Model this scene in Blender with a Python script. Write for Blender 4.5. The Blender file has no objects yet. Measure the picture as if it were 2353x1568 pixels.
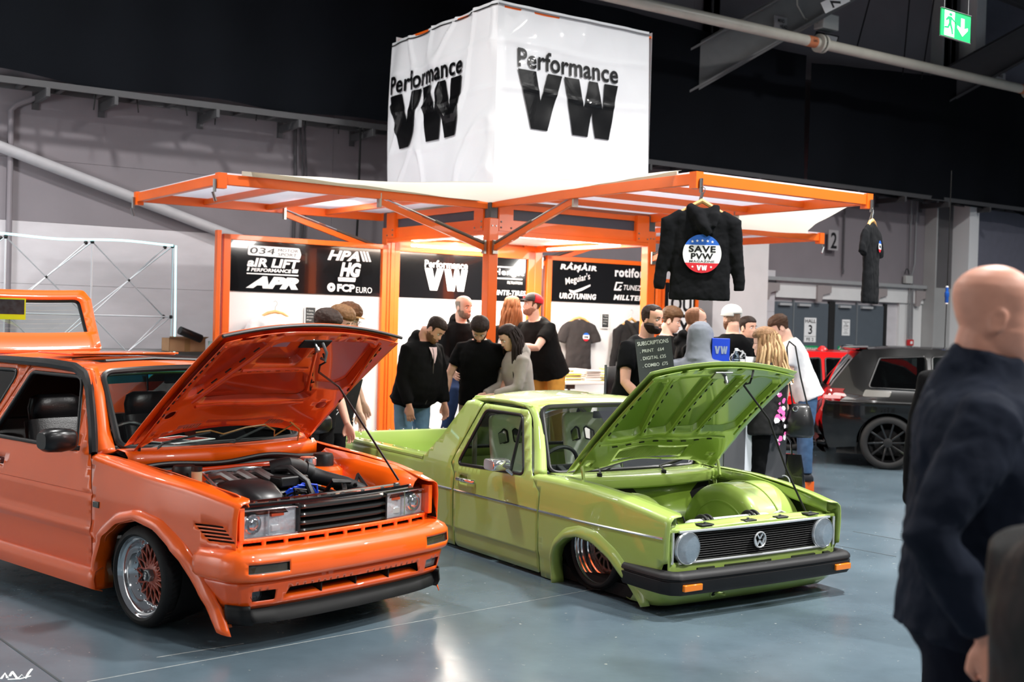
import bpy, bmesh, math, random
import numpy as np
from mathutils import Vector as V, Matrix, noise, Euler
from mathutils.geometry import delaunay_2d_cdt
random.seed(7)
PI = math.pi
sc = bpy.context.scene
COL = sc.collection
# ------------------------------------------------------------------ camera
cd = bpy.data.cameras.new('camera'); cam = bpy.data.objects.new('camera', cd); COL.objects.link(cam)
sc.camera = cam
cd.sensor_width = 36.0; cd.lens = 2704.0 / 2353 * 36; cd.clip_end = 200
_p, _r = math.radians(1.035), math.radians(1.565)
_rt = V((1, 0, 0)); _fw = V((0, math.cos(_p), -math.sin(_p))); _dn = V((0, -math.sin(_p), -math.cos(_p)))
_R = _rt * math.cos(_r) - _dn * math.sin(_r); _D = _dn * math.cos(_r) + _rt * math.sin(_r)
_m = Matrix((_R, -_D, -_fw)).transposed().to_4x4(); _m.translation = V((0, 0, 1.70))
cam.matrix_world = _m
cd.dof.use_dof = True; cd.dof.focus_distance = 7.6; cd.dof.aperture_fstop = 2.6
# ------------------------------------------------------------------ world, lamps, exposure
w = bpy.data.worlds.new('hall_air'); sc.world = w; w.use_nodes = True
w.node_tree.nodes['Background'].inputs[0].default_value = (0.36, 0.38, 0.42, 1)
w.node_tree.nodes['Background'].inputs[1].default_value = 0.26
sc.view_settings.view_transform = 'Standard'; sc.view_settings.look = 'None'
sc.view_settings.gamma = 1.0; sc.view_settings.exposure = 0.15; sc.view_settings.use_curve_mapping = False
def lamp(kind, loc, energy, size=.5, color=(1, 1, 1), target=None, name='hall_and_fill_lamp', spread=None, sy=None, spot=None):
 l = bpy.data.lights.new(name, kind); l.energy = energy; l.color = color
 if kind == 'AREA':
  l.shape = 'RECTANGLE' if sy else 'DISK'; l.size = size
  if sy: l.size_y = sy
  if spread: l.spread = math.radians(spread)
 elif kind == 'SPOT':
  l.shadow_soft_size = size; l.spot_size = math.radians(spot or 90); l.spot_blend = .5
 else: l.shadow_soft_size = size
 o = bpy.data.objects.new(name, l); COL.objects.link(o); o.location = loc
 d = (V(target) - V(loc)) if target else V((0, 0, -1))
 o.rotation_euler = d.to_track_quat('-Z', 'Y').to_euler()
 return o
for (x, y, e) in ((0.8, 4.4, 110), (6.5, 2.5, 720), (-3.2, 9.2, 300), (3.6, 8.0, 620), (8.5, 9.0, 560), (-8, 9.5, 120),
    (4.5, -3.0, 220), (9.5, -3, 260), (13, 14, 420), (6.8, 14.6, 300)):
 lamp('AREA', (x, y, 7.4), e, .55, (1.0, .985, .96), spread=150)
for y_ in (3.5, -3.5): lamp('AREA', (-8.8, y_, 7.2), 420, .6, (1, .99, .97), (-12.4, y_, 2.2), spread=95)  # added fills aimed at the unseen left wall, brightening it for car reflections
lamp('AREA', (-6.3, 9.2, 2.9), 55, .8, (.97, .98, 1), (-7.0, 13.5, 1.2), 'wall_fill_lamp', spread=130)  # added fill lamp out of view, lightens the lower left wall
# ------------------------------------------------------------------ materials
MATS = {}
def lin(c):
 return tuple(((v / 255) / 12.92 if v <= 10 else ((v / 255 + .055) / 1.055) ** 2.4) for v in c) + (1,)
def translucent(name, c):
 m = bpy.data.materials.new(name); m.use_nodes = True; nt = m.node_tree; b = nt.nodes['Principled BSDF']; b.inputs['Base Color'].default_value = lin(c); b.inputs['Roughness'].default_value = .4
 t = nt.nodes.new('ShaderNodeBsdfTranslucent'); t.inputs[0].default_value = lin(c); x = nt.nodes.new('ShaderNodeMixShader'); x.inputs[0].default_value = .6
 nt.links.new(b.outputs[0], x.inputs[1]); nt.links.new(t.outputs[0], x.inputs[2]); nt.links.new(x.outputs[0], nt.nodes['Material Output'].inputs[0]); MATS[name] = m; return m
def mat(name, c, rough=.5, metal=0, coat=0, var=0, vs=8, bump=0, bs=30, emit=0, spec=.5, stretch=None, alpha=1, sheen=0):
 if name in MATS: return MATS[name]
 m = bpy.data.materials.new(name); m.use_nodes = True; nt = m.node_tree; b = nt.nodes['Principled BSDF']
 b.inputs['Base Color'].default_value = lin(c); b.inputs['Roughness'].default_value = rough
 b.inputs['Metallic'].default_value = metal; b.inputs['Specular IOR Level'].default_value = spec
 b.inputs['Coat Weight'].default_value = coat; b.inputs['Coat Roughness'].default_value = .03
 b.inputs['Alpha'].default_value = alpha
 if sheen: b.inputs['Sheen Weight'].default_value = sheen; b.inputs['Sheen Roughness'].default_value = .5
 if emit: b.inputs['Emission Color'].default_value = lin(c); b.inputs['Emission Strength'].default_value = emit
 if var or bump:
  tc = nt.nodes.new('ShaderNodeTexCoord'); mp = nt.nodes.new('ShaderNodeMapping')
  nt.links.new(tc.outputs['Object'], mp.inputs[0])
  if stretch: mp.inputs['Scale'].default_value = stretch
 if var:
  n = nt.nodes.new('ShaderNodeTexNoise'); n.inputs['Scale'].default_value = vs; n.inputs['Detail'].default_value = 5
  nt.links.new(mp.outputs[0], n.inputs['Vector'])
  r = nt.nodes.new('ShaderNodeMapRange'); r.inputs['From Min'].default_value = .3; r.inputs['From Max'].default_value = .7
  r.inputs['To Min'].default_value = 1 - var; r.inputs['To Max'].default_value = 1 + var
  nt.links.new(n.outputs[0], r.inputs['Value'])
  mx = nt.nodes.new('ShaderNodeMix'); mx.data_type = 'RGBA'; mx.blend_type = 'MULTIPLY'; mx.inputs[0].default_value = 1
  mx.inputs[6].default_value = lin(c); nt.links.new(r.outputs[0], mx.inputs[7]); nt.links.new(mx.outputs[2], b.inputs['Base Color'])
 if bump:
  n2 = nt.nodes.new('ShaderNodeTexNoise'); n2.inputs['Scale'].default_value = bs; n2.inputs['Detail'].default_value = 4
  nt.links.new(mp.outputs[0], n2.inputs['Vector'])
  bp = nt.nodes.new('ShaderNodeBump'); bp.inputs['Strength'].default_value = bump; bp.inputs['Distance'].default_value = .01
  nt.links.new(n2.outputs[0], bp.inputs['Height']); nt.links.new(bp.outputs[0], b.inputs['Normal'])
 MATS[name] = m; return m
def glassmat(name, tint=(235, 245, 240), refl=1.0, op=0.0, opc=(20, 22, 24)):
 """thin pane: clear transmission + fresnel reflection, optional dark tint"""
 if name in MATS: return MATS[name]
 m = bpy.data.materials.new(name); m.use_nodes = True; nt = m.node_tree; nt.nodes.clear()
 o = nt.nodes.new('ShaderNodeOutputMaterial'); t = nt.nodes.new('ShaderNodeBsdfTransparent'); t.inputs[0].default_value = lin(tint)
 g = nt.nodes.new('ShaderNodeBsdfGlossy'); g.inputs['Roughness'].default_value = .01
 f = nt.nodes.new('ShaderNodeFresnel'); f.inputs[0].default_value = 1.45
 mu = nt.nodes.new('ShaderNodeMath'); mu.operation = 'MULTIPLY'; mu.inputs[1].default_value = refl
 x = nt.nodes.new('ShaderNodeMixShader'); nt.links.new(f.outputs[0], mu.inputs[0]); nt.links.new(mu.outputs[0], x.inputs[0])
 nt.links.new(t.outputs[0], x.inputs[1]); nt.links.new(g.outputs[0], x.inputs[2]); nt.links.new(x.outputs[0], o.inputs[0])
 MATS[name] = m; return m
# ------------------------------------------------------------------ object helpers
def link(name, me, m=None, parent=None, ang=35, kind=None):
 if m is not None:
  for q in (m if isinstance(m, (list, tuple)) else [m]): me.materials.append(q)
 for p in me.polygons: p.use_smooth = ang > 0
 if ang > 0: me.set_sharp_from_angle(angle=math.radians(ang))
 o = bpy.data.objects.new(name, me); COL.objects.link(o)
 if parent: o.parent = parent
 if kind: o['kind'] = kind
 return o
def tag(o, label, cat, group=None, kind=None):
 o['label'] = label; o['category'] = cat
 if group: o['group'] = group
 if kind: o['kind'] = kind
 return o
def thing(name, label, cat, loc=(0, 0, 0), rz=0, group=None, mtx=None):
 o = bpy.data.objects.new(name, None); COL.objects.link(o); o.empty_display_size = .1
 o.location = loc; o.rotation_euler = (0, 0, rz)
 if mtx is not None: o.matrix_world = mtx
 return tag(o, label, cat, group)
def copytree(o, parent=None):
 c = o.copy(); COL.objects.link(c); c.parent = parent
 for ch in list(o.children): copytree(ch, c)
 return c
def frame(d, up=V((0, 0, 1))):
 d = d.normalized()
 if abs(d.dot(up)) > .98: up = V((0, 1, 0)) if abs(d.y) < .9 else V((1, 0, 0))
 a = d.cross(up).normalized(); return a, d.cross(a).normalized()
class MB:
 def __init__(s): s.v = []; s.f = []
 def add(s, vs, fs, M=None):
  b = len(s.v); s.v += [tuple(M @ V(p)) if M is not None else tuple(p) for p in vs]; s.f += [tuple(i + b for i in f) for f in fs]; return s
 def box(s, a, b, M=None):
  x0, y0, z0 = a; x1, y1, z1 = b
  return s.add([(x0, y0, z0), (x1, y0, z0), (x1, y1, z0), (x0, y1, z0), (x0, y0, z1), (x1, y0, z1), (x1, y1, z1), (x0, y1, z1)],
   [(0, 3, 2, 1), (4, 5, 6, 7), (0, 1, 5, 4), (1, 2, 6, 5), (2, 3, 7, 6), (3, 0, 4, 7)], M)
 def cbox(s, c, d, M=None):
  return s.box([c[i] - d[i] / 2 for i in range(3)], [c[i] + d[i] / 2 for i in range(3)], M)
 def bar(s, p, q, w, h=None, up=V((0, 0, 1))):
  p, q = V(p), V(q); h = h or w; a, b = frame(q - p, up); vs = []
  for c in (p, q):
   for i, j in ((-1, -1), (1, -1), (1, 1), (-1, 1)): vs.append(c + a * i * w / 2 + b * j * h / 2)
  return s.add(vs, [(0, 1, 2, 3), (7, 6, 5, 4), (0, 4, 5, 1), (1, 5, 6, 2), (2, 6, 7, 3), (3, 7, 4, 0)])
 def tube(s, pts, r, n=10, closed=False, cap=True, flat=1, up=V((0, 0, 1))):
  pts = [V(p) for p in pts]; N = len(pts); rs = r if isinstance(r, (list, tuple)) else [r] * N
  vs = []; prev = None
  for i, p in enumerate(pts):
   if closed: d = pts[(i + 1) % N] - pts[i - 1]
   else: d = pts[min(i + 1, N - 1)] - pts[max(i - 1, 0)]
   if d.length < 1e-9: d = V((0, 0, 1))
   if prev is None: a, b = frame(d, up)
   else:
    d.normalize(); a = prev - d * prev.dot(d)
    if a.length < 1e-6: a, _ = frame(d, up)
    a.normalize(); b = d.cross(a)
   prev = a
   for k in range(n):
    t = 2 * PI * k / n; vs.append(p + a * math.cos(t) * rs[i] + b * math.sin(t) * rs[i] * flat)
  fs = []
  for i in range(N if closed else N - 1):
   for k in range(n):
    j = (i + 1) % N; fs.append((i * n + k, i * n + (k + 1) % n, j * n + (k + 1) % n, j * n + k))
  if cap and not closed: fs += [tuple(reversed(range(n))), tuple(range((N - 1) * n, N * n))]
  return s.add(vs, fs)
 def lathe(s, prof, n=24, M=None, close=False):
  """prof: (r, z) pairs around local z"""
  vs = []; fs = []; N = len(prof)
  for r, z in prof:
   for k in range(n):
    t = 2 * PI * k / n; vs.append((r * math.cos(t), r * math.sin(t), z))
  for i in range(N - 1):
   for k in range(n): fs.append((i * n + k, i * n + (k + 1) % n, (i + 1) * n + (k + 1) % n, (i + 1) * n + k))
  if prof[0][0] > 1e-6 and not close: fs.append(tuple(reversed(range(n))))
  if prof[-1][0] > 1e-6 and not close: fs.append(tuple(range((N - 1) * n, N * n)))
  return s.add(vs, fs, M)
 def ell(s, c, r, M=None, n=14, m=9):
  vs = []; fs = []
  for i in range(m + 1):
   t = PI * i / m
   for k in range(n): a = 2 * PI * k / n; vs.append((c[0] + r[0] * math.sin(t) * math.cos(a), c[1] + r[1] * math.sin(t) * math.sin(a), c[2] + r[2] * math.cos(t)))
  for i in range(m):
   for k in range(n): fs.append((i * n + k, (i + 1) * n + k, (i + 1) * n + (k + 1) % n, i * n + (k + 1) % n))
  return s.add(vs, fs, M)
 def loft(s, rings, closed=True, cap=True, wrap=False):
  n = len(rings[0]); vs = [p for r in rings for p in r]; fs = []; N = len(rings)
  for i in range(N if wrap else N - 1):
   for k in range(n if closed else n - 1):
    j = (i + 1) % N; fs.append((i * n + k, i * n + (k + 1) % n, j * n + (k + 1) % n, j * n + k))
  if closed and cap and not wrap: fs += [tuple(reversed(range(n))), tuple(range((N - 1) * n, N * n))]
  return s.add(vs, fs)
 def prism(s, poly, d, M=None):
  """poly in xy (ccw), extruded 0..d in z"""
  n = len(poly); vs = [(x, y, 0) for x, y in poly] + [(x, y, d) for x, y in poly]
  fs = [tuple(reversed(range(n))), tuple(range(n, 2 * n))] + [(i, (i + 1) % n, n + (i + 1) % n, n + i) for i in range(n)]
  return s.add(vs, fs, M)
 def mesh(s, name='m', weld=True, fix=True):
  me = bpy.data.meshes.new(name); me.from_pydata([tuple(p) for p in s.v], [], s.f)
  bm = bmesh.new(); bm.from_mesh(me)
  if weld: bmesh.ops.remove_doubles(bm, verts=bm.verts, dist=1e-5)
  if fix: bmesh.ops.recalc_face_normals(bm, faces=bm.faces)
  bm.to_mesh(me); bm.free(); return me
 def build(s, name, m, parent=None, ang=35, bev=0, kind=None, solid=0, seg=2, off=0):
  o = link(name, s.mesh(name), m, parent, ang, kind)
  if solid:
   k = o.modifiers.new('s', 'SOLIDIFY'); k.thickness = solid; k.offset = off
  if bev:
   k = o.modifiers.new('b', 'BEVEL'); k.width = bev; k.segments = seg; k.limit_method = 'ANGLE'; k.angle_limit = math.radians(40); k.harden_normals = False
  return o
def box(name, a, b, m, parent=None, bev=0, **k): return MB().box(a, b).build(name, m, parent, bev=bev, **k)
def tube(name, pts, r, m, parent=None, n=10, **k): return MB().tube(pts, r, n, **k).build(name, m, parent, ang=50)
def fillet(poly, r, n=5, closed=True):
 """round polygon corners; r scalar or list"""
 out = []; N = len(poly)
 for i, p in enumerate(poly):
  rr = r[i] if isinstance(r, (list, tuple)) else r
  if (not closed and i in (0, N - 1)) or rr <= 0: out.append(tuple(p)); continue
  p = V(p); a = V(poly[i - 1]) - p; b = V(poly[(i + 1) % N]) - p
  la, lb = a.length, b.length
  if la < 1e-6 or lb < 1e-6: continue
  a.normalize(); b.normalize(); ca = max(-1, min(1, a.dot(b))); th = math.acos(ca)
  if th > PI - .05: out.append(tuple(p)); continue
  t = min(rr / math.tan(th / 2), la * .49, lb * .49)
  P, Q = p + a * t, p + b * t
  for k in range(n + 1):
   u = k / n; out.append(tuple(P * (1 - u) ** 2 + p * 2 * u * (1 - u) + Q * u * u))
 return out
def dens(poly, res, closed=True):
 out = []; N = len(poly)
 for i in range(N if closed else N - 1):
  a, b = V(poly[i]), V(poly[(i + 1) % N]); k = max(1, int(math.ceil((b - a).length / res)))
  for j in range(k): out.append(tuple(a.lerp(b, j / k)))
 if not closed: out.append(tuple(poly[-1]))
 return out
def inpoly(x, y, P):
 c = False; j = len(P) - 1
 for i in range(len(P)):
  xi, yi = P[i]; xj, yj = P[j]
  if (yi > y) != (yj > y) and x < (xj - xi) * (y - yi) / (yj - yi) + xi: c = not c
  j = i
 return c
def sheet(outline, fn, holes=(), res=.05, us=None, vs=None, pre=None):
 """planar polygon with holes, triangulated on a grid and mapped to 3-D by fn(u, v); returns MB"""
 loops = [dens(outline, res)] + [dens(h, res) for h in holes]
 if pre: loops = [[pre(*p) for p in L] for L in loops]
 O = loops[0]; x0 = min(p[0] for p in O); x1 = max(p[0] for p in O); y0 = min(p[1] for p in O); y1 = max(p[1] for p in O)
 us = us or [x0 + (i + .5) * res for i in range(int((x1 - x0) / res))]
 vs = vs or [y0 + (i + .5) * res for i in range(int((y1 - y0) / res))]
 pts = []; ed = []
 for L in loops:
  b = len(pts); pts += L; ed += [(b + i, b + (i + 1) % len(L)) for i in range(len(L))]
 A = np.array(pts)
 for u in us:
  for v in vs:
   if x0 < u < x1 and y0 < v < y1:
    if np.min(np.abs(A[:, 0] - u) + np.abs(A[:, 1] - v)) < .35 * min(res, .012): continue
    if inpoly(u, v, O) and not any(inpoly(u, v, h) for h in loops[1:]): pts.append((u, v))
 ov, oe, of, *_ = delaunay_2d_cdt([V(p[:2]) for p in pts], ed, [], 0, 1e-6)
 m = MB(); m.v = [tuple(fn(p.x, p.y)) for p in ov]
 for f in of:
  cx = sum(ov[i].x for i in f) / len(f); cy = sum(ov[i].y for i in f) / len(f)
  if inpoly(cx, cy, O) and not any(inpoly(cx, cy, h) for h in loops[1:]): m.f.append(tuple(f))
 return m
def bmat(X, Y, O):
 X, Y = V(X).normalized(), V(Y).normalized(); Z = X.cross(Y).normalized()
 m = Matrix((X, Y, Z)).transposed().to_4x4(); m.translation = V(O); return m
def glyphs(s, bold=0, shear=0, sp=1.0):
 """outline mesh of a word in the built-in font, normalised to a unit-height box: returns verts, faces, width/height"""
 cu = bpy.data.curves.new('t', 'FONT'); cu.body = s; cu.offset = bold; cu.shear = shear; cu.space_character = sp; cu.resolution_u = 4; cu.fill_mode = 'FRONT'
 o = bpy.data.objects.new('t', cu); me = o.to_mesh()
 vs = [tuple(v.co) for v in me.vertices]; fs = [tuple(p.vertices) for p in me.polygons]
 o.to_mesh_clear(); bpy.data.objects.remove(o); bpy.data.curves.remove(cu)
 return vs, fs
def ordn(i): return ['leftmost', 'second', 'third', 'fourth', 'fifth', 'sixth', 'seventh', 'eighth', 'ninth', 'tenth', 'eleventh', 'twelfth', 'thirteenth', 'fourteenth', 'fifteenth', 'sixteenth', 'seventeenth'][i]
def text(s, M, w, h, m, parent, bold=0, shear=0, name='lettering', sp=None, th=.002, fn=None, extra=(), sub=0):
 """word fitted to a w x h box whose lower left corner is at M's origin (M: local x right, y up, z out)"""
 vs, fs = glyphs(s, bold * .8, shear, sp or 1 + bold * 2.6)
 x0 = min(v[0] for v in vs); x1 = max(v[0] for v in vs); y0 = min(v[1] for v in vs); y1 = max(v[1] for v in vs)
 b = MB(); b.add([((v[0] - x0) / (x1 - x0) * w, (v[1] - y0) / (y1 - y0) * h, th) for v in vs], fs)
 for e in extra: n = len(e); b.add([(x, y, th) for x, y in e], [tuple(range(n))])
 me = b.mesh('lettering', weld=True, fix=False)
 if sub:
  bm = bmesh.new(); bm.from_mesh(me); bmesh.ops.triangulate(bm, faces=bm.faces)
  for _ in range(6):
   es = [e for e in bm.edges if e.calc_length() > sub]
   if not es: break
   bmesh.ops.subdivide_edges(bm, edges=es, cuts=1)
   bmesh.ops.triangulate(bm, faces=bm.faces)
  bm.to_mesh(me); bm.free()
 for v in me.vertices: v.co = V(fn(*v.co)) if fn else M @ v.co
 return link(name, me, m, parent, 0)
def polys(P, M, m, parent, name='emblem', th=.002, fn=None, sub=0):
 b = MB()
 for q in P: b.add([(x, y, th) for x, y in q], [tuple(range(len(q)))])
 me = b.mesh(name, fix=False)
 if sub:
  bm = bmesh.new(); bm.from_mesh(me); bmesh.ops.triangulate(bm, faces=bm.faces)
  for _ in range(6):
   es = [e for e in bm.edges if e.calc_length() > sub]
   if not es: break
   bmesh.ops.subdivide_edges(bm, edges=es, cuts=1); bmesh.ops.triangulate(bm, faces=bm.faces)
  bm.to_mesh(me); bm.free()
 for v in me.vertices: v.co = V(fn(*v.co)) if fn else M @ v.co
 return link(name, me, m, parent, 0)
def circ(cx, cy, r, n=24, a0=0, a1=2 * PI, ry=None):
 return [(cx + r * math.cos(a0 + (a1 - a0) * k / n), cy + (ry or r) * math.sin(a0 + (a1 - a0) * k / n)) for k in range(n + (0 if abs(a1 - a0 - 2 * PI) < 1e-6 else 1))]
def star(cx, cy, r): return [(cx + (r if k % 2 == 0 else r * .42) * math.sin(PI * k / 5), cy + (r if k % 2 == 0 else r * .42) * math.cos(PI * k / 5)) for k in range(10)]
VW_V = [(0.0, 1), (.13, 0), (.30, 0), (.44, 1), (.29, 1), (.235, .42), (.185, 1)]
VW_V = [(0, 1), (.135, 0), (.295, 0), (.435, 1), (.29, 1), (.228, .48), (.175, 1)]
VW_W = [(.455, 1), (.545, 0), (.70, 0), (.735, .45), (.775, 0), (.92, 0), (1, 1), (.86, 1), (.84, .5), (.79, 1), (.70, 1), (.655, .5), (.60, 1)]
def scalep(P, x, y, w, h): return [(x + a * w, y + b * h) for a, b in P]
def pvw(M, w, h, m, parent, fn=None, sub=0, name='magazine_logo'):
 """'Performance' over block VW, w wide and h high"""
 vs, fs = glyphs('Performance', .022, 0, 1.04)
 x0 = min(v[0] for v in vs); x1 = max(v[0] for v in vs); y0 = min(v[1] for v in vs); y1 = max(v[1] for v in vs)
 b = MB(); b.add([((v[0] - x0) / (x1 - x0) * w, h * .755 + (v[1] - y0) / (y1 - y0) * h * .245, .002) for v in vs], fs)
 for P in (VW_V, VW_W):
  q = scalep(P, 0, 0, w, h * .73); b.add([(x, y, .002) for x, y in q], [tuple(range(len(q)))])
 me = b.mesh('logo', fix=False)
 bm = bmesh.new(); bm.from_mesh(me); bmesh.ops.triangulate(bm, faces=bm.faces)
 for _ in range(6 if sub else 0):
  es = [e for e in bm.edges if e.calc_length() > sub]
  if not es: break
  bmesh.ops.subdivide_edges(bm, edges=es, cuts=1); bmesh.ops.triangulate(bm, faces=bm.faces)
 bm.to_mesh(me); bm.free()
 for v in me.vertices: v.co = V(fn(*v.co)) if fn else M @ v.co
 return link(name, me, m, parent, 0)
def at(px, py, Y):
 """point of the place seen at photo pixel (px, py) at distance Y along world y"""
 d = (px - 1176.5) / 2704 * _R + (py - 784) / 2704 * _D + _fw
 return V((0, 0, 1.70)) + d * (Y / d.y)
M_WHITE = mat('white_paint', (232, 232, 230), .5)
M_BLACK = mat('black_plastic', (16, 16, 17), .45)
M_MATTE = mat('matte_black', (9, 9, 10), .85)
M_CHROME = mat('chrome', (232, 234, 236), .08, .9)
M_STEEL = mat('brushed_steel', (150, 152, 152), .35, 1)
M_RUBBER = mat('rubber', (13, 13, 14), .7, bump=.1, bs=60)
M_PRINT_W = mat('white_print', (240, 240, 240), .5)
M_PRINT_B = mat('black_print', (12, 12, 13), .4)
M_RED = mat('red_print', (205, 30, 45), .5)
M_BLUE = mat('blue_print', (30, 95, 190), .5)
# ================================================================== the hall
AW = V((4.32, 19.3, 0)); aw = math.radians(56)
WX = V((math.sin(aw), math.cos(aw), 0)); WN = V((math.cos(aw), -math.sin(aw), 0))     # along the wall, towards the aisle
def wm(s, o=0, z=0): return AW + WX * s + WN * o + V((0, 0, z))
MW = bmat(WX, V((0, 0, 1)), AW)      # local x along the wall, y up, z towards us
RZW = math.atan2(WX.y, WX.x)
fm = bpy.data.materials.new('floor_paint'); fm.use_nodes = True; nt = fm.node_tree; B = nt.nodes['Principled BSDF']
tc = nt.nodes.new('ShaderNodeTexCoord')
def nz(sc_, det=6, rough=.6, stretch=None, rot=0):
 mp = nt.nodes.new('ShaderNodeMapping'); nt.links.new(tc.outputs['Object'], mp.inputs[0])
 if stretch: mp.inputs['Scale'].default_value = stretch
 mp.inputs['Rotation'].default_value = (0, 0, rot)
 n = nt.nodes.new('ShaderNodeTexNoise'); n.inputs['Scale'].default_value = sc_; n.inputs['Detail'].default_value = det; n.inputs['Roughness'].default_value = rough
 nt.links.new(mp.outputs[0], n.inputs['Vector']); return n
def ramp(src, p0, c0, p1, c1):
 r = nt.nodes.new('ShaderNodeValToRGB'); r.color_ramp.elements[0].position = p0; r.color_ramp.elements[1].position = p1
 r.color_ramp.elements[0].color = c0; r.color_ramp.elements[1].color = c1; nt.links.new(src, r.inputs[0]); return r
base = ramp(nz(1.1, 8, .65).outputs[0], .3, lin((72, 86, 95)), .72, lin((92, 108, 118)))
spk = ramp(nz(26, 3, .5).outputs[0], .70, (0, 0, 0, 1), .755, (1, 1, 1, 1))
scf = ramp(nz(2.2, 7, .8, (1, 5, 1), .6).outputs[0], .63, (0, 0, 0, 1), .76, (.45, .45, .45, 1))
m1 = nt.nodes.new('ShaderNodeMix'); m1.data_type = 'RGBA'; m1.inputs[7].default_value = lin((150, 154, 150))
nt.links.new(spk.outputs[0], m1.inputs[0]); nt.links.new(base.outputs[0], m1.inputs[6])
m2 = nt.nodes.new('ShaderNodeMix'); m2.data_type = 'RGBA'; m2.inputs[7].default_value = lin((120, 128, 130))
nt.links.new(scf.outputs[0], m2.inputs[0]); nt.links.new(m1.outputs[2], m2.inputs[6]); nt.links.new(m2.outputs[2], B.inputs['Base Color'])
rr_ = nt.nodes.new('ShaderNodeMapRange'); rr_.inputs['To Min'].default_value = .15; rr_.inputs['To Max'].default_value = .34
nt.links.new(nz(3, 6, .7).outputs[0], rr_.inputs['Value']); nt.links.new(rr_.outputs[0], B.inputs['Roughness'])
bp = nt.nodes.new('ShaderNodeBump'); bp.inputs['Strength'].default_value = .12; bp.inputs['Distance'].default_value = .01
nt.links.new(nz(7, 6, .6).outputs[0], bp.inputs['Height']); nt.links.new(bp.outputs[0], B.inputs['Normal'])
fl = MB().add([(-16, -10, 0), (26, -10, 0), (26, 36, 0), (-16, 36, 0)], [(0, 1, 2, 3)]).build('floor', fm, ang=0, kind='structure')
M_JOINT = mat('joint_filler', (52, 58, 61), .8)
M_LINE = mat('worn_line_paint', (168, 174, 172), .7, var=.3, vs=20)
def gl(px, py): d = (px - 1176.5) / 2704 * _R + (py - 784) / 2704 * _D + _fw; return V((0, 0, 1.70)) + d * (-1.70 / d.z)
for i, (a, b, wd, mt) in enumerate([((0, 1468), (140, 1568), .012, M_JOINT), ((1960, 1222), (2130, 1252), .012, M_JOINT), ((1920, 1254), (2060, 1280), .01, M_JOINT),
      ((200, 1568), (1010, 1420), .006, M_LINE), ((1010, 1420), (1500, 1330), .004, M_LINE), ((360, 1512), (560, 1480), .008, M_LINE)]):
 A, B_ = gl(*a), gl(*b); d = (B_ - A).normalized(); n = V((-d.y, d.x, 0)) * wd / 2; up = V((0, 0, .0015))
 MB().add([A - n + up, B_ - n + up, B_ + n + up, A + n + up], [(0, 1, 2, 3)]).build('trim_%d' % (i + 1), mt, ang=0, kind='structure')
chalk = mat('white_chalk', (225, 228, 228), .9)
cb = MB()
for ln in [[(2, 1562), (12, 1548), (17, 1560)], [(22, 1556), (28, 1545), (40, 1562), (50, 1552), (58, 1561), (66, 1548), (73, 1539)], [(18, 1563), (45, 1562), (70, 1555)]]:
 cb.tube([gl(*p) + V((0, 0, .002)) for p in ln], .006, 6, flat=.25)
tag(cb.build('chalk_lettering', chalk, ang=0), 'white chalked W letters on the grey floor near the bottom left corner', 'floor marking')
M_WALL = mat('wall_cladding', (196, 192, 196), .75, var=.06, vs=2.5, bump=.15, bs=4, stretch=(1, 1, 3))
M_WALL2 = mat('wall_white', (214, 214, 214), .6, var=.04, vs=3)
wl = MB(); zs_ = [0, 1.25, 2.65, 3.5, 9.3]
wl.box((-14, -.02, -.25), (12, 9.3, -.05), MW)
wl.build('wall_back', M_WALL, ang=0, kind='structure')
wp = bpy.data.objects['wall_back']
k = 0
M_UP = mat('wall_upper_shaded', (124, 118, 123), .8, var=.05, vs=2, bump=.1, bs=5)  # upper cladding: shade above the lamps' cut-off is put into its darker colour
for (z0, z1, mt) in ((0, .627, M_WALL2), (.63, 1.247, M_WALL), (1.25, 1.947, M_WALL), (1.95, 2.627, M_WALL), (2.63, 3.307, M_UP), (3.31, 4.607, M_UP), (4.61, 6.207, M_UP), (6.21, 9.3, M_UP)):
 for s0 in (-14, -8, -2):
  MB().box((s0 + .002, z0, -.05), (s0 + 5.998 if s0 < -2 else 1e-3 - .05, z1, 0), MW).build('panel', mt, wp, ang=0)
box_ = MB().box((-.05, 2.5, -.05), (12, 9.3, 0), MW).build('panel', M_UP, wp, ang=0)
MB().box((-.05, 2.19, -.02), (3.75, 2.49, .03), MW).build('panel', M_WALL2, wp, ang=0)
MB().box((3.12, 0, -.05), (3.75, 2.19, 0), MW).build('panel', M_WALL2, wp, ang=0)
M_GREY = mat('grey_steel', (150, 152, 154), .5, var=.05)
MB().box((-.8, 2.46, 0), (3.75, 2.52, .10), MW).build('trim_7', M_GREY, kind='structure', ang=0)
for bi, s in enumerate((-.35, .9, 2.35, 3.5)):
 b = MB(); b.prism([(0, 0), (0, -.26), (.10, -.26), (.14, -.14), (.34, -.10), (.34, .02), (0, .02)], .05, bmat(WX, V((0, 0, 1)), wm(s, .02, 2.40)))
 tag(b.build('wall_bracket', mat('bracket_paint', (150, 142, 142), .6), ang=20), '%s small grey angled bracket under the ledge above the hall doors' % ordn(bi), 'bracket', 'brackets under the door ledge')
M_RET = mat('wall_right_paint', (118, 118, 132), .8, var=.05)
MB().box((3.76, 0, -.1), (4.58, 9, 0), MW).box((3.76, 0, 0), (3.80, 9, .25), MW).build('wall_pilaster', mat('pilaster_shaded', (160, 160, 160), .7, var=.08, vs=1.5), kind='structure', ang=0)  # shaded side of the column, its shade put into the grey
MB().box((4.58, 0, -.1), (4.86, 9, .35), MW).build('trim_8', mat('pilaster_lit', (235, 235, 236), .6), kind='structure', ang=0)  # lit face of the same column, its brightness put into the white
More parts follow.
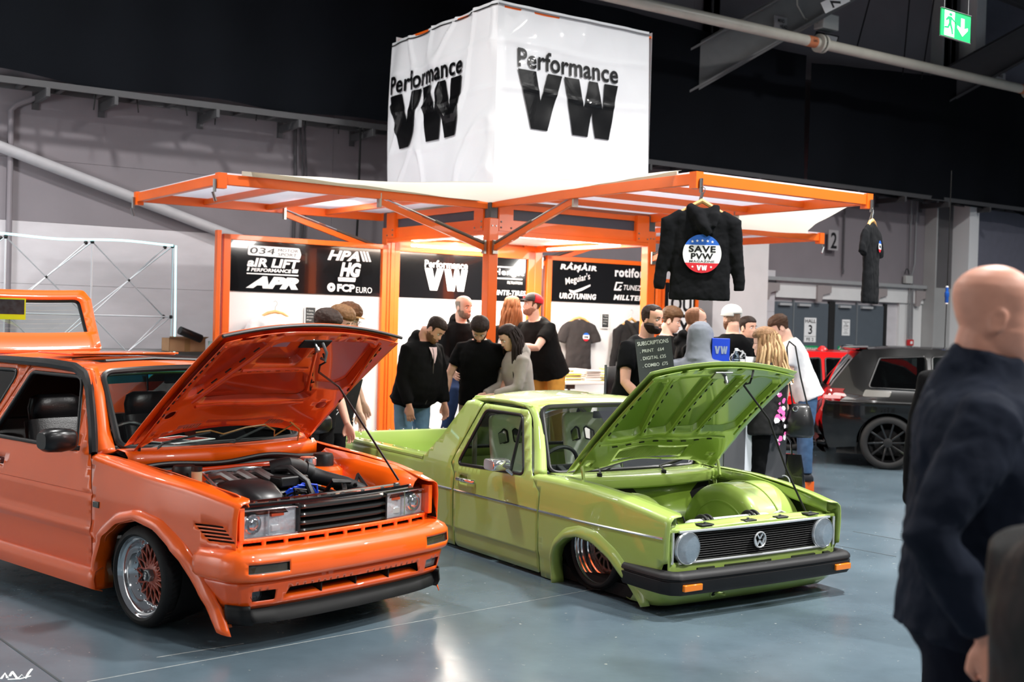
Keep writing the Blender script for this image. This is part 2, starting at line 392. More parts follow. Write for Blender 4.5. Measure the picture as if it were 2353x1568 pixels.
MB().box((4.86, 0, -.1), (12, 9, .05), MW).build('wall_right', M_RET, kind='structure', ang=0)
MB().box((-1.95, 0, 0), (-.79, 3.6, .55), MW).build('trim_9', M_WALL2, kind='structure', ang=0)
for s0, s1 in ((-.66, -.61), (-.52, -.44)): MB().box((s0, 0, 0), (s1, 4.4, .12), MW).build('trim_10', M_GREY, kind='structure', ang=0)
MB().box((-.15, -.1, 0), (0, 0, 0)) if 0 else None
MB().add([(-7.3, 11.6, 0), (-12.2, 4, 0), (-12.5, -9.5, 0), (-12.5, -9.5, 8.5), (-12.2, 4, 8.5), (-7.3, 11.6, 8.5)], [(0, 1, 4, 5), (1, 2, 3, 4)]).build('wall_left', mat('side_wall_white', (214, 213, 212), .7), ang=0, kind='structure')
# ------------------------------------------------ hall doors
M_DOOR = mat('door_paint', (82, 90, 98), .45, var=.04)
M_DARK = mat('door_gap', (18, 18, 20), .8)
MB().box((-.03, 0, -.3), (3.12, 2.19, -.06), MW).build('door_recess', M_DARK, kind='structure', ang=0)
GRN = mat('sign_green', (0, 150, 90), .5); M_PAPER = mat('paper', (230, 231, 232), .6)
dn = 0
for (s0, s1) in ((-.03, .415), (.43, 1.28), (1.44, 2.0), (2.015, 2.72)):
 dn += 1
 d = MB().box((s0, 0, -.06), (s1, 2.12, -.02), MW).build('door_%d' % dn, M_DOOR, kind='structure', ang=0, bev=.004)
 b = MB(); b.box((s0 + .08, 2.06, -.02), (min(s1 - .02, s0 + .36), 2.10, .03), MW); b.build('door_closer', mat('closer', (190, 192, 194), .4, .3), d, ang=0)
 MB().box((s0 + .03, .98, -.02), (s1 - .03, 1.04, .04), MW).build('push_bar', M_STEEL, d, ang=0)
 g0 = (s0 + s1) / 2 - .18 if s1 - s0 > .5 else s0
 g = MB().box((g0, 1.32, -.02), (g0 + (.36 if s1 - s0 > .5 else .3), 1.40, -.012), MW).build('push_sign', GRN, d, ang=0)
 text('Push bar to open', bmat(WX, V((0, 0, 1)), wm(g0 + .07, -.012, 1.335)), .27, .045, M_PRINT_W, g, .01)
 polys([[(0, .02), (.012, .008), (.045, .045), (.038, .052), (.012, .024), (.006, .03)]], bmat(WX, V((0, 0, 1)), wm(g0 + .015, -.012, 1.332)), M_PRINT_W, g, 'tick')
for s0, s1, nm in ((.41, .435, 'door_stile'), (1.285, 1.435, 'door_stile'), (1.995, 2.02, 'door_stile'), (2.725, 2.80, 'door_stile')):
 MB().box((s0, 0, -.058), (s1, 2.16, -.01), MW).build('door_stile', mat('stile', (120, 126, 130), .4, .2) if s1 - s0 < .04 else M_DARK, kind='structure', ang=0)
def placard(label, s0, s1, z0, z1, lines, o=-.018, mm=None, grp=None):
 t = thing('door_notice', label, 'notice', wm(s0, o, z0), RZW, grp)
 L = bmat((1, 0, 0), (0, 0, 1), (0, 0, 0))
 MB().box((0, -.004, 0), (s1 - s0, 0, z1 - z0)).build('board', M_PAPER, t, ang=0)
 for (s, x, y, w_, h_, bo) in lines: text(s, bmat((1, 0, 0), (0, 0, 1), (x, -.005, y)), w_, h_, mm or M_PRINT_B, t, bo)
 return t
t = placard('white board reading HALL 3 and FE 2 on the second door leaf', .69, .98, 1.46, 1.87, [('HALL', .02, .325, .25, .062, .02), ('3', .10, .135, .09, .155, .02), ('FE 2', .06, .022, .17, .052, .01)])
MB().box((.01, -.006, .095), (.28, -.004, .10)).build('rule', M_PRINT_B, t, ang=0)
warn = [('These doors', .02, .225, .16, .022, 0), ('are', .07, .19, .05, .02, 0), ('ALARMED', .03, .155, .13, .022, .01), ('Do not open', .02, .12, .15, .02, 0), ('except', .05, .09, .09, .018, 0), ('in an', .065, .06, .06, .016, 0), ('emergency', .03, .028, .13, .018, 0)]
placard('paper warning notice on the third door leaf, These doors are ALARMED', 1.63, 1.83, 1.585, 1.86, warn)
placard('paper warning notice on the leftmost door leaf, half hidden', -.01, .19, 1.585, 1.855, warn)
M_COND = mat('conduit', (140, 142, 145), .4, .6)
for i, (pts, r) in enumerate([([(3.28, 4.4), (3.28, 2.8), (3.33, 2.66), (3.30, 2.3), (3.30, 1.55)], .014), ([(3.44, 4.4), (3.43, 2.9), (3.36, 2.70), (3.40, 2.5), (3.42, 1.1)], .014), ([(3.37, 2.45), (3.36, 1.1)], .012)]):
 tag(MB().tube([wm(s, .06, z) for s, z in pts], r, 8).build('cable_conduit', M_COND), ['conduit dropping to the red call point right of the doors', 'outer conduit with a kink right of the hall doors', 'short thin conduit between two longer ones right of the doors'][i], 'conduit', None)
t = thing('junction_box', 'pale square junction box on the conduits right of the doors', 'junction box', wm(3.15, .03, 2.54), RZW)
MB().box((0, -.07, 0), (.19, 0, .14)).build('box_body', mat('grey_plastic', (175, 176, 174), .5), t, bev=.006)
MB().tube([(.04 + .05 * math.cos(a), -.05, .17 + .09 * math.sin(a)) for a in [PI * k / 8 for k in range(9)]], .008, 6).build('cable_loop', M_BLACK, t)
t = thing('fire_call_point', 'small red fire call point on the wall right of the doors', 'call point', wm(3.31, .03, 1.43), RZW)
MB().box((0, -.05, 0), (.14, 0, .11)).build('housing', mat('callpoint_red', (190, 25, 30), .4), t, bev=.006)
MB().box((.04, -.054, .03), (.10, -.05, .08)).build('press_plate', M_PAPER, t, ang=0)
tag(MB().tube([wm(1.53, .05, 3.9), wm(1.53, .05, 2.75), wm(1.545, .05, 2.68), wm(1.53, .05, 2.64)], .016, 8).build('hanging_cable', mat('cable_grey', (82, 80, 84), .6)), 'dark cable drop hanging above the hall doors', 'cable')
tag(MB().tube([wm(-.32, .05, 3.9), wm(-.33, .05, 2.6), wm(-.34, .05, 1.1)], .014, 8).build('wall_conduit', M_COND), 'thin conduit running down the wall just left of the hall doors', 'conduit')
t = thing('bay_number_sign', 'hanging bay sign with a big black 2 above the hall doors', 'sign', wm(1.08, .1, 3.02), RZW)
MB().box((0, -.01, 0), (.24, .01, .34)).build('board', mat('sign_grey', (158, 156, 158), .6), t, ang=0)
text('2', bmat((1, 0, 0), (0, 0, 1), (.05, -.011, .03)), .15, .27, M_PRINT_B, t, .02)
t = thing('cable_socket', 'blue socket connector hanging on a black cable near the right wall', 'socket', wm(1.0, 2.5, 2.13), RZW)
MB().tube([(0, 0, .24), (.005, 0, .9), (.01, 0, 2.0)], .007, 8).tube([(0, 0, 0), (-.01, 0, -.5), (0, 0, -1.6)], .007, 8).build('cable', M_MATTE, t)
MB().lathe([(.018, 0), (.028, .02), (.028, .09), (.034, .10), (.034, .16), (.024, .17), (.022, .24)], 14).build('connector', mat('socket_blue', (20, 90, 185), .4), t)
for z in (-.015, .23): MB().lathe([(.02, z), (.024, z + .01), (.016, z + .03)], 12).build('gland', M_PAPER, t)
# ------------------------------------------------ diagonal pipe and conduits, left wall
M_PIPE = mat('pipe_paint', (172, 170, 174), .5, var=.05)
tag(MB().tube([wm(-13.6, .09, 3.91), wm(-7.8, .09, 2.14)], .062, 16).build('downpipe', M_PIPE), 'thick painted pipe running diagonally down the left wall', 'pipe')
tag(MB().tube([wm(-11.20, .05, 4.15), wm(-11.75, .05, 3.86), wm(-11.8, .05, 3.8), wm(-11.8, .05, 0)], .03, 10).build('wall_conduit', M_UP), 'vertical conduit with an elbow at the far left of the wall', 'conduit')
b = MB()
for dx in (0, .06, .12): b.tube([wm(-8.54 + dx, .05, 4.1), wm(-8.52 + dx + .05 * math.sin(dx * 20), .05, 3.3), wm(-8.54 + dx, .05, 1.4)], .012 if dx else .02, 8)
tag(b.build('cable_bundle', mat('dark_cable', (56, 54, 58), .6)), 'bundle of dark cables down the wall left of the white cube', 'cable')
tag(MB().tube([wm(-7.85, .45, 4.05), wm(-7.83, .4, 3.0), wm(-7.82, .3, 1.8)], .014, 8).build('hanging_cable', M_MATTE), 'single black cable hanging by the left edge of the white cube', 'cable')
# ------------------------------------------------ black drapes
M_DRAPE = mat('black_drape', (13, 16, 21), .9, var=.12, vs=1.2, bump=.15, bs=60, spec=.1)
def drape(label, s0, s1, zb, zt, off=.5, amp=.05, ph=0):
 b = MB(); n = int((s1 - s0) / .06); rows = 14; vs = []
 for j in range(rows + 1):
  t = j / rows
  for i in range(n + 1):
   u = i / n; s = s0 + (s1 - s0) * u
   bot = zb(u) + .02 * math.sin(s * 3 + ph) + .05 * noise.noise(V((s * .7, ph, 0)))
   z = bot + (zt(u) - bot) * t
   o = off + amp * (1 - t * .5) * (math.sin(s * 5.1 + ph + .7 * math.sin(s * 1.3)) * .6 + .8 * noise.noise(V((s * 1.5, z * .35, ph)))) + .07 * noise.noise(V((s * .4, z * .3, ph + 5)))
   vs.append(wm(s, o, z))
 fs = [(j * (n + 1) + i, j * (n + 1) + i + 1, (j + 1) * (n + 1) + i + 1, (j + 1) * (n + 1) + i) for j in range(rows) for i in range(n)]
 b.add(vs, fs); o = b.build('drape', M_DRAPE, ang=80); return tag(o, label, 'drape')
drape('long black drape hung high along the left wall behind the white cube', -14, -5.2, lambda u: 4.10, lambda u: 8.5, .55, .05)
drape('black drape hanging right of the white cube up to the vertical slit', -5.4, -.02, lambda u: 4.08 - .05 * u, lambda u: 6.15 - .1 * u, .5, .05, 2)
drape('rightmost black drape, right of the slit, with soft folds at its edge', .10, 11.5, lambda u: 4.02 - .1 * u, lambda u: 5.95 + .4 * math.sin(u * 2.2), .5, .06, 4)
M_TRAY = mat('galvanised_tray', (88, 88, 90), .45, .5)
t = thing('cable_tray', 'long galvanised cable tray under the black drape edge', 'cable tray', wm(-14, .2, 4.0), RZW)
for y in (-.02, -.34): MB().box((0, y - .012, 0), (25, y + .012, .07)).build('side_rail', M_TRAY, t, ang=0)
rg = MB().box((0, -.34, .005), (.05, -.02, .03)).mesh('rung')
for i in range(62):
 o = link('rung', rg if i else rg, M_TRAY if i == 0 else None, t, 0); o.location = (.2 + i * .40, 0, 0)
for i, s in enumerate([-12.85, -11.55, -10.85, -9.72, -8.72, -7.75, -6.75, -3.3, -2.2, -1.1, 1.2, 2.4, 3.6, 4.8]):
 if i < 1: t0 = None
 b = thing('cantilever_arm', '%s grey channel arm holding up the cable tray, counted from the left' % ordn(i), 'bracket', wm(s, 0, 3.9), RZW, 'cantilever arms under the cable tray')
 MB().box((-.02, -.62, 0), (.02, 0, .09)).build('arm_channel', M_TRAY, b, bev=.003)
 MB().box((-.035, -.02, -.06), (.035, 0, .16)).build('base_plate', M_TRAY, b, ang=0)
for i in range(17):
 s = -12.9 + i * .47 + random.uniform(-.1, .1); L = random.uniform(.10, .24)
 tag(MB().tube([wm(s, .5, 4.05), wm(s + random.uniform(-.03, .03), .5, 4.05 - L)], .008, 5).build('drape_tie', M_MATTE), '%s short black tie tail dangling from the left drape hem' % ordn(i), 'tie', 'tie tails below the left drape')
# ------------------------------------------------ roof space, top right
M_ROOF = mat('roof_sheet', (52, 51, 53), .8, var=.08, vs=2)
MB().box((-14, 9.2, -.3), (12, 9.35, 6), MW).build('ceiling', M_ROOF, kind='structure', ang=0)
for i in range(26):
 s = -1 + i * .5
 MB().box((s, 9.12, 0), (s + .2, 9.2, 6), MW).build('roof_rib', M_ROOF, bpy.data.objects['ceiling'], ang=0)
M_STL = mat('rafter_paint', (112, 112, 112), .6, var=.06)
M_STD = mat('purlin_paint', (64, 63, 66), .6, var=.06)
def beam(label, p, q, w_, h_, m=M_STL):
 t = thing('steel_beam', label, 'beam', (0, 0, 0))
 p, q = V(p), V(q)
 MB().bar(p, q, .02, h_).build('web', m, t, ang=0)
 for sg in (-1, 1): MB().bar(p + V((0, 0, sg * h_ / 2)), q + V((0, 0, sg * h_ / 2)), w_, .03).build('flange', m, t, ang=0)
 return t
beam('sloping grey roof rafter carrying the number 7 plate', wm(-2.6, .3, 5.35), wm(1.6, 2.6, 8.3), .26, .62)
beam('far sloping dark rafter at the top right', wm(3.6, .3, 6.0), wm(8.2, 2.6, 9.0), .26, .6, M_STD)
beam('long purlin across the roof at the top right', wm(-1.2, 1.0, 8.05), wm(11, 1.0, 7.3), .12, .2, M_STD)
beam('second purlin under the roof sheets at the top right', wm(-1.2, 2.4, 8.7), wm(11, 2.4, 8.1), .12, .2, M_STD)
beam('upright wall stanchion above the drape near the cube', wm(-1.75, .12, 5.4), wm(-1.75, .12, 9.0), .25, .25, M_STD)
beam('upright wall stanchion above the rightmost drape', wm(4.1, .12, 5.0), wm(4.1, .12, 9.0), .25, .25, M_STD)
for i, (a, b_) in enumerate([((.9, 6.2), (1.25, 7.9)), ((2.1, 6.0), (2.0, 7.7)), ((2.6, 6.0), (2.65, 7.6))]):
 tag(MB().tube([wm(a[0], .7, a[1]), wm(b_[0], .9, b_[1])], .012, 6).build('roof_cable', M_MATTE), ['slanting dark cable behind the gas pipe', 'thin dark cable left of the pair in the roof space', 'thin dark cable right of the pair in the roof space'][i], 'cable')
t = thing('gas_pipe', 'long pale gas pipe running across the top right with flanged joints', 'pipe', wm(-6, 1.6, 5.9), RZW)
M_GAS = mat('gas_pipe_paint', (196, 192, 180), .35, var=.06, vs=5)
MB().tube([(0, 0, 0), (16, 0, 0)], .078, 20).build('pipe_run', M_GAS, t)
for x in (5.02, 5.10, 10.32): MB().lathe([(.08, -.02), (.135, -.02), (.135, .02), (.08, .02)], 20, Matrix.Translation((x, 0, 0)) @ Matrix.Rotation(PI / 2, 4, 'Y')).build('flange', M_GAS, t)
for k in range(8):
 a = 2 * PI * k / 8; MB().lathe([(.012, -.055), (.012, .055)], 6, Matrix.Translation((5.06, .11 * math.cos(a), .11 * math.sin(a))) @ Matrix.Rotation(PI / 2, 4, 'Y')).build('bolt', M_STEEL, t)
for x in (4.85, 10.15):
 o = MB().tube([(x - .09, 0, 0), (x + .09, 0, 0)], .081, 20).build('pipe_label', mat('label_ochre', (200, 120, 80), .5), t)
 text('GAS', bmat((1, 0, 0), (0, 0, 1), (x - .04, -.083, -.02)), .09, .04, M_PRINT_B, o, .01)
P7 = at(1896, 66, 18.0)
t = thing('floodlight', 'white emergency floodlight unit hanging in front of the rafter', 'floodlight', P7, RZW)
MB().box((-.17, -.12, -.03), (.17, .08, .20)).build('control_box', mat('flood_box', (200, 200, 196), .5), t, bev=.012)
MB().box((-.16, -.18, -.22), (.16, .02, -.06), Matrix.Rotation(.35, 4, 'X')).build('lamp_head', M_BLACK, t, bev=.01)
MB().box((-.12, -.185, -.20), (.12, -.178, -.08), Matrix.Rotation(.35, 4, 'X')).build('lens', mat('flood_lens', (205, 210, 212), .15, .6), t, ang=0)
MB().tube([(-.15, 0, .06), (-.45, 0, .08), (-.62, 0, .25), (-.72, 0, 1.2)], .012, 6).build('cable', mat('pale_cable', (170, 168, 160), .6), t)
p7 = at(1902, 36, 17.6)
X7 = (at(1962, 2, 17.6) - at(1902, 32, 17.6)).normalized(); Y7 = V((X7.z * -.35, -.1, 1)).normalized()
t = thing('number_plate', 'white plate with a black 7 on the sloping rafter', 'sign', (0, 0, 0))
ZZ = X7.cross(Y7).normalized(); Y7 = ZZ.cross(X7).normalized(); M7 = bmat(X7, Y7, at(1897, 31, 17.2))
MB().box((0, 0, -.01), (.40, .17, 0), M7).build('plate', mat('plate_white', (235, 235, 235), .5), t, ang=0)
text('7', M7 @ Matrix.Translation((.27, .02, 0)) @ Matrix.Rotation(PI / 2, 4, 'Z'), .12, .14, M_PRINT_B, t, .03)
for (px, py, Yd, lb) in ((1778, 66, 17.6, 'white MIND HEAD plate under the rafter left of the floodlight'), (2287, 190, 21.5, 'MIND HEAD plate in the dark roof space at the far right')):
 t = thing('headroom_sign', lb, 'sign', at(px, py, Yd), RZW)
 MB().box((0, -.01, 0), (.29, 0, .20)).build('plate', mat('headroom_grey', (150, 150, 152), .6), t, ang=0)
 text('MIND', bmat((1, 0, 0), (0, 0, 1), (.07, -.011, .11)), .14, .055, M_PRINT_B, t, .03)
 text('HEAD', bmat((1, 0, 0), (0, 0, 1), (.12, -.011, .03)), .15, .055, M_PRINT_B, t, .03)
pe = [at(2165, 17, 9.2), at(2232, 38, 9.35), at(2162, 80, 9.2)]
XE = (pe[1] - pe[0]); we = XE.length; XE.normalize(); he = (pe[0] - pe[2]).length
t = thing('exit_sign', 'green hanging exit sign with running man and down arrow', 'exit sign', (0, 0, 0))
ME = bmat(XE, V((0, 0, 1)).cross(XE).cross(XE) * -1, pe[2]); ME = bmat(XE, V((0, 0, 1)), pe[2])
GE = mat('exit_green', (0, 158, 82), .4, emit=.55); EW = mat('exit_white', (240, 255, 248), .4, emit=.9)
MB().box((0, 0, -.012), (we, he, 0), ME).build('panel', GE, t, ang=0)
MB().box((-.004, -.006, -.014), (we + .004, 0, .004), ME).box((-.004, he, -.014), (we + .004, he + .006, .004), ME).build('edge_trim', M_STEEL, t, ang=0)
sw, sh = we, he
polys([scalep([(.10, .0), (.44, .0), (.44, .92), (.10, .92)], 0, .04 * sh, sw, sh)], ME, EW, t, 'doorway')
man = [circ(.30, .84, .055, 12), [(.22, .76), (.34, .76), (.33, .52), (.25, .50)], [(.22, .76), (.13, .62), (.17, .58), (.25, .68)], [(.34, .75), (.42, .66), (.49, .66), (.49, .61), (.41, .60), (.32, .68)],
 [(.25, .52), (.33, .52), (.38, .34), (.40, .14), (.35, .13), (.32, .32)], [(.25, .54), (.30, .50), (.24, .32), (.10, .30), (.10, .36), (.20, .38)]]
polys([scalep(q, 0, 0, sw, sh) for q in man], ME, GE, t, 'running_man', th=.004)
polys([scalep([(.66, .82), (.78, .82), (.78, .46), (.90, .52), (.90, .42), (.72, .16), (.54, .42), (.54, .52), (.66, .46)], 0, 0, sw, sh)], ME, EW, t, 'arrow')
for x in (.03, we - .03): MB().tube([ME @ V((x, he, 0)), ME @ V((x, he + 1.6, 0))], .003, 5).build('suspension_wire', M_STEEL, t)
# ------------------------------------------------ soft shapes: closed pieces merged into one skin
TEX = {}
def cloud(size):
 if size not in TEX:
  t = bpy.data.textures.new('folds', 'CLOUDS'); t.noise_scale = size; t.noise_depth = 2; TEX[size] = t
 return TEX[size]
def blob(name, mb, m, parent, vox=.012, sm=4, disp=0, dsize=.12, smf=.5):
 me = mb.mesh(name, weld=False, fix=True); o = link(name, me, m, parent, 0)
 r = o.modifiers.new('r', 'REMESH'); r.mode = 'VOXEL'; r.voxel_size = vox; r.use_smooth_shade = True
 if sm: s = o.modifiers.new('s', 'SMOOTH'); s.factor = smf; s.iterations = sm
 if disp:
  d = o.modifiers.new('d', 'DISPLACE'); d.texture = cloud(dsize); d.strength = disp; d.mid_level = .5; d.texture_coords = 'LOCAL'
 return o
def ering(c, rx, ry, M=None, n=20, p=1.0, rot=None):
 """superellipse ring in xy about c"""
 out = []
 for k in range(n):
  a = 2 * PI * k / n; ca, sa = math.cos(a), math.sin(a)
  q = V((math.copysign(abs(ca) ** p, ca) * rx, math.copysign(abs(sa) ** p, sa) * ry, 0))
  if rot is not None: q = rot @ q
  out.append(V(c) + q)
 return out
# ================================================================== the exhibition kiosk
S = 1.87
KF = 12.0 / 10.5; KO = V((-.2146 * KF, 12.0, 1.70 - 1.70 * KF)); KR = math.radians(35)
KM = Matrix.Translation(KO) @ Matrix.Rotation(KR, 4, 'Z') @ Matrix.Scale(KF, 4); KG = -KO.z / KF      # kiosk frame is drawn in units of 1.143 m; KG = ground in it
def kroot(o): o.scale = (KF, KF, KF); return o
def kw(x, y, z=0): return KM @ V((x, y, z))
M_OR = mat('kiosk_orange', (242, 104, 18), .42, coat=.25, var=.05, vs=3)
M_GP = mat('header_grey', (66, 70, 80), .55)
M_SKIN = translucent('white_sheet', (238, 239, 246))
M_BOARD = mat('gloss_black_board', (14, 14, 16), .12, coat=.6)
M_WB = mat('white_board', (238, 238, 238), .45)
K = thing('display_kiosk', 'orange framed magazine kiosk with raised canopies and black sponsor boards', 'kiosk', KO, KR); kroot(K)
XZ = lambda x, y, z: bmat((1, 0, 0), (0, 0, 1), (x, y, z))      # board facing -y
YZ = lambda x, y, z: bmat((0, -1, 0), (0, 0, 1), (x, y, z))     # board facing -x
for (x, y) in ((0, 0), (S, 0), (0, S), (S, S)):
 p = MB().box((x - .05, y - .05, KG), (x + .05, y + .05, 2.60)).build('post', M_OR, K, bev=.006)
 MB().cbox((x, y, 2.655), (.088, .088, .20)).build('post_cap', mat('cap_grey', (74, 76, 82), .4), p, bev=.01)
 for k in (-1, 1): MB().lathe([(.007, 0), (.007, .006)], 8, Matrix.Translation((x + k * .02, y - .05, 2.53)) @ Matrix.Rotation(PI / 2, 4, 'X')).build('rivet', M_STEEL, p)
def header(x0, y0, x1, y1):
 h = MB().bar((x0, y0, 2.545), (x1, y1, 2.545), .05, .10).build('header_beam', M_OR, K, bev=.004)
 MB().bar((x0, y0, 2.475), (x1, y1, 2.475), .09, .04).build('lower_rail', M_OR, h, ang=0)
 MB().bar((x0, y0, 2.665), (x1, y1, 2.665), .02, .15).build('header_panel', M_GP, h, ang=0)
 MB().bar((x0, y0, 2.755), (x1, y1, 2.755), .05, .03).build('top_rail', mat('canvas_hem', (196, 190, 172), .8), h, ang=0)
 d = (V((x1, y1, 0)) - V((x0, y0, 0))).normalized(); n = V((d.y, -d.x, 0)); 
 if (n.x + n.y) > 0: n = -n
 for e, sg in ((V((x0, y0, 0)), 1), (V((x1, y1, 0)), -1)):
  c = e + d * sg * .125 + n * .045
  b = MB(); b.bar(c + V((0, 0, 2.49)), c + V((0, 0, 2.745)), .15, .02, n)
  b.bar(c + d * .075 - n * .02 + V((0, 0, 2.49)), c + d * .075 - n * .02 + V((0, 0, 2.745)), .012, .05, n)
  b.bar(c - d * .075 - n * .02 + V((0, 0, 2.49)), c - d * .075 - n * .02 + V((0, 0, 2.745)), .012, .05, n)
  o = b.build('corner_bracket', M_OR, h, ang=0)
  for u in (-.055, .055):
   for z in (2.52, 2.57): MB().ell(c + d * u + n * .014 + V((0, 0, z)), (.008, .008, .008), n=8, m=5).build('bolt', M_STEEL, h) if abs(u) > 0 and (z == 2.52 or u < 0) else None
header(0, 0, S, 0); header(0, 0, 0, S); header(0, S, S, S); header(S, 0, S, S)
MB().box((.05, .05, 2.52), (S - .05, S - .05, 2.535)).build('ceiling_panel', M_WB, K, ang=0)
def board(x0, x1, z0, z1, y=S, name='sponsor_board', m=None):
 return MB().box((x0, y - .022, z0), (x1, y - .012, z1)).build(name, m or M_BOARD, K, ang=0)
def rail(*pts, w_=.06, d_=.05, y=S, name='frame_rail'):
 for a, b in pts: MB().bar((a[0], y, a[1]), (b[0], y, b[1]), w_ if a[0] != b[0] else d_, d_ if a[0] != b[0] else w_, V((0, 1, 0)) if a[0] != b[0] else V((1, 0, 0))).build(name, M_OR, K, bev=.003)
MB().box((.06, S - .012, KG + .12), (S - .06, S + .01, 2.46)).build('back_wall', M_WB, K, ang=0)
bb = board(.11, 1.73, 1.90, 2.37)
board(.11, 1.73, KG + .22, 1.895, name='lower_board', m=M_WB)
M_FR = mat('kiosk_frame_inner', (250, 140, 30), .45, coat=.2)
def frail(x0, x1, z0, z1, m=M_OR, y=S):
 MB().box((x0, y - .05, z0), (x1, y - .01, z1)).build('frame_rail', m, K, bev=.003)
frail(.05, .11, KG + .1, 2.47); frail(1.73, 1.82, KG + .1, 2.47); frail(.05, 1.82, 2.37, 2.50)
pvw(XZ(.42, S - .024, 1.985), .53, .315, M_PRINT_W, bb)
text('Hengst', XZ(1.29, S - .024, 2.165), .40, .085, M_PRINT_W, bb, .015)
polys([[(0, 0), (.38, 0), (.38, .013), (0, .013)], [(.0, .125), (.40, .125), (.40, .138), (0, .138)]], XZ(1.29, S - .024, 2.14), M_PRINT_W, bb)
text('FILTRATION', XZ(1.47, S - .024, 2.09), .20, .03, M_PRINT_W, bb, .015)
text('INTE-TIRES', XZ(1.33, S - .024, 1.965), .39, .055, M_PRINT_W, bb, .03, .2)
lb = MB().box((.80, S - .026, 1.74), (1.6, S - .022, 1.88)).build('show_banner', M_WB, K, ang=0)
text('2025 SHOW', XZ(.98, S - .027, 1.82), .34, .03, mat('pale_ink', (150, 120, 110), .6), lb)
polys([scalep(VW_V, .82, .075, .13, .05), scalep(VW_W, .82, .075, .13, .05)], XZ(0, S - .027, 1.74), mat('pale_blue_ink', (150, 200, 235), .6), lb, 'logo_letters')
for (x, z, c) in ((.70, 1.66, (230, 200, 190)), (.74, 1.52, (205, 210, 235)), (1.25, 1.66, (215, 215, 215))):
 MB().box((x, S - .026, z), (x + .16, S - .022, z + .11)).build('photo_print', mat('print%d' % int(x * 100), c, .5), K, ang=0)
def wing(x0, x1, zt=2.43):
 MB().box((x0, S - .008, KG + .03), (x1, S + .02, zt)).build('wing_panel', M_WB, K, ang=0)
 for a, b in ((x0, x0 + .07), (x1 - .07, x1)):
  MB().box((a, S - .05, KG + .01), (b, S + .03, zt)).build('frame_rail', M_OR, K, bev=.004)
 MB().box((x0, S - .05, zt - .05), (x1, S + .03, zt)).build('frame_rail', M_OR, K, bev=.004)
 MB().box((x0, S - .05, KG + .01), (x1, S + .03, KG + .08)).build('frame_rail', M_OR, K, bev=.004)
wing(-1.77, -.02)
for x in (-1.84, .0): MB().box((x, S - .06, KG + .01), (x + .045, S + .0, 2.46)).build('hinge_post', M_OR, K, bev=.004)
wb = board(-1.69, -.10, 1.90, 2.38)
bx, bw, bz, bh = -1.69, 1.62, 1.90, .48
def L(fx0, fx1, ft0, ft1, s, bold=.02, shear=0, b=None, sp=1, X0=None, W=None):
 X0 = bx if X0 is None else X0; W = W or bw
 return text(s, XZ(X0 + fx0 * W, S - .024, bz + (1 - ft1) * bh), (fx1 - fx0) * W, (ft1 - ft0) * bh, M_PRINT_W, b or wb, bold, shear, sp=sp)
pl = polys([fillet([(.165, .345), (.725, .345), (.745, .33), (.77, .345), (.76, .40), (.72, .44), (.18, .44)], .012, 3)], XZ(bx, S - .024, bz), M_PRINT_W, wb, 'logo_plate') if 0 else None
polys([fillet([(.165, .345), (.64, .335), (.70, .325), (.715, .375), (.695, .435), (.17, .44)], .02, 3)], XZ(bx, S - .024, bz), M_PRINT_W, wb, 'logo_plate')
text('034', XZ(bx + .19, S - .027, bz + .362), .25, .058, M_PRINT_B, wb, .0, .1)
text('MOTOR', XZ(bx + .47, S - .027, bz + .392), .21, .028, M_PRINT_B, wb, .0, .1); text('SPORT', XZ(bx + .47, S - .027, bz + .352), .20, .028, M_PRINT_B, wb, .0, .1)
L(.10, .435, .33, .51, 'aIR LIFT', .05, .2); L(.125, .38, .53, .60, 'PERFORMANCE', .04, .2)
polys([[(0, 0), (.53, 0), (.53, .012), (0, .012)], [(.0, .03), (.02, .03), (.03, .065), (.01, .065)], [(.46, .03), (.52, .03), (.53, .065), (.47, .065)]], XZ(bx + .16, S - .024, bz + .165), M_PRINT_W, wb)
L(.095, .43, .69, .93, 'APR', .09, .35)
L(.615, .835, .08, .29, 'HPA', .05, .3)
polys([[(k * .035, .1), (k * .035 + .024, .1), (k * .035 + .062, 0), (k * .035 + .038, 0)] for k in range(3)], XZ(bx + 1.35, S - .024, bz + .345), M_PRINT_W, wb, 'stripes')
L(.70, .845, .32, .62, 'HG', .07, .25)
polys([fillet([(0, .04), (.005, 0), (.19, 0), (.20, .04)], .006, 2)], XZ(bx + 1.115, S - .024, bz + .135), M_PRINT_W, wb, 'logo_bar')
text('MOTORSPORT', XZ(bx + 1.14, S - .027, bz + .147), .155, .016, M_PRINT_B, wb, .0, .2)
L(.685, .805, .775, .93, 'FCP', .05); L(.815, .925, .82, .94, 'EURO', -.005)
polys([circ(.035, .042, .044, 24)], XZ(bx + 1.01, S - .024, bz + .03), M_PRINT_W, wb, 'disc'); polys([circ(.035, .042, .013, 16)], XZ(bx + 1.01, S - .0255, bz + .03), M_PRINT_B, wb, 'disc_hole')
wing(1.99, 3.70)
rb = board(2.05, 3.63, 1.92, 2.40)
def R(x0, x1, z0, z1, s, bold=.02, shear=0): return text(s, XZ(x0, S - .024, z0), x1 - x0, z1 - z0, M_PRINT_W, rb, bold, shear)
R(2.19, 2.72, 2.285, 2.345, 'RAMAIR', .06, .15)
polys([[(.13, .058), (.155, .09), (.18, .058)], [(.33, .058), (.355, .09), (.38, .058)], [(.235, 0), (.255, -.03), (.275, 0)]], XZ(2.19, S - .024, 2.285), M_PRINT_W, rb, 'letter_spikes')
MR = Matrix.Translation((2.28, S - .024, 2.09)) @ Matrix.Rotation(-.22, 4, 'Y') @ bmat((1, 0, 0), (0, 0, 1), (0, 0, 0))
text("Meguiar's", MR, .36, .10, M_PRINT_W, rb, .01, .1)
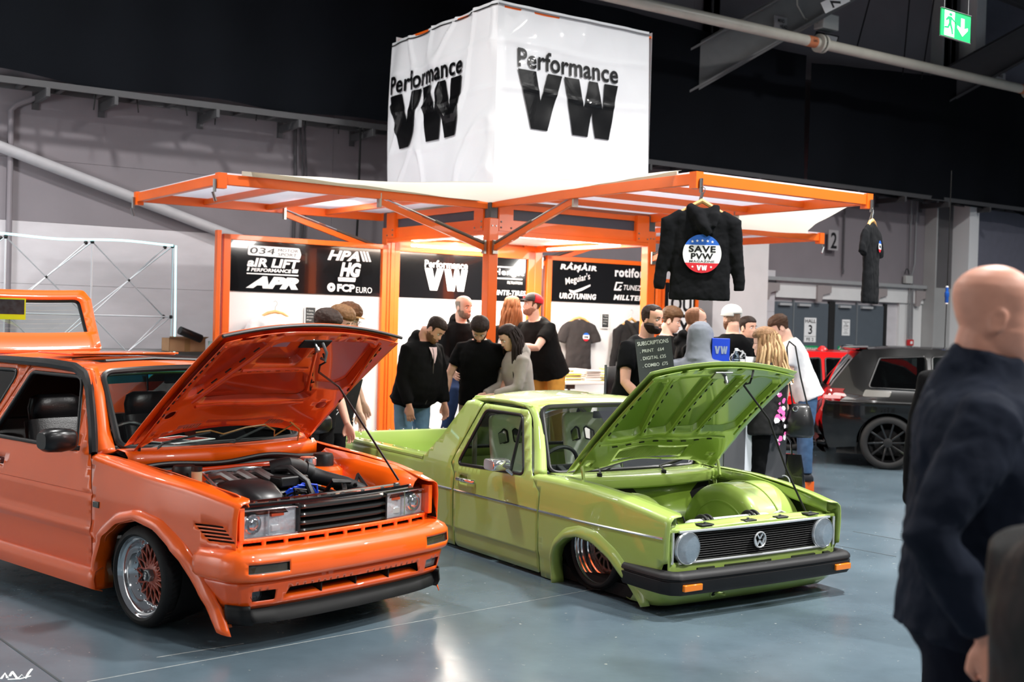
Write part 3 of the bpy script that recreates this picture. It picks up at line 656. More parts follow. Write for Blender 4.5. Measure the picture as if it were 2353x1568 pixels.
polys([[(.03, 0), (.10, -.012), (.20, .02), (.34, .07), (.34, .05), (.22, -.005), (.10, -.04), (.05, -.03)]], XZ(2.29, S - .024, 2.06), M_PRINT_W, rb, 'ribbon')
R(2.19, 2.72, 1.955, 2.02, 'UROTUNING', .06, .15)
R(2.99, 3.55, 2.235, 2.345, 'rotiform', .05); R(3.13, 3.55, 2.085, 2.145, 'TUNEZILLA', .02, .25); R(2.98, 3.45, 1.965, 2.025, 'MILLTEK', .06, .2)
polys([[(0, 0), (.11, 0), (.12, .02), (.03, .02), (.05, .085), (.13, .085), (.14, .1), (.03, .1)], [(.06, .02), (.075, .02), (.09, .06), (.12, .06), (.115, .045), (.10, .045), (.095, .03), (.06, .03)]], XZ(2.98, S - .024, 2.075), M_PRINT_W, rb, 'emblem')
sg = thing('framed_sign', 'orange framed black sign with white block letters behind the hanging hoodie', 'sign', kw(3.76, 1.86, 0), KR); kroot(sg)
MB().box((0, -.02, 1.40), (.52, .0, 2.20)).build('sign_board', M_BOARD, sg, ang=0)
for a, b in (((-.03, -.04, .02), (.0, .01, 2.24)), ((.52, -.04, .02), (.56, .01, 2.24)), ((-.03, -.04, 2.20), (.56, .01, 2.24)), ((-.03, -.04, 1.36), (.56, .01, 1.40))): MB().box(a, b).build('frame_rail', M_OR, sg, ang=0)
MB().box((.0, -.03, KG + .01), (.52, -.0, 1.36)).build('lower_board', M_WB, sg, ang=0)
MB().box((.08, -.028, 1.82), (.48, -.02, 2.08)).box((.08, -.028, 1.52), (.48, -.02, 1.78)).build('letter_tile', M_PRINT_W, sg, ang=0)
text('OU', XZ(.11, -.03, 1.85), .34, .20, M_PRINT_B, sg, .04); text('LY', XZ(.13, -.03, 1.55), .30, .20, M_PRINT_B, sg, .04)
# ------------------------------------------------ canopies
def canopy(o, ex, ey, w_, l_, ribs, z0, z1):
 """hinged lid: o = inner corner, ex along hinge (length w_), ey outward (length l_)"""
 o, ex, ey = V(o), V(ex), V(ey)
 P = lambda a, b, dz=0: o + ex * a + ey * b + V((0, 0, z0 + (z1 - z0) * b / l_ + dz))
 sk = MB(); sk.add([P(0, 0, .04), P(w_, 0, .04), P(w_, l_, .04), P(0, l_, .04), P(0, 0, .055), P(w_, 0, .055), P(w_, l_, .055), P(0, l_, .055)],
     [(0, 1, 2, 3), (7, 6, 5, 4), (0, 4, 5, 1), (1, 5, 6, 2), (2, 6, 7, 3), (3, 7, 4, 0)])
 s = sk.build('canopy_skin', M_SKIN, K, ang=0)
 for a, b, c, d in ((0, 0, w_, 0), (0, l_, w_, l_), (0, 0, 0, l_), (w_, 0, w_, l_)):
  MB().bar(P(a, b), P(c, d), .05, .08).build('edge_rail', M_OR, s, bev=.003)
 for t in ribs: MB().bar(P(0, l_ * t, .005), P(w_, l_ * t, .005), .05, .05).build('rib', M_OR, s, ang=0)
 for a in (0, w_):
  MB().bar(P(a, l_, -.07), P(a, l_, .05), .07, .07, ey).build('corner_block', M_OR, s, ang=0)
  b = MB(); q = P(a, l_ + .05, .0)
  b.tube([q, q + V((0, 0, -.05)), q + V((0, 0, -.10))], .014, 6).tube([q + V((0, 0, -.10)) + ey * .015, q + V((0, 0, -.17)) - ey * .01], .012, 6)
  b.build('latch_hook', M_STEEL, s)
 return P
PL = canopy((0, .02, 0), (0, 1, 0), (-1, 0, 0), 2.02, 2.5, (.25, .50, .75), 2.72, 2.72)
PR = canopy((0, 0, 0), (1, 0, 0), (0, -1, 0), S + .0, 2.6, (.25, .5, .75), 2.73, 2.735)
P3 = canopy((S, 0, 0), (0, 1, 0), (1, 0, 0), S, 2.5, (.33, .66), 2.70, 2.70)
M_BR = mat('bracket_steel', (170, 168, 160), .3, .9)
def strut(p, q):
 p, q = V(p), V(q); mid = p.lerp(q, .48)
 s = MB().bar(p, q, .035, .05).build('strut', M_OR, K, bev=.003)
 u = V((0, 0, .045))
 MB().tube([p + u, mid + u], .016, 8).build('ram_body', mat('ram_grey', (120, 116, 110), .3, .6), s)
 MB().tube([mid + u, q + u], .009, 8).build('ram_rod', M_CHROME, s)
 for e in (p, q):
  MB().bar(e + V((0, 0, -.05)), e + V((0, 0, .07)), .05, .02, (q - p)).build('strut_bracket', M_BR, s, ang=0)
strut((-.07, -.0, 2.33), (-1.12, .02, 2.66)); strut((-.07, S, 2.35), (-1.14, S + .02, 2.66))
strut((0, -.07, 2.33), (0.03, -1.17, 2.68)); strut((S, -.07, 2.33), (S, -1.17, 2.68))
strut((S + .07, 0, 2.33), (S + 1.12, .0, 2.66)); strut((S + .07, S, 2.33), (S + 1.12, S, 2.66))
M_TUBE = mat('lamp_tube', (255, 244, 225), .4, emit=14)
for a, b in (((.18, S - .16, 2.43), (1.05, S - .16, 2.43)), ((.3, .12, 2.47), (1.6, .12, 2.47)), ((.12, .3, 2.47), (.12, 1.55, 2.47)), ((S - .12, .3, 2.47), (S - .12, 1.5, 2.47))):
 MB().tube([a, b], .014, 8).build('lamp_tube', M_TUBE, K)
for (p, t, e, sx, sy_) in (((.93, .93, 2.50), None, 190, 1.5, 1.5),):
 lamp('AREA', kw(*p), e, sx, (1, .93, .82), kw(p[0], p[1], 0), 'kiosk_ceiling_lamp', sy=sy_)
lamp('AREA', kw(-.95, .9, 2.68), 42, .3, (1, .96, .9), kw(-.9, 1.6, 1.2), 'kiosk_canopy_lamp', sy=1.5)
lamp('AREA', kw(2.75, .7, 2.62), 42, .3, (1, .96, .9), kw(2.75, 1.6, 1.2), 'kiosk_canopy_lamp', sy=1.5)
lamp('AREA', kw(.9, -1.4, 2.66), 50, 1.2, (1, .96, .9), kw(.95, -1.2, 0), 'kiosk_canopy_lamp', sy=1.4)
MB().box((.95, .9, 1.16), (1.45, 1.15, 1.185)).build('counter_shelf', M_WB, K, ang=0)
MB().box((1.0, .95, KG + .2), (1.4, 1.1, 1.16)).build('counter_body', M_WB, K, ang=0)
MB().box((-.02, -.02, KG), (S + .02, S + .02, KG + .19)).build('kiosk_floor', mat('kiosk_floor', (120, 116, 112), .6), K, ang=0)
# ------------------------------------------------ white cube banner on the roof
M_VINYL = mat('white_vinyl', (236, 237, 240), .38, coat=.15, bump=.15, bs=5)
Cc = thing('banner_cube', 'tall white vinyl cube banner on top of the kiosk', 'banner', KO, KR); kroot(Cc)
def wr(a, z, f):
 """fold relief of the vinyl at along-face a (0..S) and height z"""
 p = V((a * 1.6, z * 1.4, f * 7.3))
 r = .030 * noise.noise(p) + .014 * noise.noise(p * 2.7)
 cr = abs(noise.noise(V((a * 2.2 + z * .8, z * 1.3, f * 3.1)))); r += .03 * max(0, .12 - cr) / .12 * (.9 if f else .12)
 for zc in (3.38, 3.78, 4.20): r += .010 * math.exp(-((z - zc - .02 * math.sin(a * 4 + f)) / .022) ** 2)
 if f: r += .014 * math.sin(a * 9 + z * 2.5 + 1.5 * math.sin(z * 2)) * (0.35 + .65 * max(0, (z - 2.9) / 1.7))
 e = min(1, a / .08, (S - a) / .08); return r * e * (1.0 if f else .7)
Z0, Z1 = 2.80, 4.555
def faceR(u, v, w_=0): return V((.04 + u * (S - .08) / S + .05 * (4.5 - v) / 1.7 * (u / S), .04 - wr(u, v, 0) - w_, v))
def faceL(u, v, w_=0): return V((.04 - wr(u, v, 1) - w_ - .03 * math.sin((4.55 - v) / 1.75 * PI) * min(1, u), .04 + u * (S + .06) / S, v - .05 * u / S))
def grid(fn, nx, nz, u0=0, u1=S):
 b = MB(); vs = [fn(u0 + (u1 - u0) * i / nx, Z0 + (Z1 - Z0) * j / nz) for j in range(nz + 1) for i in range(nx + 1)]
 return b.add(vs, [(j * (nx + 1) + i, j * (nx + 1) + i + 1, (j + 1) * (nx + 1) + i + 1, (j + 1) * (nx + 1) + i) for j in range(nz) for i in range(nx)])
grid(faceR, 90, 84).build('front_face', M_VINYL, Cc, ang=80)
grid(faceL, 90, 84).build('left_face', M_VINYL, Cc, ang=80)
grid(lambda u, v: V((S - .0, .04 + u, v)), 4, 4).build('right_face', M_VINYL, Cc, ang=0)
grid(lambda u, v: V((.04 + u * .97, S + .02, v)), 4, 4).build('rear_face', M_VINYL, Cc, ang=0)
MB().box((.05, .05, 4.50), (S, S, 4.52)).build('top_frame', M_OR, Cc, ang=0)
MB().tube([faceR(S * k / 12, 4.52, .012) for k in range(13)], .008, 5).build('hem_seam', mat('seam', (120, 120, 124), .7), Cc)
MB().tube([faceL(S * k / 30, 4.52, .008) for k in range(31)], .006, 5).build('hem_seam', M_MATTE, Cc)
M_VB = mat('gloss_black_vinyl', (8, 8, 10), .3, coat=.3, bump=.1, bs=9)
pvw(None, 1.22, .72, M_VB, Cc, fn=lambda x, y, z: faceR(.225 + x, 3.445 + y, .014), sub=.03)
pvw(None, 1.27, .75, M_VB, Cc, fn=lambda x, y, z: faceL(1.80 - x, 3.435 + y, .014), sub=.045)
# ------------------------------------------------ tarpaulins
M_TARP = translucent('white_tarp', (232, 228, 216))
t = MB(); A, B_, Cn = V((-2.32, .0, 2.80)), V((0, -2.45, 2.81)), V((-.02, -.02, 2.73)); n = 26; vs = []; fs = []
for i in range(n + 1):
 for j in range(n + 1 - i):
  a, b = i / n, j / n; c = 1 - a - b; p = A * a + B_ * b + Cn * c; p = p + V((0, 0, -.09 * 4 * a * b + .10 * 4 * c * min(a, b) * (a + b) + .012 * noise.noise(p * 3))); vs.append(p)
ix = {}; q = 0
for i in range(n + 1):
 for j in range(n + 1 - i): ix[i, j] = q; q += 1
for i in range(n):
 for j in range(n - i):
  fs.append((ix[i, j], ix[i + 1, j], ix[i, j + 1]))
  if j < n - i - 1: fs.append((ix[i + 1, j], ix[i + 1, j + 1], ix[i, j + 1]))
o = t.add(vs, fs).build('tarpaulin', M_TARP, None, ang=60); o.location = KO; o.rotation_euler = (0, 0, KR); kroot(o)
tag(o, 'white tarpaulin stretched between the two front canopies below the cube', 'tarpaulin')
t = MB(); vs = []
A, B_, Cn = V((S, -2.62, 2.76)), V((S + 2.45, -.02, 2.74)), V((S, 0, 2.72))
for i in range(n + 1):
 for j in range(n + 1 - i):
  a, b = i / n, j / n; c = 1 - a - b; p = A * a + B_ * b + Cn * c
  m_ = V((S, -0, 2.7)); pull = 4 * a * b * .30; p = p + (V((S, 0, 0)) - V((p.x, p.y, 0))) * pull * .5 + V((0, 0, -.10 * 4 * a * b - .05 * c * (a + b) * 2 + .015 * noise.noise(p * 2))); vs.append(p)
o = t.add(vs, fs).build('tarpaulin', M_TARP, None, ang=60); o.location = KO; o.rotation_euler = (0, 0, KR); kroot(o)
tag(o, 'sagging white tarpaulin behind the hanging hoodie on the right', 'tarpaulin')
for (x0, y0, x1, y1, z) in ((-2.35, -.0, -.15, -.0, 2.775), (0.0, -2.4, 0, -.15, 2.79)):
 MB().bar((x0, y0 - .03 if y0 == y1 else y0, z), (x1, y1 - .03 if y0 == y1 else y1, z - .02), .02, .035).build('keder_rail', mat('keder', (190, 184, 170), .6), K, ang=0)
t = thing('plinth', 'low orange plinth on the floor to the right of the kiosk', 'plinth', (1.68, 11.12, 0), KR)
MB().box((0, 0, 0), (1.82, .42, .11)).build('plinth_box', M_OR, t, bev=.004)
for i, (x, y, r, c) in enumerate(((1.02, .10, .3, (232, 228, 222)), (1.10, .16, -.2, (240, 215, 120)), (1.16, .08, .1, (235, 232, 230)), (.95, .18, .5, (220, 222, 226)))):
 p = MB().box((-.105, -.075, 0), (.105, .075, .003)).build('leaflet', mat('leaf%d' % i, c, .5), None, ang=0); p.location = V((1.68, 11.12, .111 + i * .004)) + Matrix.Rotation(KR, 3, 'Z') @ V((x + .42, y + .08, 0)); p.rotation_euler = (0, 0, KR + r)
 tag(p, ['white leaflet lying nearest the middle of the orange plinth', 'yellowish leaflet in the fan on the orange plinth', 'topmost white leaflet in the fan on the plinth', 'pale blue leaflet at the left of the fan on the plinth'][i], 'leaflet', 'leaflets on the orange plinth')
# ================================================================== car building blocks (local frame: x forward, y left, z up)
def interp(x, T):
 if x <= T[0][0]: return T[0][1]
 for (a, p), (b, q) in zip(T, T[1:]):
  if x <= b: t = (x - a) / (b - a); return p + (q - p) * t
 return T[-1][1]
def sinterp(x, T):
 if x <= T[0][0]: return T[0][1]
 for (a, p), (b, q) in zip(T, T[1:]):
  if x <= b: t = (x - a) / (b - a); t = t * t * (3 - 2 * t) * .5 + t * .5; return p + (q - p) * t
 return T[-1][1]
def mirror(o, parent=None):
 me = o.data.copy(); me.transform(Matrix.Diagonal((1, -1, 1, 1))); me.flip_normals()
 c = o.copy(); c.data = me; COL.objects.link(c); c.parent = parent or o.parent
 for ch in list(o.children): mirror(ch, c)
 return c
M_GLASS = glassmat('car_glass', (238, 246, 243), .9)
M_GLASSD = glassmat('dark_car_glass', (120, 128, 128), 1.0)
M_SEAL = mat('window_seal', (14, 14, 15), .35)
M_LENS = glassmat('lamp_lens', (246, 248, 250), .7)
M_REFL = mat('lamp_reflector', (238, 241, 244), .3, .35, coat=.8, bump=.9, bs=38)
M_AMBER = mat('amber_lens', (235, 120, 10), .2, coat=.6)
M_UNDER = mat('underbody', (14, 14, 15), .9)
M_HOSE = mat('hose_rubber', (24, 24, 26), .45)
def axle(x, y, z, camber=0):
 """matrix: local z points outboard on the near (-y) side"""
 return Matrix.Translation((x, y, z)) @ Matrix.Rotation(PI / 2 + camber, 4, 'X')
def tyre(w, R, ri, wd, tread=True):
 """w: wheel parent; outer face at local z=0, inboard negative"""
 prof = [(ri, -.004), (ri + .012, .006), (R - .03, .004), (R - .012, -.006), (R, -.03), (R, -wd + .03), (R - .012, -wd + .006), (ri + .01, -wd), (ri, -wd + .01)]
 t = MB().lathe(prof + [prof[0]], 56, close=True).build('tyre', M_RUBBER, w, ang=45)
 if tread:
  b = MB()
  for k in range(56):
   a = 2 * PI * k / 56
   for z0, z1, s in ((-.035, -.075, 1), (-wd + .035, -wd + .075, -1)):
    c, s_ = math.cos(a), math.sin(a); a2 = a + .05 * s
    b.bar((R * c, R * s_, z0), (R * math.cos(a2), R * math.sin(a2), z1), .010, .006, V((c, s_, 0)))
  b.build('tread_block', M_RUBBER, w, ang=0, kind='stuff')
 return t
def rimprof(w, prof, m, n=56, name='rim_dish'): return MB().lathe(prof, n, close=True).build(name, m, w, ang=50)
def arcpts(cx, cz, r, a0, a1, n, rz=None): return [(cx + r * math.cos(a0 + (a1 - a0) * k / n), cz + (rz or r) * math.sin(a0 + (a1 - a0) * k / n)) for k in range(n + 1)]
def resample(P, n):
 P = [V(p) for p in P]; L = [0]
 for a, b in zip(P, P[1:]): L.append(L[-1] + (b - a).length)
 out = []
 for k in range(n):
  s = L[-1] * k / (n - 1); j = 0
  while j < len(L) - 2 and L[j + 1] < s: j += 1
  t = (s - L[j]) / max(1e-9, L[j + 1] - L[j]); out.append(P[j].lerp(P[j + 1], t))
 return out
def strips(curves, n=40):
 """skin between several open curves (each resampled)"""
 return MB().loft([resample(c, n) for c in curves], closed=False)
def bonnet_frame(o, u, half, name='bonnet'):
 """matrix of an open bonnet: local x along it from the hinge, y left, z = outer normal"""
 return bmat(u, (0, 1, 0), o)
# ================================================================== orange hatchback
def golf():
 G = thing('hatchback_car', 'orange hatchback with open bonnet, raised tailgate and crossed-spoke wheels', 'car', (-1.4417, 6.8844, 0), -math.radians(40.677))
 P = mat('orange_car_paint', (250, 97, 8), .38, coat=1.0)
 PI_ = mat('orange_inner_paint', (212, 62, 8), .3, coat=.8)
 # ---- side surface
 YT = [(.12, .775), (.20, .80), (.25, .815), (.425, .820), (.435, .826), (.455, .834), (.47, .834), (.485, .824), (.655, .826), (.662, .818), (.67, .824), (.74, .812), (.87, .782), (1.34, .622), (1.40, .60)]
 def hw(x, z):
  y = interp(z, YT)
  if x > 0: y *= 1 - .155 * (x / .80) ** 1.6
  if x < -2.3: y *= 1 - .06 * ((-2.3 - x) / .8) ** 1.5
  return y
 zs = lambda x: .872 - .086 * (x + .53) - .12 * max(0, (x - .35)) ** 1.5
 R = .035
 def smap(x, w_):                      # w_ = height relative to the shoulder
  z = zs(x) + w_; k = -R
  if w_ <= k: return (x, -hw(x, z), z)
  t = (w_ - k); y0 = hw(x, zs(x) - R)
  if t < R * PI / 2: a = t / R; return (x, -(y0 - R * (1 - math.cos(a))), zs(x) - R + R * math.sin(a))
  return (x, -(y0 - R - (t - R * PI / 2)), zs(x) + (t - R * PI / 2) * .10)
 pre = lambda x, z: (x, z - zs(x) if z < 2 else z - 3)
 arch = fillet([(-.37, .16), (-.375, .30), (-.30, .43), (-.16, .535), (.02, .575), (.19, .545), (.33, .45), (.44, .33), (.52, .22)], .12, 5, False)
 top = .085
 fo = [(-.432, .24), (-.37, .24)] + arch[2:-1] + [(.49, .26), (.55, .49), (.735, .50), (.742, .73), (.742, 3 - .01), (.735, 3 + top - .03), (.70, 3 + top), (-.25, 3 + top), (-.40, 3 + .07), (-.52, 3 + .03), (-.53, .865), (-.50, .82), (-.436, .66)]
 vents = []
 for k in range(5):
  x0, z0 = .462 + .022 * k, .617 - .0175 * k
  vents.append(fillet([(x0, z0), (x0 + .19 - .004 * k, z0 + .004), (x0 + .20 - .004 * k, z0 - .006), (x0 + .008, z0 - .010)], .003, 2))
 def pz(x, z): return (x, (z - 3) if z > 2 else z - zs(x))
 def sd(outline, holes=(), res=.05, name='wing', m=P, fn=smap, rows=None):
  xs = [-3.2 + .05 * i for i in range(82)]
  zr = rows or [-.60 + .05 * i for i in range(12)] + [-.045, -.035, -.028, -.018, -.008, .002, .012, .02, .035, .055]
  O = [(x, z) for x, z in outline]
  b = MB(); loops = []
  def dn(L):
   out = []
   for i in range(len(L)):
    a, c = pz(*L[i]), pz(*L[(i + 1) % len(L)]); a, c = V(a), V(c)
    k = max(1, int(math.ceil((c - a).length / (res if abs(c.y - a.y) < .2 or c.y < -.06 else .02))))
    out += [tuple(a.lerp(c, j / k)) for j in range(k)]
   return out
  return sheet(dn(O), fn, [dn(h) for h in holes], res=9, us=xs, vs=zr).build(name, m, G, ang=40, solid=.006, off=1 if name != 'x' else 0)
 w1 = sd(fo, vents, .03, 'front_wing')
 for q in vents:                        # dark backing behind the vents
  pass
 vb = MB().add([(.45, -hw(.5, .6) + .015, .52), (.74, -hw(.70, .6) + .012, .52), (.70, -hw(.7, .6) + .012, .63), (.44, -hw(.5, .6) + .015, .63)], [(0, 1, 2, 3)]).build('vent_duct', M_MATTE, w1, ang=0)
 mirror(w1)
 win = fillet([(-1.735, .885), (-1.50, 1.290), (-.895, 1.290), (-.70, .885)], [.03, .07, .10, .03], 6)
 dr = fillet([(-1.79, .24), (-.442, .24), (-.446, .66), (-.512, .82), (-.545, .872), (-.605, .93), (-.79, 1.27), (-.86, 1.335), (-1.53, 1.345), (-1.80, .90)], [.01, .01, 0, 0, 0, .03, .08, .06, .02, .02], 5)
 hz = fillet([(-1.64, .725), (-1.50, .725), (-1.50, .765), (-1.64, .765)], .01, 2)
 dsm = lambda x, w_: (x, -hw(x, zs(x) + w_), zs(x) + w_)
 rowsd = [-.62 + .04 * i for i in range(28)]
 rowsz = None
 def flat(outline, holes, name, m=P, res=.05, off=0.0, solid=.006):
  zr = [.26, .32, .38, .42, .428, .434, .44, .448, .455, .463, .471, .48, .487, .53, .58, .63, .652, .658, .664, .670, .69, .74, .80, .86, .92, .98, 1.05, 1.12, 1.2, 1.28]
  return sheet(outline, lambda x, z: (x, -hw(x, z) - off, z), holes, res=res, us=[-3.2 + .055 * i for i in range(74)], vs=zr).build(name, m, G, ang=40, solid=solid, off=1)
 d = flat(dr, [win, hz], 'door')
 def ring(outer, wdt, name, m, off, parent=None, r=.010, close=True):
  pts = [(x, -hw(x, z) - off, z) for x, z in outer]
  return MB().tube(pts, r, 8, closed=close).build(name, m, parent or G, ang=60)
 ring(dens(win, .05), 0, 'window_seal', M_SEAL, .002, d, .014)
 MB().box((-1.62, -hw(-1.6, .74) + .004, .73), (-1.51, -hw(-1.6, .74) + .012, .762)).build('handle_recess', mat('handle_recess', (120, 25, 12), .5), d, ang=0)
 MB().box((-1.64, -hw(-1.6, .74) - .028, .733), (-1.515, -hw(-1.6, .74) - .012, .757)).build('door_handle', M_STEEL, d, bev=.004)
 mm = MB()
 rings = []
 for y, a, b_ in ((-.83, .05, .045), (-.86, .085, .06), (-.93, .10, .068), (-1.00, .098, .064), (-1.03, .07, .045)): rings.append([V((-.64 + (c.x) * 1, y, .955 + c.y)) for c in ering((0, 0, 0), a * .75, b_, n=20, p=.65)])
 mm.loft(rings); mir = mm.build('door_mirror', mat('mirror_black', (15, 15, 17), .3), d, ang=50)
 MB().bar((-.66, -.80, .90), (-.65, -.90, .915), .05, .03).build('mirror_arm', M_BLACK, mir, bev=.005)
 dm = mirror(d); w9 = sheet(win, lambda x, z: (x, hw(x, z) - .01, z), res=.12).build('door_glass', glassmat('added_dark_pane', (26, 30, 30)), dm, ang=80)  # near-black pane added on the far door to darken the cabin
 ln = sheet([(x - (.0), z) for x, z in dr], lambda x, z: (x, -hw(x, z) + .03, z), [win], res=.1).build('door_lining', mat('cabin_black', (17, 17, 18), .6), G, ang=60); mirror(ln)
 qw = fillet([(-1.86, .93), (-1.665, 1.295), (-2.25, 1.285), (-2.40, .96)], .05, 5)
 rarch = [(-2.475 + .37 * math.cos(t), .27 + .32 * math.sin(t)) for t in [PI * k / 16 for k in range(17)]][::-1]
 rq = [(-3.02, .30)] + [(-2.86, .30)] + rarch[1:-1] + [(-2.10, .24), (-1.80, .24), (-1.81, .90), (-1.545, 1.345), (-1.62, 1.352), (-2.66, 1.345), (-2.80, 1.29), (-2.95, .93), (-3.03, .88)]
 q = flat(rq, [qw], 'rear_quarter'); ring(dens(qw, .05), 0, 'window_seal', M_SEAL, .001, q, .012)
 sheet(qw, lambda x, z: (x, -hw(x, z) + .006, z), res=.12).build('side_glass', M_GLASSD, q, ang=80)
 mirror(q)
 sk = strips([[(x, -y, z) for x in (-2.06, -1.4, -.8, -.36)] for y, z in ((.80, .262), (.845, .245), (.855, .20), (.845, .145), (.80, .13))], 24).build('side_skirt', P, G, ang=60, solid=.006); mirror(sk)
 def off(pts, r, cx, cz): return pts
 fl_in = [(-.375, .14), (-.37, .30), (-.30, .44), (-.16, .54), (.02, .585), (.19, .555), (.34, .46), (.46, .34), (.56, .22), (.66, .10)]
 fl_in = fillet(fl_in, .12, 4, False)
 fl_out = fillet([(-.44, .20), (-.43, .33), (-.34, .50), (-.18, .60), (.03, .645), (.23, .61), (.40, .51), (.54, .37), (.66, .22), (.745, .08)], .12, 4, False)
 IN = resample([(x, z, 0) for x, z in fl_in], 44); OU = resample([(x, z, 0) for x, z in fl_out], 44)
 def lerp3(t): return [a.lerp(b, t) for a, b in zip(IN, OU)]
 cv = []
 for t, o in ((1.0, -.002), (.85, .014), (.55, .030), (.2, .036), (0, .030), (-.02, .0), (-.02, -.07)): cv.append([(p.x, -hw(min(p.x, .5), max(p.y, .2)) - o, p.y) for p in lerp3(t)])
 fl = MB().loft(cv, closed=False).build('arch_flare', P, G, ang=60, solid=.004); mirror(fl)
 IN2 = resample([(-2.475 + .35 * math.cos(t), .28 + .33 * math.sin(t), 0) for t in [PI * 1.02 - PI * 1.04 * k / 24 for k in range(25)]], 40)
 cv = []
 for s_, o in ((1.18, -.002), (1.1, .02), (1.02, .034), (1.0, .03), (.99, -.07)): cv.append([(-2.475 + (p.x + 2.475) * s_, -hw(p.x, max(p.y, .2)) - o, .28 + (p.y - .28) * s_) for p in IN2])
 fr = MB().loft(cv, closed=False).build('arch_flare', P, G, ang=60, solid=.004); mirror(fr)
 def roofz(x, y):
  z = 1.385 - .035 * (abs(y) / .6) ** 2.2 - .06 * max(0, (x + 1.25) / .35) ** 2 * 1.0 - .03 * max(0, (-2.2 - x) / .4) ** 2
  return z
 fe = lambda y: -.90 - .05 * (y / .6) ** 2 + .02
 ro = [(fe(y) - .0, y) for y in [-.585 + 1.17 * k / 14 for k in range(15)]]
 ro = ro + [(-1.6, .622), (-2.74, .60)] + [(-2.79, .4), (-2.81, 0), (-2.79, -.4)] + [(-2.74, -.60), (-1.6, -.622)]
 so = fillet([(-1.12, -.40), (-1.12, .40), (-1.50, .40), (-1.50, -.40)], .04, 4)
 rf = sheet(ro, lambda x, y: (x, y, roofz(x, y)), [so], res=.07).build('roof', P, G, ang=50, solid=.02, off=-1)
 MB().loft([[(x, y, roofz(x, y) + dz) for x, y in so] for dz in (.004, -.05)], cap=False).build('sunroof_surround', M_BLACK, rf)
 MB().box((-1.50, -.39, 1.40), (-1.47, .39, 1.412)).box((-1.95, -.38, 1.392), (-1.50, .38, 1.404)).build('sunroof_panel', P, rf, bev=.004)
 MB().tube([(-1.14, -.36, 1.372), (-1.16, 0, 1.385), (-1.14, .36, 1.372)], .012, 6).build('sunroof_deflector', M_BLACK, rf)
 for sgn in (1,):
  path = [(-2.75, -.625, 1.335), (-1.9, -.640, 1.355), (-1.3, -.642, 1.355), (-1.0, -.635, 1.342), (-.87, -.638, 1.30), (-.79, -.66, 1.22), (-.65, -.715, 1.02), (-.545, -.765, .87)]
  p_ = resample(path, 40); b = MB().tube(p_, [.014 + .012 * min(1, k / 34) for k in range(40)], 8, flat=1.3).build('drip_rail', mat('rail_black', (20, 20, 22), .35), G); mirror(b)
  a0 = resample([(-.93, -.625, 1.345), (-.86, -.625, 1.31), (-.76, -.66, 1.20), (-.62, -.715, .99), (-.52, -.755, .865)], 20)
  a1 = resample([(-.88, -.56, 1.345), (-.83, -.575, 1.305), (-.73, -.60, 1.20), (-.58, -.64, .98), (-.47, -.67, .885)], 20)
  b = MB().loft([a0, a1], closed=False).build('windscreen_pillar', P, G, ang=60, solid=.02, off=0); mirror(b)
 def wsf(u, v):                          # u across -1..1, v up 0..1
  x = -.475 - .355 * v - .0 ; bow = .11 * (1 - u * u) * (1 - .35 * v); z = .905 + .415 * v + .025 * (1 - u * u) * v
  return V((x + bow, u * (.645 - .085 * v), z - .01 * (1 - u * u) * (1 - v)))
 wo = fillet([(-1, 0), (1, 0), (1, 1), (-1, 1)], .12, 6)
 ws = sheet(wo, lambda u, v: wsf(u, v), res=.12).build('windscreen', M_GLASS, G, ang=80)
 MB().tube([wsf(u, v) for u, v in dens(wo, .1)], .020, 8, closed=True).build('windscreen_seal', M_SEAL, ws)
 sv = [wsf(u, v) + V((.012, 0, .004)) for u, v in dens(wo, .1)]
 MB().tube(sv, .005, 6, closed=True).build('seal_trim', mat('seal_bright', (90, 92, 96), .25, .5), ws)
 scu = strips([[(x + .11 * (1 - (y / .68) ** 2), y, z) for y in [-.68 + 1.36 * k / 12 for k in range(13)]] for x, z in ((-.475, .885), (-.44, .905), (-.36, .895), (-.33, .87), (-.33, .80))], 30).build('scuttle', P, G, ang=50, solid=.004)
 MB().box((-.40, -.66, .70), (-.20, .66, .785)).build('plenum_tray', M_MATTE, G, bev=.02)
 sl = [( -.22 + .05 * math.cos(y * 3), y, .812 + .012 * math.sin(y * 9) + .02 * math.cos(y * 2.2)) for y in [-.66 + 1.32 * k / 30 for k in range(31)]]
 MB().tube(sl, .013, 8).build('plenum_seal', M_HOSE, G)
 MB().loft([[(x_, y, z_) for (x_, z_) in ((p[0] - .02, p[2] - .005), (p[0] - .005, p[2] - .10))] for p in sl for y in [p[1]]], closed=False).build('plenum_wall', M_BLACK, G, solid=.005)
 bay = MB(); bay.box((-.20, -.66, .25), (-.16, .66, .80)); 
 bay.build('firewall', PI_, G, bev=.01)
 inn = MB().loft([[(x, y, z) for x in (-.22, .1, .4, .66)] for y, z in ((-.665, .845), (-.60, .80), (-.56, .72), (-.54, .45), (-.50, .28))], closed=False).build('inner_wing', P, G, ang=40, solid=.006)
 for v in inn.data.vertices: v.co.z -= .09 * max(0, v.co.x + .1) * (1 if v.co.z > .6 else 0)
 il = mirror(inn)
 for sg in (-1, 1): y0, y1 = sorted((sg * .657, sg * .688)); MB().box((.66, y0, .545), (.722, y1, .712)).build('lamp_surround', P, G, bev=.004)
 for sg in (-1, 1):
  tw = MB().lathe([(.15, .30), (.125, .62), (.11, .745), (.085, .765), (.0, .765)], 24, Matrix.Translation((-.03, sg * .50, 0))).build('strut_tower', P, G)
  MB().lathe([(.066, .762), (.066, .82), (.058, .838), (.035, .842), (.0, .835)], 24, Matrix.Translation((-.05, sg * .50, 0))).build('tower_cap', M_BLACK, tw)
 MB().box((-.2, -.55, .22), (.64, .55, .25)).build('undertray', M_UNDER, G, ang=0)
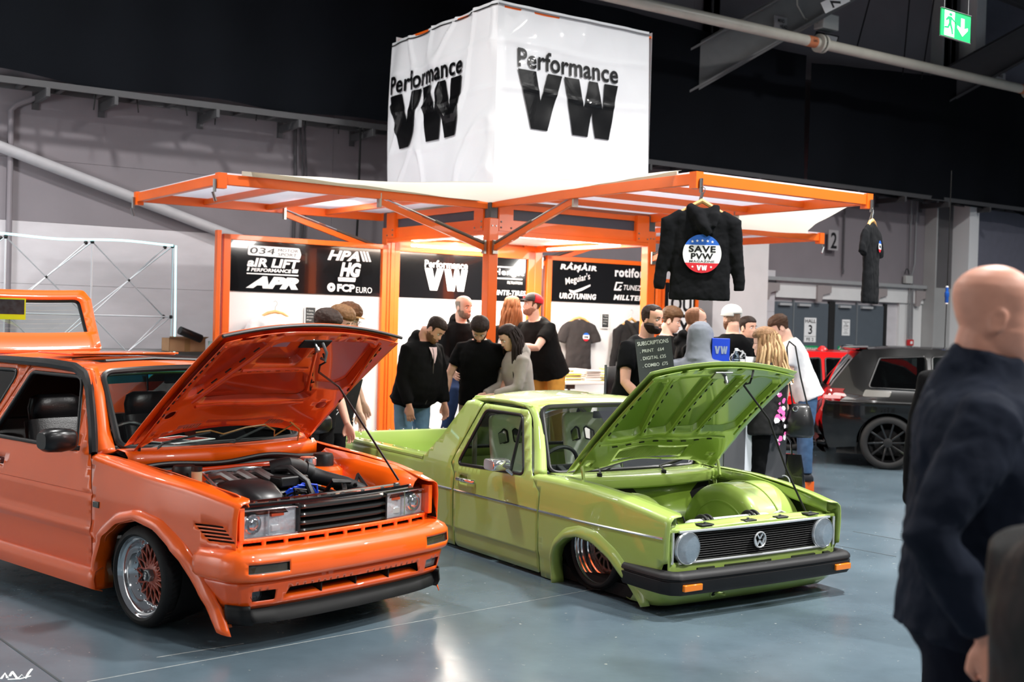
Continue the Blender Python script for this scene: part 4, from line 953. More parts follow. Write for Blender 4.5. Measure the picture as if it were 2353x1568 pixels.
 E = MB().box((.02, -.32, .30), (.40, .12, .62)).build('engine_block', mat('engine_dark', (30, 31, 33), .45), G, bev=.02)
 MB().box((.05, -.30, .62), (.30, .10, .70)).build('cam_cover', mat('cam_black', (22, 22, 24), .4), E, bev=.02)
 ALU = mat('cast_alloy', (150, 152, 152), .35, .8)
 b = MB()
 for k in range(4): b.tube([(-.02, -.36 + .12 * k, .70), (-.02, -.34 + .12 * k, .76), (.08, -.33 + .12 * k, .785), (.20, -.32 + .12 * k, .75)], .026, 10)
 b.tube([(-.03, -.42, .70), (-.04, .05, .71)], .045, 12); b.build('intake_manifold', ALU, E)
 MB().tube([(-.06, -.44, .775), (.0, -.36, .80), (.06, -.20, .80), (.04, .0, .80)], .008, 6).tube([(.20, -.46, .74), (-.02, -.40, .79), (-.05, -.10, .795), (.02, .04, .79)], .010, 6).build('fuel_line', M_CHROME, E)
 cov = []
 for x, y0, y1, z in ((.10, -.42, -.20, .745), (.22, -.44, -.16, .77), (.36, -.45, -.17, .765), (.48, -.42, -.20, .72), (.52, -.38, -.24, .64)):
  cov.append([V((x, y, zz)) for y, zz in ((y0, z - .12), (y0 + .02, z - .02), (y0 + .05, z), (y1 - .05, z), (y1 - .02, z - .02), (y1, z - .12))])
 MB().loft(cov, closed=False).build('belt_cover', mat('cover_black', (28, 28, 30), .35), E, solid=.01, ang=60)
 b = MB()
 for k in range(9): a = -.44 + .0 * k; b.tube([(.30 + .022 * k, -.50, .60), (.30 + .022 * k, -.44, .66), (.30 + .022 * k, -.36, .67)], .010, 6)
 b.build('ribbed_hose', M_HOSE, E)
 MB().tube([(.42, -.50, .60), (.50, -.42, .62), (.56, -.36, .58)], .05, 14).build('coolant_hose', M_HOSE, E)
 MB().tube([(.10, -.02, .80), (.16, .06, .82), (.14, .14, .80), (.12, .26, .745), (.18, .33, .72), (.30, .38, .70), (.37, .45, .66), (.38, .50, .58)], [.045, .05, .052, .05, .044, .042, .042, .042], 18).build('air_pipe', mat('air_pipe_black', (20, 20, 22), .5), G)
 MB().tube([(.13, .20, .775), (.14, .235, .76)], .058, 18).build('pipe_clamp', M_BLACK, G)
 MB().box((.12, -.10, .715), (.30, .10, .775)).build('coil_box', M_BLACK, E, bev=.01)
 MB().tube([(.06, -.04, .79), (.22, .02, .81), (.33, .06, .74), (.36, .08, .66)], .022, 10).build('breather_hose', M_HOSE, E)
 BL = mat('blue_silicone', (20, 70, 215), .35)
 for k in range(4): MB().tube([(.30, -.10 + .02 * k, .665), (.33, -.06 + .03 * k, .71 + .008 * k), (.30 + .02 * k, .05 + .02 * k, .705 + .006 * k), (.36, .12, .66)], .0065, 6).build('ignition_lead', BL, E)
 MB().tube([(.42 + .022 * math.cos(a), -.06 + .0 * a, .655 + .026 * math.sin(a)) for a in [2 * PI * k / 14 for k in range(14)]], .010, 8, closed=True).build('dipstick_ring', mat('dipstick_yellow', (245, 150, 10), .4), E)
 rs = MB().lathe([(.02, .56), (.075, .60), (.085, .68), (.075, .75), (.04, .775), (.04, .79)], 20, Matrix.Translation((.0, .34, 0))).build('coolant_tank', mat('tank_amber', (200, 175, 140), .3), G)
 MB().lathe([(.052, .785), (.052, .825), (.045, .832), (0, .832)], 20, Matrix.Translation((.0, .34, 0))).build('tank_cap', M_CHROME, rs)
 fr_ = MB().lathe([(.028, .66), (.03, .76), (.02, .77)], 16, Matrix.Translation((.10, -.52, .06))).build('brake_reservoir', mat('tank_amber', (200, 175, 140), .3), G)
 MB().lathe([(.03, .765), (.03, .79), (0, .79)], 16, Matrix.Translation((.10, -.52, .06))).build('reservoir_cap', M_BLACK, fr_)
 MB().lathe([(.07, .60), (.09, .63), (.09, .66), (.06, .67), (.06, .62)], 24, Matrix.Translation((.42, .14, 0))).build('oil_filler', M_BLACK, G)
 b = MB(); random.seed(3)
 for k in range(26):
  x, y, z = random.uniform(-.1, .45), random.uniform(-.4, .4), random.uniform(.60, .74)
  b.tube([(x, y, z), (x + random.uniform(-.15, .15), y + random.uniform(-.15, .15), z + random.uniform(-.05, .05)), (x + random.uniform(-.2, .2), y + random.uniform(-.2, .2), z - .08)], random.choice((.006, .01, .014)), 6)
 b.build('wiring_and_hoses', M_HOSE, G, kind='stuff')
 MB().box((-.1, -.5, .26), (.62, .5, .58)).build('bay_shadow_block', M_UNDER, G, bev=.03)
 gl_b = mat('gloss_black_paint', (10, 10, 12), .15, coat=1)
 slam = MB(); n = 30
 crv = lambda y: .705 - .05 * (y / .68) ** 2
 slam.loft([[(crv(y) + dx, y, z) for y in [-.665 + 1.33 * k / n for k in range(n + 1)]] for dx, z in ((-.20, .60), (-.20, .690), (-.17, .70), (-.15, .712), (-.12, .712), (-.10, .70), (-.075, .70), (-.065, .715), (-.03, .715), (-.02, .705), (0, .70), (.005, .66))], closed=False)
 SP = slam.build('slam_panel', gl_b, G, solid=.004)
 for y in (-.52, -.38, -.30, -.12, .05, .2, .36, .5): MB().lathe([(.010, .71), (.010, .722), (0, .724)], 8, Matrix.Translation((crv(y) - .05, y, 0))).build('bolt', M_STEEL, SP)
 MB().box((.63, .455, .70), (.65, .485, .735)).build('rod_clip', M_STEEL, SP, bev=.004)
 MB().box((.58, -.60, .64), (.64, .60, .70)).build('radiator_top', M_BLACK, G, bev=.01)
 fx = lambda y: .735 - .055 * (abs(y) / .68) ** 2.2
 HL = []
 for sg in (-1, 1):
  y0, y1 = sorted((sg * .315, sg * .66))
  pts = lambda e, z0, z1, dx=0: [(fx(y) + dx, y, z) for y, z in fillet([(y0 + e, z0), (y1 - e, z0), (y1 - e, z1), (y0 + e, z1)], .012, 4)]
  b = MB().loft([pts(0, .548, .688, -.07), pts(0, .548, .688, 0)], closed=True, cap=False).build('headlamp', M_CHROME, G, ang=40, solid=.004)
  sheet(fillet([(y0, .548), (y1, .548), (y1, .688), (y0, .688)], .012, 3), lambda y, z: (fx(y) - .030 - .02 * math.cos((y - y0) / (y1 - y0) * 2 * PI * 1.0 + PI) * .5, y, z), res=.03).build('reflector', M_REFL, b, ang=60)
  sheet(fillet([(y0, .548), (y1, .548), (y1, .688), (y0, .688)], .015, 4), lambda y, z: (fx(y) + .004 + .006 * (1 - ((z - .618) / .07) ** 2), y, z), res=.03).build('lens', M_LENS, b, ang=60)
  yo = sg * .575; M_ = Matrix.Translation((fx(yo) - .036, yo, .615)) @ Matrix.Rotation(PI / 2, 4, 'Y')
  MB().lathe([(.052, 0), (.052, .022), (.046, .026), (.044, .012), (.034, .012), (.03, .028), (.018, .036), (0, .038)], 28, M_).build('projector', M_CHROME, b)
  yi = sg * .41
  MB().box((fx(yi) - .045, yi - .05, .565), (fx(yi) - .03, yi + .05, .60)).build('low_lens_block', mat('ice_clear', (235, 238, 240), .1, .3), b, bev=.004)
  MB().box((fx(yi) - .04, yi - .055, .645), (fx(yi) - .025, yi + .045, .66)).build('side_reflector', mat('lamp_orange', (225, 90, 50), .3), b, ang=0)
  MB().cbox((fx(sg * .487) - .028, sg * .487, .618), (.03, .006, .13)).build('divider', M_CHROME, b, ang=0)
 gr = MB().add([(.655, -.315, .545), (.655, .315, .545), (.655, .315, .70), (.655, -.315, .70)], [(0, 1, 2, 3)]).build('grille_back', M_MATTE, G, ang=0)
 ys = [-.31 + .62 * k / 14 for k in range(15)]
 for z, hgt in ((.684, .026), (.640, .026), (.598, .026), (.558, .022)):
  MB().loft([[(fx(y) + dx, y, z + dz) for y in ys] for dx, dz in ((-.05, hgt * .3), (-.02, hgt * .55), (0, hgt * .3), (.004, -hgt * .1), (-.004, -hgt * .45), (-.03, -hgt * .5))], closed=False).build('grille_slat', mat('slat_black', (16, 18, 18), .3, coat=.3), gr, solid=.003, off=0)
 for y in (-.312, .312): MB().box((.66, y - .006, .545), (fx(y) + .004, y + .006, .70)).build('grille_end', M_BLACK, gr, ang=0)
 slots = [fillet([(a + .012, .502), (b - .012, .502), (b - .012, .525), (a + .012, .525)], .004, 2) for a, b in zip([-.655 + .1311 * k for k in range(10)], [-.655 + .1311 * (k + 1) for k in range(10)])]
 sheet([(-.685, .482), (.685, .482), (.685, .545), (-.685, .545)], lambda y, z: (fx(y) + .012 - (.006 if .5 < z < .53 else 0), y, z), slots, res=.03).build('lower_grille_bar', P, G, solid=.012, off=-1, ang=40)
 MB().box((.60, -.66, .46), (.665, .66, .55)).build('grille_backing', M_MATTE, G, ang=0)
 path = resample([(.50, -.805, 0), (.62, -.80, 0), (.72, -.785, 0), (.80, -.745, 0), (.845, -.68, 0), (.872, -.55, 0), (.892, -.3, 0), (.90, 0, 0), (.892, .3, 0), (.872, .55, 0), (.845, .68, 0), (.80, .745, 0), (.72, .785, 0), (.62, .80, 0), (.50, .805, 0)], 141)
 LP = sum((b - a).length for a, b in zip(path, path[1:]))
 PV = [(-.03, (.20, .505)), (.0, (.10, .508)), (.03, (.055, .506)), (.06, (.02, .49)), (.09, (.0, .462)), (.15, (-.006, .40)), (.185, (.0, .368)), (.20, (.02, .356)), (.21, (.034, .352)), (.235, (.034, .33)), (.31, (.05, .26)), (.34, (.056, .232)), (.365, (.075, .212))]
 def pm(s, v):
  s = max(0, min(1, s / LP)) * 140; i = min(139, int(s)); t = s - i; p = path[i].lerp(path[i + 1], t); d_ = (path[i + 1] - path[i]).normalized(); nrm = V((d_.y, -d_.x, 0))
  ins = interp(v, [(a, b[0]) for a, b in PV]); z = interp(v, [(a, b[1]) for a, b in PV]); return p - nrm * ins + V((0, 0, z))
 vv = [-.015, 0, .015, .03, .045, .06, .075, .09, .12, .15, .17, .185, .193, .20, .205, .21, .235, .26, .285, .31, .34]
 ctr = LP / 2
 YS = lambda y: ctr + y * 1.02
 ind = []; 
 for a, b_ in ((-.70, -.48), (.48, .70)): ind.append(fillet([(YS(a), .105), (YS(b_), .105), (YS(b_), .15), (YS(a), .15)], .004, 2))
 upv = .0
 bmp = sheet([(0, -.03), (LP, -.03), (LP, .21), (0, .21)], pm, ind, res=.045, us=[LP * k / 90 for k in range(91)], vs=vv).build('front_bumper', P, G, ang=80, solid=.004, off=0)
 for q, sg in zip(ind, (-1, 1)):
  c = MB(); sheet(q, lambda s, v: pm(s, v) - V((.012, 0, 0)), res=.03).build('indicator', mat('smoked_lens', (70, 62, 50), .15, coat=1), bmp, ang=0)
  MB().tube([pm(s, v) - V((.004, 0, 0)) for s, v in dens(q, .05)], .004, 6, closed=True).build('indicator_rim', M_BLACK, bmp)
 it = [fillet([(YS(-.48), .325), (YS(-.45), .262), (YS(.45), .262), (YS(.48), .325)], .01, 3)]
 fg = [fillet([(YS(a), .32), (YS(b_), .32), (YS(b_), .262), (YS(a), .262)], .01, 3) for a, b_ in ((-.68, -.53), (.53, .68))]
 va = sheet([(0, .21), (LP, .21), (LP, .365), (0, .365)], pm, it + fg, res=.045, us=[LP * k / 90 for k in range(91)], vs=vv).build('front_valance', mat('orange_valance', (238, 86, 10), .35, coat=.8), G, ang=80, solid=.004, off=0)
 MB().loft([[pm(YS(y), .326) + V((dx, 0, dz)) for y in [-.47 + .94 * k / 16 for k in range(17)]] for dx, dz in ((0, 0), (-.05, .012), (-.10, .02))], closed=False).build('intake_floor', P, va, solid=.004)
 MB().box((.64, -.6, .2), (.76, .6, .36)).build('intake_dark', M_MATTE, va, ang=0)
 for y in (-.24, 0, .24): MB().box((.77, y - .004, .235), (.835, y + .004, .30)).build('intake_fin', M_MATTE, va, ang=0)
 MB().lathe([(.034, 0), (.038, .02), (.034, .026), (.030, .016), (0, .008)], 24, Matrix.Translation((.775, -.635, .285)) @ Matrix.Rotation(PI / 2, 4, 'Y')).build('fog_lamp', mat('fog_glass', (60, 62, 64), .1, .6, coat=1), va)
 sheet(fg[1], lambda s, v: pm(s, v) - V((.02, 0, 0)), res=.03).build('fog_lamp', mat('fog_clear', (150, 152, 152), .15, .5), va, ang=0)
 sp = []
 for dx, z, sc_ in ((-.075, .225, 1), (-.078, .20, 1), (-.065, .18, 1.0), (-.05, .155, 1.0), (-.045, .135, 1.0), (-.07, .128, .99)):
  sp.append([(p.x + dx * (1 if abs(p.y) < .7 else .3), p.y * (.945 if z > .15 else .925), z + .02 * max(0, abs(p.y) - .45) * 1.2) for p in path[14:127]])
 MB().loft(sp, closed=False).build('chin_spoiler', mat('spoiler_black', (12, 12, 13), .5, spec=.3), G, ang=50, solid=.006)
 MB().box((-.42, -hw(-.4, .6) - .014, .595), (-.36, -hw(-.4, .6) + .002, .63)).build('side_repeater', mat('smoked_lens', (70, 62, 50), .15, coat=1), G, bev=.004)
 b = MB(); b.tube([(-.34, .03, .895), (-.40, .10, .915), (-.52, .42, .975)], .008, 6); b.tube([(-.46, .02, .935), (-.56, .40, .99), (-.60, .58, 1.01)], .007, 6); b.lathe([(.02, 0), (.02, .03), (0, .035)], 12, Matrix.Translation((-.34, .03, .88)))
 b.build('wiper', M_MATTE, G)
 b = MB(); b.tube([(-.33, -.50, .89), (-.42, -.40, .925), (-.50, -.02, .96)], .007, 6).build('wiper', M_MATTE, G)
 # ---- bonnet
 Hn = V((-.40, 0, .925)); ux = V((.86, 0, .65)).normalized(); MBn = bmat(ux, (0, 1, 0), Hn)
 bw_ = lambda u: .675 - .03 * (u / 1.1)
 crown = lambda u, v: .055 * (1 - (v / .67) ** 2) * (.5 + .5 * u / 1.1) + .015 * math.sin(u / 1.1 * PI)
 bo = [(0.0 + .10 * (1 - (v / .66) ** 2), v) for v in [-.66 + 1.32 * k / 16 for k in range(17)]]
 be = [(1.085 + .045 * (1 - (v / .645) ** 2), v) for v in [.645 - 1.29 * k / 16 for k in range(17)]]
 outl = bo + be
 bn = sheet(outl, lambda u, v: MBn @ V((u, v, crown(u, v))), res=.07).build('bonnet', P, G, ang=50, solid=.004, off=0)
 HA = [(.50, -.56), (.56, -.46), (.80, -.34), (1.0, -.285), (1.03, -.30), (1.01, -.555), (.96, -.57)]
 HB = [(.80, -.27), (.97, -.25), (1.01, -.20), (1.02, -.06), (.97, .02), (.83, .06), (.79, .02)]
 HC = [(.43, -.40), (.46, -.44), (.68, -.33), (.70, -.28), (.71, .15), (.66, .24), (.46, .38), (.42, .34)]
 HD = [(1.0, .10), (1.02, .14), (1.03, .46), (.98, .52), (.60, .57), (.54, .53), (.54, .36), (.62, .30), (.90, .12)]
 ovs = [circ(.35, -.56, .038, 14, ry=.034), circ(.37, .51, .038, 14, ry=.034), circ(.16, -.58, .016, 10), circ(1.075, -.36, .02, 12, ry=.028), circ(1.085, -.26, .016, 12, ry=.024), fillet([(1.06, -.52), (1.06, -.42), (1.085, -.42), (1.085, -.52)], .012, 3), circ(1.08, .20, .012, 10, ry=.024), fillet([(1.06, .38), (1.06, .46), (1.08, .46), (1.08, .38)], .01, 3), circ(1.06, .33, .014, 8), circ(.60, .30, .011, 8), circ(.72, .26, .011, 8), circ(.80, .24, .014, 8), circ(.90, .11, .012, 8), circ(.75, -.32, .012, 8)]
 IN_ = [(u * .975 + .012 + (.12 * (1 - (v / .66) ** 4) if u < .2 else 0), v * .955) for u, v in outl]
 holes = [fillet(h, .05, 4) for h in (HA, HB, HC, HD)]
 infn = lambda u, v: MBn @ V((u, v, crown(u, v) - .044 - .010 * math.cos(v * 9) * (1 if u < .4 else .3)))
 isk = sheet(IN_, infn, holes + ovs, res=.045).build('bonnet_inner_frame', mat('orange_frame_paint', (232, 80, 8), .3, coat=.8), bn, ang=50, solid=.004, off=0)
 sheet([(u * .96 + .015, v * .93) for u, v in outl], lambda u, v: MBn @ V((u, v, crown(u, v) - .010)), res=.08).build('bonnet_skin_inside', mat('orange_recess_shade', (186, 46, 6), .3, coat=.8), bn, ang=60)  # recess panels: shade behind the frame put into a darker body orange
 for h in holes:
  L_ = dens(h, .05)
  MB().loft([[infn(u, v) for u, v in L_], [MBn @ V((u + (cx - u) * .10, v + (cy - v) * .10, crown(u, v) - .010)) for (cx, cy) in [(sum(p[0] for p in L_) / len(L_), sum(p[1] for p in L_) / len(L_))] for u, v in L_]], cap=False).build('pressing_wall', PI_, bn, ang=60)
 for a, c in (((.50, -.60), (1.03, -.595)), ((.45, -.47), (.98, -.25)), ((.40, -.42), (.39, .36)), ((.74, -.30), (.75, .16)), ((.52, .31), (1.0, .07)), ((.55, .61), (1.04, .50))):
  MB().tube([infn(a[0] + (c[0] - a[0]) * k / 8, a[1] + (c[1] - a[1]) * k / 8) for k in range(9)], .011, 8).build('pressed_bead', PI_, bn)
 SL = mat('slot_dark', (40, 10, 4), .8)
 for a, c, n_ in (((.28, -.62), (1.0, -.605), 12), ((.52, -.50), (1.0, -.315), 5), ((.73, -.28), (.74, .12), 6), ((.50, .345), (.95, .085), 6), ((.40, .62), (1.02, .53), 10)):
  for k in range(n_):
   t0 = (k + .3) / n_; t1 = (k + .7) / n_; p = [infn(a[0] + (c[0] - a[0]) * t, a[1] + (c[1] - a[1]) * t) - (MBn.to_3x3() @ V((0, 0, .0045))) for t in (t0, t1)]
   MB().tube(p, .0045, 6).build('seam_slot', SL, bn)
 LT = MB().lathe([(.011, 0), (.011, .05), (.016, .055), (.014, .075), (0, .08)], 12, MBn @ Matrix.Translation((1.07, -.03, -.02)) @ Matrix.Rotation(PI, 4, 'X')).build('latch_pin', M_STEEL, bn)
 MB().box((1.03, -.12, -.045), (1.10, .08, -.035), MBn).build('latch_plate', M_MATTE, bn, bev=.004)
 MB().tube([MBn @ V(p) for p in ((1.08, .02, -.04), (1.06, .035, -.10), (1.03, .03, -.13), (1.01, .03, -.10))], .009, 8).build('safety_hook', M_STEEL, bn)
 b = MB()
 for y0, y1, nn in ((-.36, -.26, 6), (.22, .36, 8)):
  for k in range(nn): b.bar(MBn @ V((.155, y0 + (y1 - y0) * k / nn, .0)), MBn @ V((.235, y0 + (y1 - y0) * k / nn + .02, .0)), .004, .004)
 b.build('drain_grille', mat('slot_bright', (150, 140, 130), .4), bn, kind='stuff')
 MB().tube([MBn @ V(p) for p in ((.17, -.30, -.04), (.20, -.22, -.05), (.15, -.1, -.05), (.21, .02, -.05), (.23, .15, -.05), (.17, .26, -.06), (.10, .3, -.06), (.22, .38, -.05), (.24, .34, -.05), (.16, .46, -.06), (.03, .52, -.08), (-.05, .54, -.10))], .005, 6).build('washer_hose', mat('hose_tan', (170, 140, 80), .4), bn)
 stk = MB().box((.93, -.22, -.0), (1.0, -.10, .002), MBn @ Matrix.Translation((0, 0, .035))).build('sticker', mat('sticker_lilac', (160, 130, 150), .4), bn, ang=0)
 MB().tube([MBn @ V((1.09 + .045 * (1 - (v / .645) ** 2), v, crown(1.09, v) - .018)) for v in [-.64 + 1.28 * k / 20 for k in range(21)]], .010, 6).build('bonnet_edge_seal', M_BLACK, bn)
 for y in (-.60, .64): MB().bar((-.36, y, .80), MBn @ V((.05, y, -.03)), .018, .01, V((0, 1, 0))).build('bonnet_hinge', M_BLACK, G, bev=.002)
 prop = [MBn @ V(p) for p in ((1.04, .03, -.09), (1.00, .06, -.12), (.97, .04, -.12), (.90, .08, -.12))] + [(.36, .26, 1.28), (.66, .47, .75)]
 MB().tube(prop, .0065, 8).build('bonnet_prop', mat('prop_dark', (40, 12, 10), .3), G)
 # ---- wheels
 RUST = mat('wheel_rust_paint', (168, 66, 40), .35, coat=.5)
 def wheel(x):
  w_ = MB().lathe([(.222, 0), (.224, -.004), (.216, -.010), (.213, -.02), (.205, -.03), (.197, -.034), (.192, -.07), (.178, -.085), (.174, -.10), (.17, -.105), (.17, -.16)], 64, close=True).build('wheel', M_CHROME, G, ang=50)
  w_.matrix_basis = axle(x, -.818, .272, .03)
  tyre(w_, .270, .218, .235)
  b = MB()
  for k in range(16):
   a = 2 * PI * k / 16
   for s in (-1, 1):
    pts = [((.052 + .112 * t) * math.cos(a + s * .39 * t ** .8), (.052 + .112 * t) * math.sin(a + s * .39 * t ** .8), -.086 - .012 * t) for t in (0, .2, .4, .6, .8, 1)]
    MB().tube(pts, [.0065, .006, .0055, .0055, .006, .007], 6).build('spoke', RUST, w_, ang=60)
  MB().lathe([(0, -.075), (.045, -.078), (.060, -.085), (.060, -.10)], 28, close=True).build('hub', RUST, w_)
  MB().lathe([(.160, -.100), (.168, -.088), (.174, -.094), (.174, -.12)], 48, close=True).build('spoke_ring', M_CHROME, w_)
  for k in range(28): a = 2 * PI * k / 28; MB().lathe([(.0045, 0), (.0045, .008), (0, .010)], 6, Matrix.Translation((.1685 * math.cos(a), .1685 * math.sin(a), -.090))).build('rim_bolt', M_CHROME, w_)
  c = MB().lathe([(.036, -.08), (.036, -.052), (.031, -.047), (0, -.046)], 6).build('centre_nut', M_STEEL, w_, bev=.002)
  MB().lathe([(.025, -.046), (.025, -.044), (0, -.043)], 24).build('centre_cap', mat('cap_black', (20, 24, 34), .25), w_)
  text('BBS', Matrix.Translation((0, 0, -.0425)) @ Matrix.Rotation(1.3, 4, 'Z') @ Matrix.Translation((-.021, -.008, 0)), .042, .016, M_PRINT_W, w_, .02, th=.0005)
  MB().lathe([(.165, -.17), (.165, -.18), (.03, -.18)], 32, close=True).build('brake_disc', mat('disc_dark', (30, 28, 28), .4, .7), w_)
  return w_
 w_ = wheel(.02); w2 = copytree(w_, G); w2.matrix_basis = axle(-2.475, -.818, .272, .03)
 for x in (.02, -2.475): w3 = copytree(w_, G); w3.matrix_basis = Matrix.Rotation(PI, 4, 'Z') @ axle(-x, -.818, .272, .03)
 for x in (.02, -2.475):
  for sg in (1, -1): MB().lathe([(.31, .03), (.31, .05), (.30, .25), (.0, .27)], 20, Matrix.Translation((x, sg * .78, .325)) @ Matrix.Rotation(sg * PI / 2, 4, 'X') , close=True).build('wheel_arch_liner', M_UNDER, G)
 # ---- cabin
 CB = mat('cabin_black', (17, 17, 18), .6); LE = mat('black_leather', (22, 22, 24), .32, bump=.08, bs=120)
 MB().box((-2.9, -.66, .28), (-.35, .66, .30)).box((-.42, -.62, .30), (-.38, .62, .80)).box((-2.95, -.62, .3), (-2.4, .62, .78)).build('cabin_floor', CB, G, ang=0)
 MB().loft([[V((x, y, z)) for y in (-.66, -.4, 0, .4, .66)] for x, z in ((-.40, .86), (-.52, .885), (-.72, .875), (-.80, .82), (-.80, .6))], closed=False).build('dashboard', CB, G, solid=.01)
 MB().loft([[V((-.45, y, .895)), V((-.62, y + .02, .89))] for y in (-.30, .08)], closed=False).build('magazine', mat('mag_print', (190, 60, 40), .4, var=.5, vs=14), G) if 0 else None
 mg = MB().box((-.14, -.19, 0), (.14, .19, .006)).build('brochure', mat('brochure_paper', (222, 222, 220), .4), None, bev=.001)
 mg.matrix_world = G.matrix_basis @ Matrix.Translation((-.58, -.20, .915)) @ Matrix.Rotation(.3, 4, 'Z'); tag(mg, 'open brochure with red car pictures on the orange car dashboard', 'brochure')
 for (a, b_, c) in (((-.11, -.17), (.02, .0), (200, 60, 40)), ((.03, -.17), (.12, -.02), (60, 66, 74)), ((-.11, .02), (.11, .16), (150, 40, 30))): MB().box((a[0], a[1], .006), (b_[0], b_[1], .0075)).build('photo_print', mat('bro%d' % c[0], c, .4), mg, ang=0)
 def seat(x, y, hr=True):
  s = MB(); 
  s.loft([ering((x + .52 - .0, y, z), .26, .25, n=18, p=.6) for z in (.40, .50, .53)])
  bk = [];
  for t in (0, .15, .5, .8, 1): bk.append([V((x + .26 - .20 * t + q.y * .3, y + q.x * (1 - .12 * t), .50 + .46 * t + q.y * .1)) for q in ering((0, 0, 0), .25, .17, n=18, p=.6)])
  o = s.build('seat_base', LE, G, ang=50)
  MB().loft(bk).build('backrest', LE, G, ang=50)
  h = [[V((x + .03 + q.y, y + q.x, z)) for q in ering((0, 0, 0), w_, .055 * (w_ / .14), n=18, p=.7)] for z, w_ in ((.945, .13), (.965, .17), (1.04, .18), (1.105, .165), (1.125, .12))]
  MB().loft(h).build('headrest', LE, G, ang=50)
 seat(-1.80, -.35); seat(-1.80, .35)
 MB().box((-2.6, -.60, .62), (-2.57, .36, 1.33)).build('rear_light_block', CB, G, ang=0); MB().box((-2.5, -.56, 1.325), (-1.55, .56, 1.34)).build('headlining', CB, G, ang=0)  # dark sheet added to block bright hall light showing through the cabin
 MB().loft([[V((-2.28 - .12 * t + q.y * .3, q.x, .50 + .42 * t)) for q in ering((0, 0, 0), .58, .2, n=22, p=.5)] for t in (0, .5, .9, 1)]).build('rear_seat', LE, G, ang=50)
 SW = MB().tube([V((-.92, -.35, .84)) + V((.05 * math.cos(a) , .175 * math.sin(a), .165 * math.cos(a))) for a in [2 * PI * k / 28 for k in range(28)]], .014, 8, closed=True).build('steering_wheel', LE, G)
 MB().bar((-.92, -.52, .84), (-.92, -.18, .84), .03, .05).bar((-.92, -.35, .84), (-.96, -.35, .69), .03, .04).bar((-.92, -.35, .84), (-.75, -.35, .78), .06).build('wheel_spokes', LE, SW, bev=.006)
 MB().loft([[V((x, y, z)) for x, z in ((-.97, 1.30), (-.985, 1.235))] for y in (-.03, .18)], closed=False).build('rear_view_mirror', M_BLACK, G, solid=.02)
 sv_ = sheet([(-.98, .84), (.98, .84), (.98, .98), (-.98, .98)], lambda u, v: wsf(u, v) + V((-.004, 0, -.002)), res=.1).build('sun_strip', glassmat('blue_tint', (40, 170, 200), .3), ws, ang=80)
 pvw(None, .30, .12, M_PRINT_W, ws, fn=lambda x, y, z: wsf(.02 + x * 2.2, .80 + y * 1.4) + V((.006, 0, .004)))
 # ---- raised tailgate
 TH = V((-2.80, 0, 1.365)); ut = V((-.36, 0, .50)).normalized(); MT = bmat(ut, (0, 1, 0), TH)
 def tw(u): return interp(u, [(0, .575), (.25, .60), (.62, .665), (.9, .67)])
 to = fillet([(0, -.575), (.25, -.60), (.48, -.63), (.57, -.59), (.57, .59), (.48, .63), (.25, .60), (0, .575)][::-1], .04, 4)
 gh = fillet([(.12, -.51), (.49, -.54), (.49, .54), (.12, .51)][::-1], .05, 5)
 tf = lambda u, v: MT @ V((u, v, .035 * (1 - (v / .66) ** 2) - .3 * max(0, u - .48) ** 1.5))
 tg = sheet(to, tf, [gh], res=.07).build('tailgate', P, G, ang=50, solid=.03, off=-1)
 sheet(gh, tf, res=.1).build('tailgate_glass', glassmat('heated_glass', (236, 244, 243), .6), tg, ang=80)
 MB().tube([tf(u, v) + V((0, 0, .004)) for u, v in dens(gh, .06)], .018, 8, closed=True).build('window_seal', M_SEAL, tg)
 for k in range(8): MB().tube([tf(.15 + .042 * k, v * (.47 + .004 * k)) for v in (-1, -.5, 0, .5, 1)], .0007, 4).build('heater_line', mat('heater', (170, 165, 150), .5), tg)
 MB().loft([[tf(.0 + du, v) + V((0, 0, dz)) for v in [-.57 + 1.14 * k / 12 for k in range(13)]] for du, dz in ((.02, .005), (-.01, .05), (.05, .085), (.12, .06), (.13, .01))], closed=False).build('roof_spoiler', P, tg, ang=50, solid=.004)
 MB().tube([(-2.75, -.58, 1.15), tf(.25, -.55)], .012, 8).build('gas_strut', M_BLACK, G); MB().tube([(-2.75, .58, 1.15), tf(.25, .55)], .012, 8).build('gas_strut', M_BLACK, G)
 af = MB().box((-.005, -.10, -.16), (.0, .10, 0)).build('air_freshener', mat('card_lime', (190, 225, 20), .4), None, ang=0)
 af.matrix_world = G.matrix_basis @ Matrix.Translation((-2.98, -.06, 1.76)) @ Matrix.Rotation(-.35, 4, 'Z')
 tag(af, 'lime and black printed card hanging behind the raised tailgate glass', 'card')
 MB().box((.0, -.09, -.12), (.002, .09, -.01)).build('card_picture', mat('card_dark', (35, 50, 55), .4, var=.5, vs=30), af, ang=0)
 MB().loft([[V((x, y, z)) for y in (-.74, -.5, 0, .5, .74)] for x, z in ((-3.02, .86), (-3.06, .78), (-3.04, .55), (-3.12, .5), (-3.12, .3))], closed=False).build('rear_panel', P, G, ang=40, solid=.01)
 return G
golf()
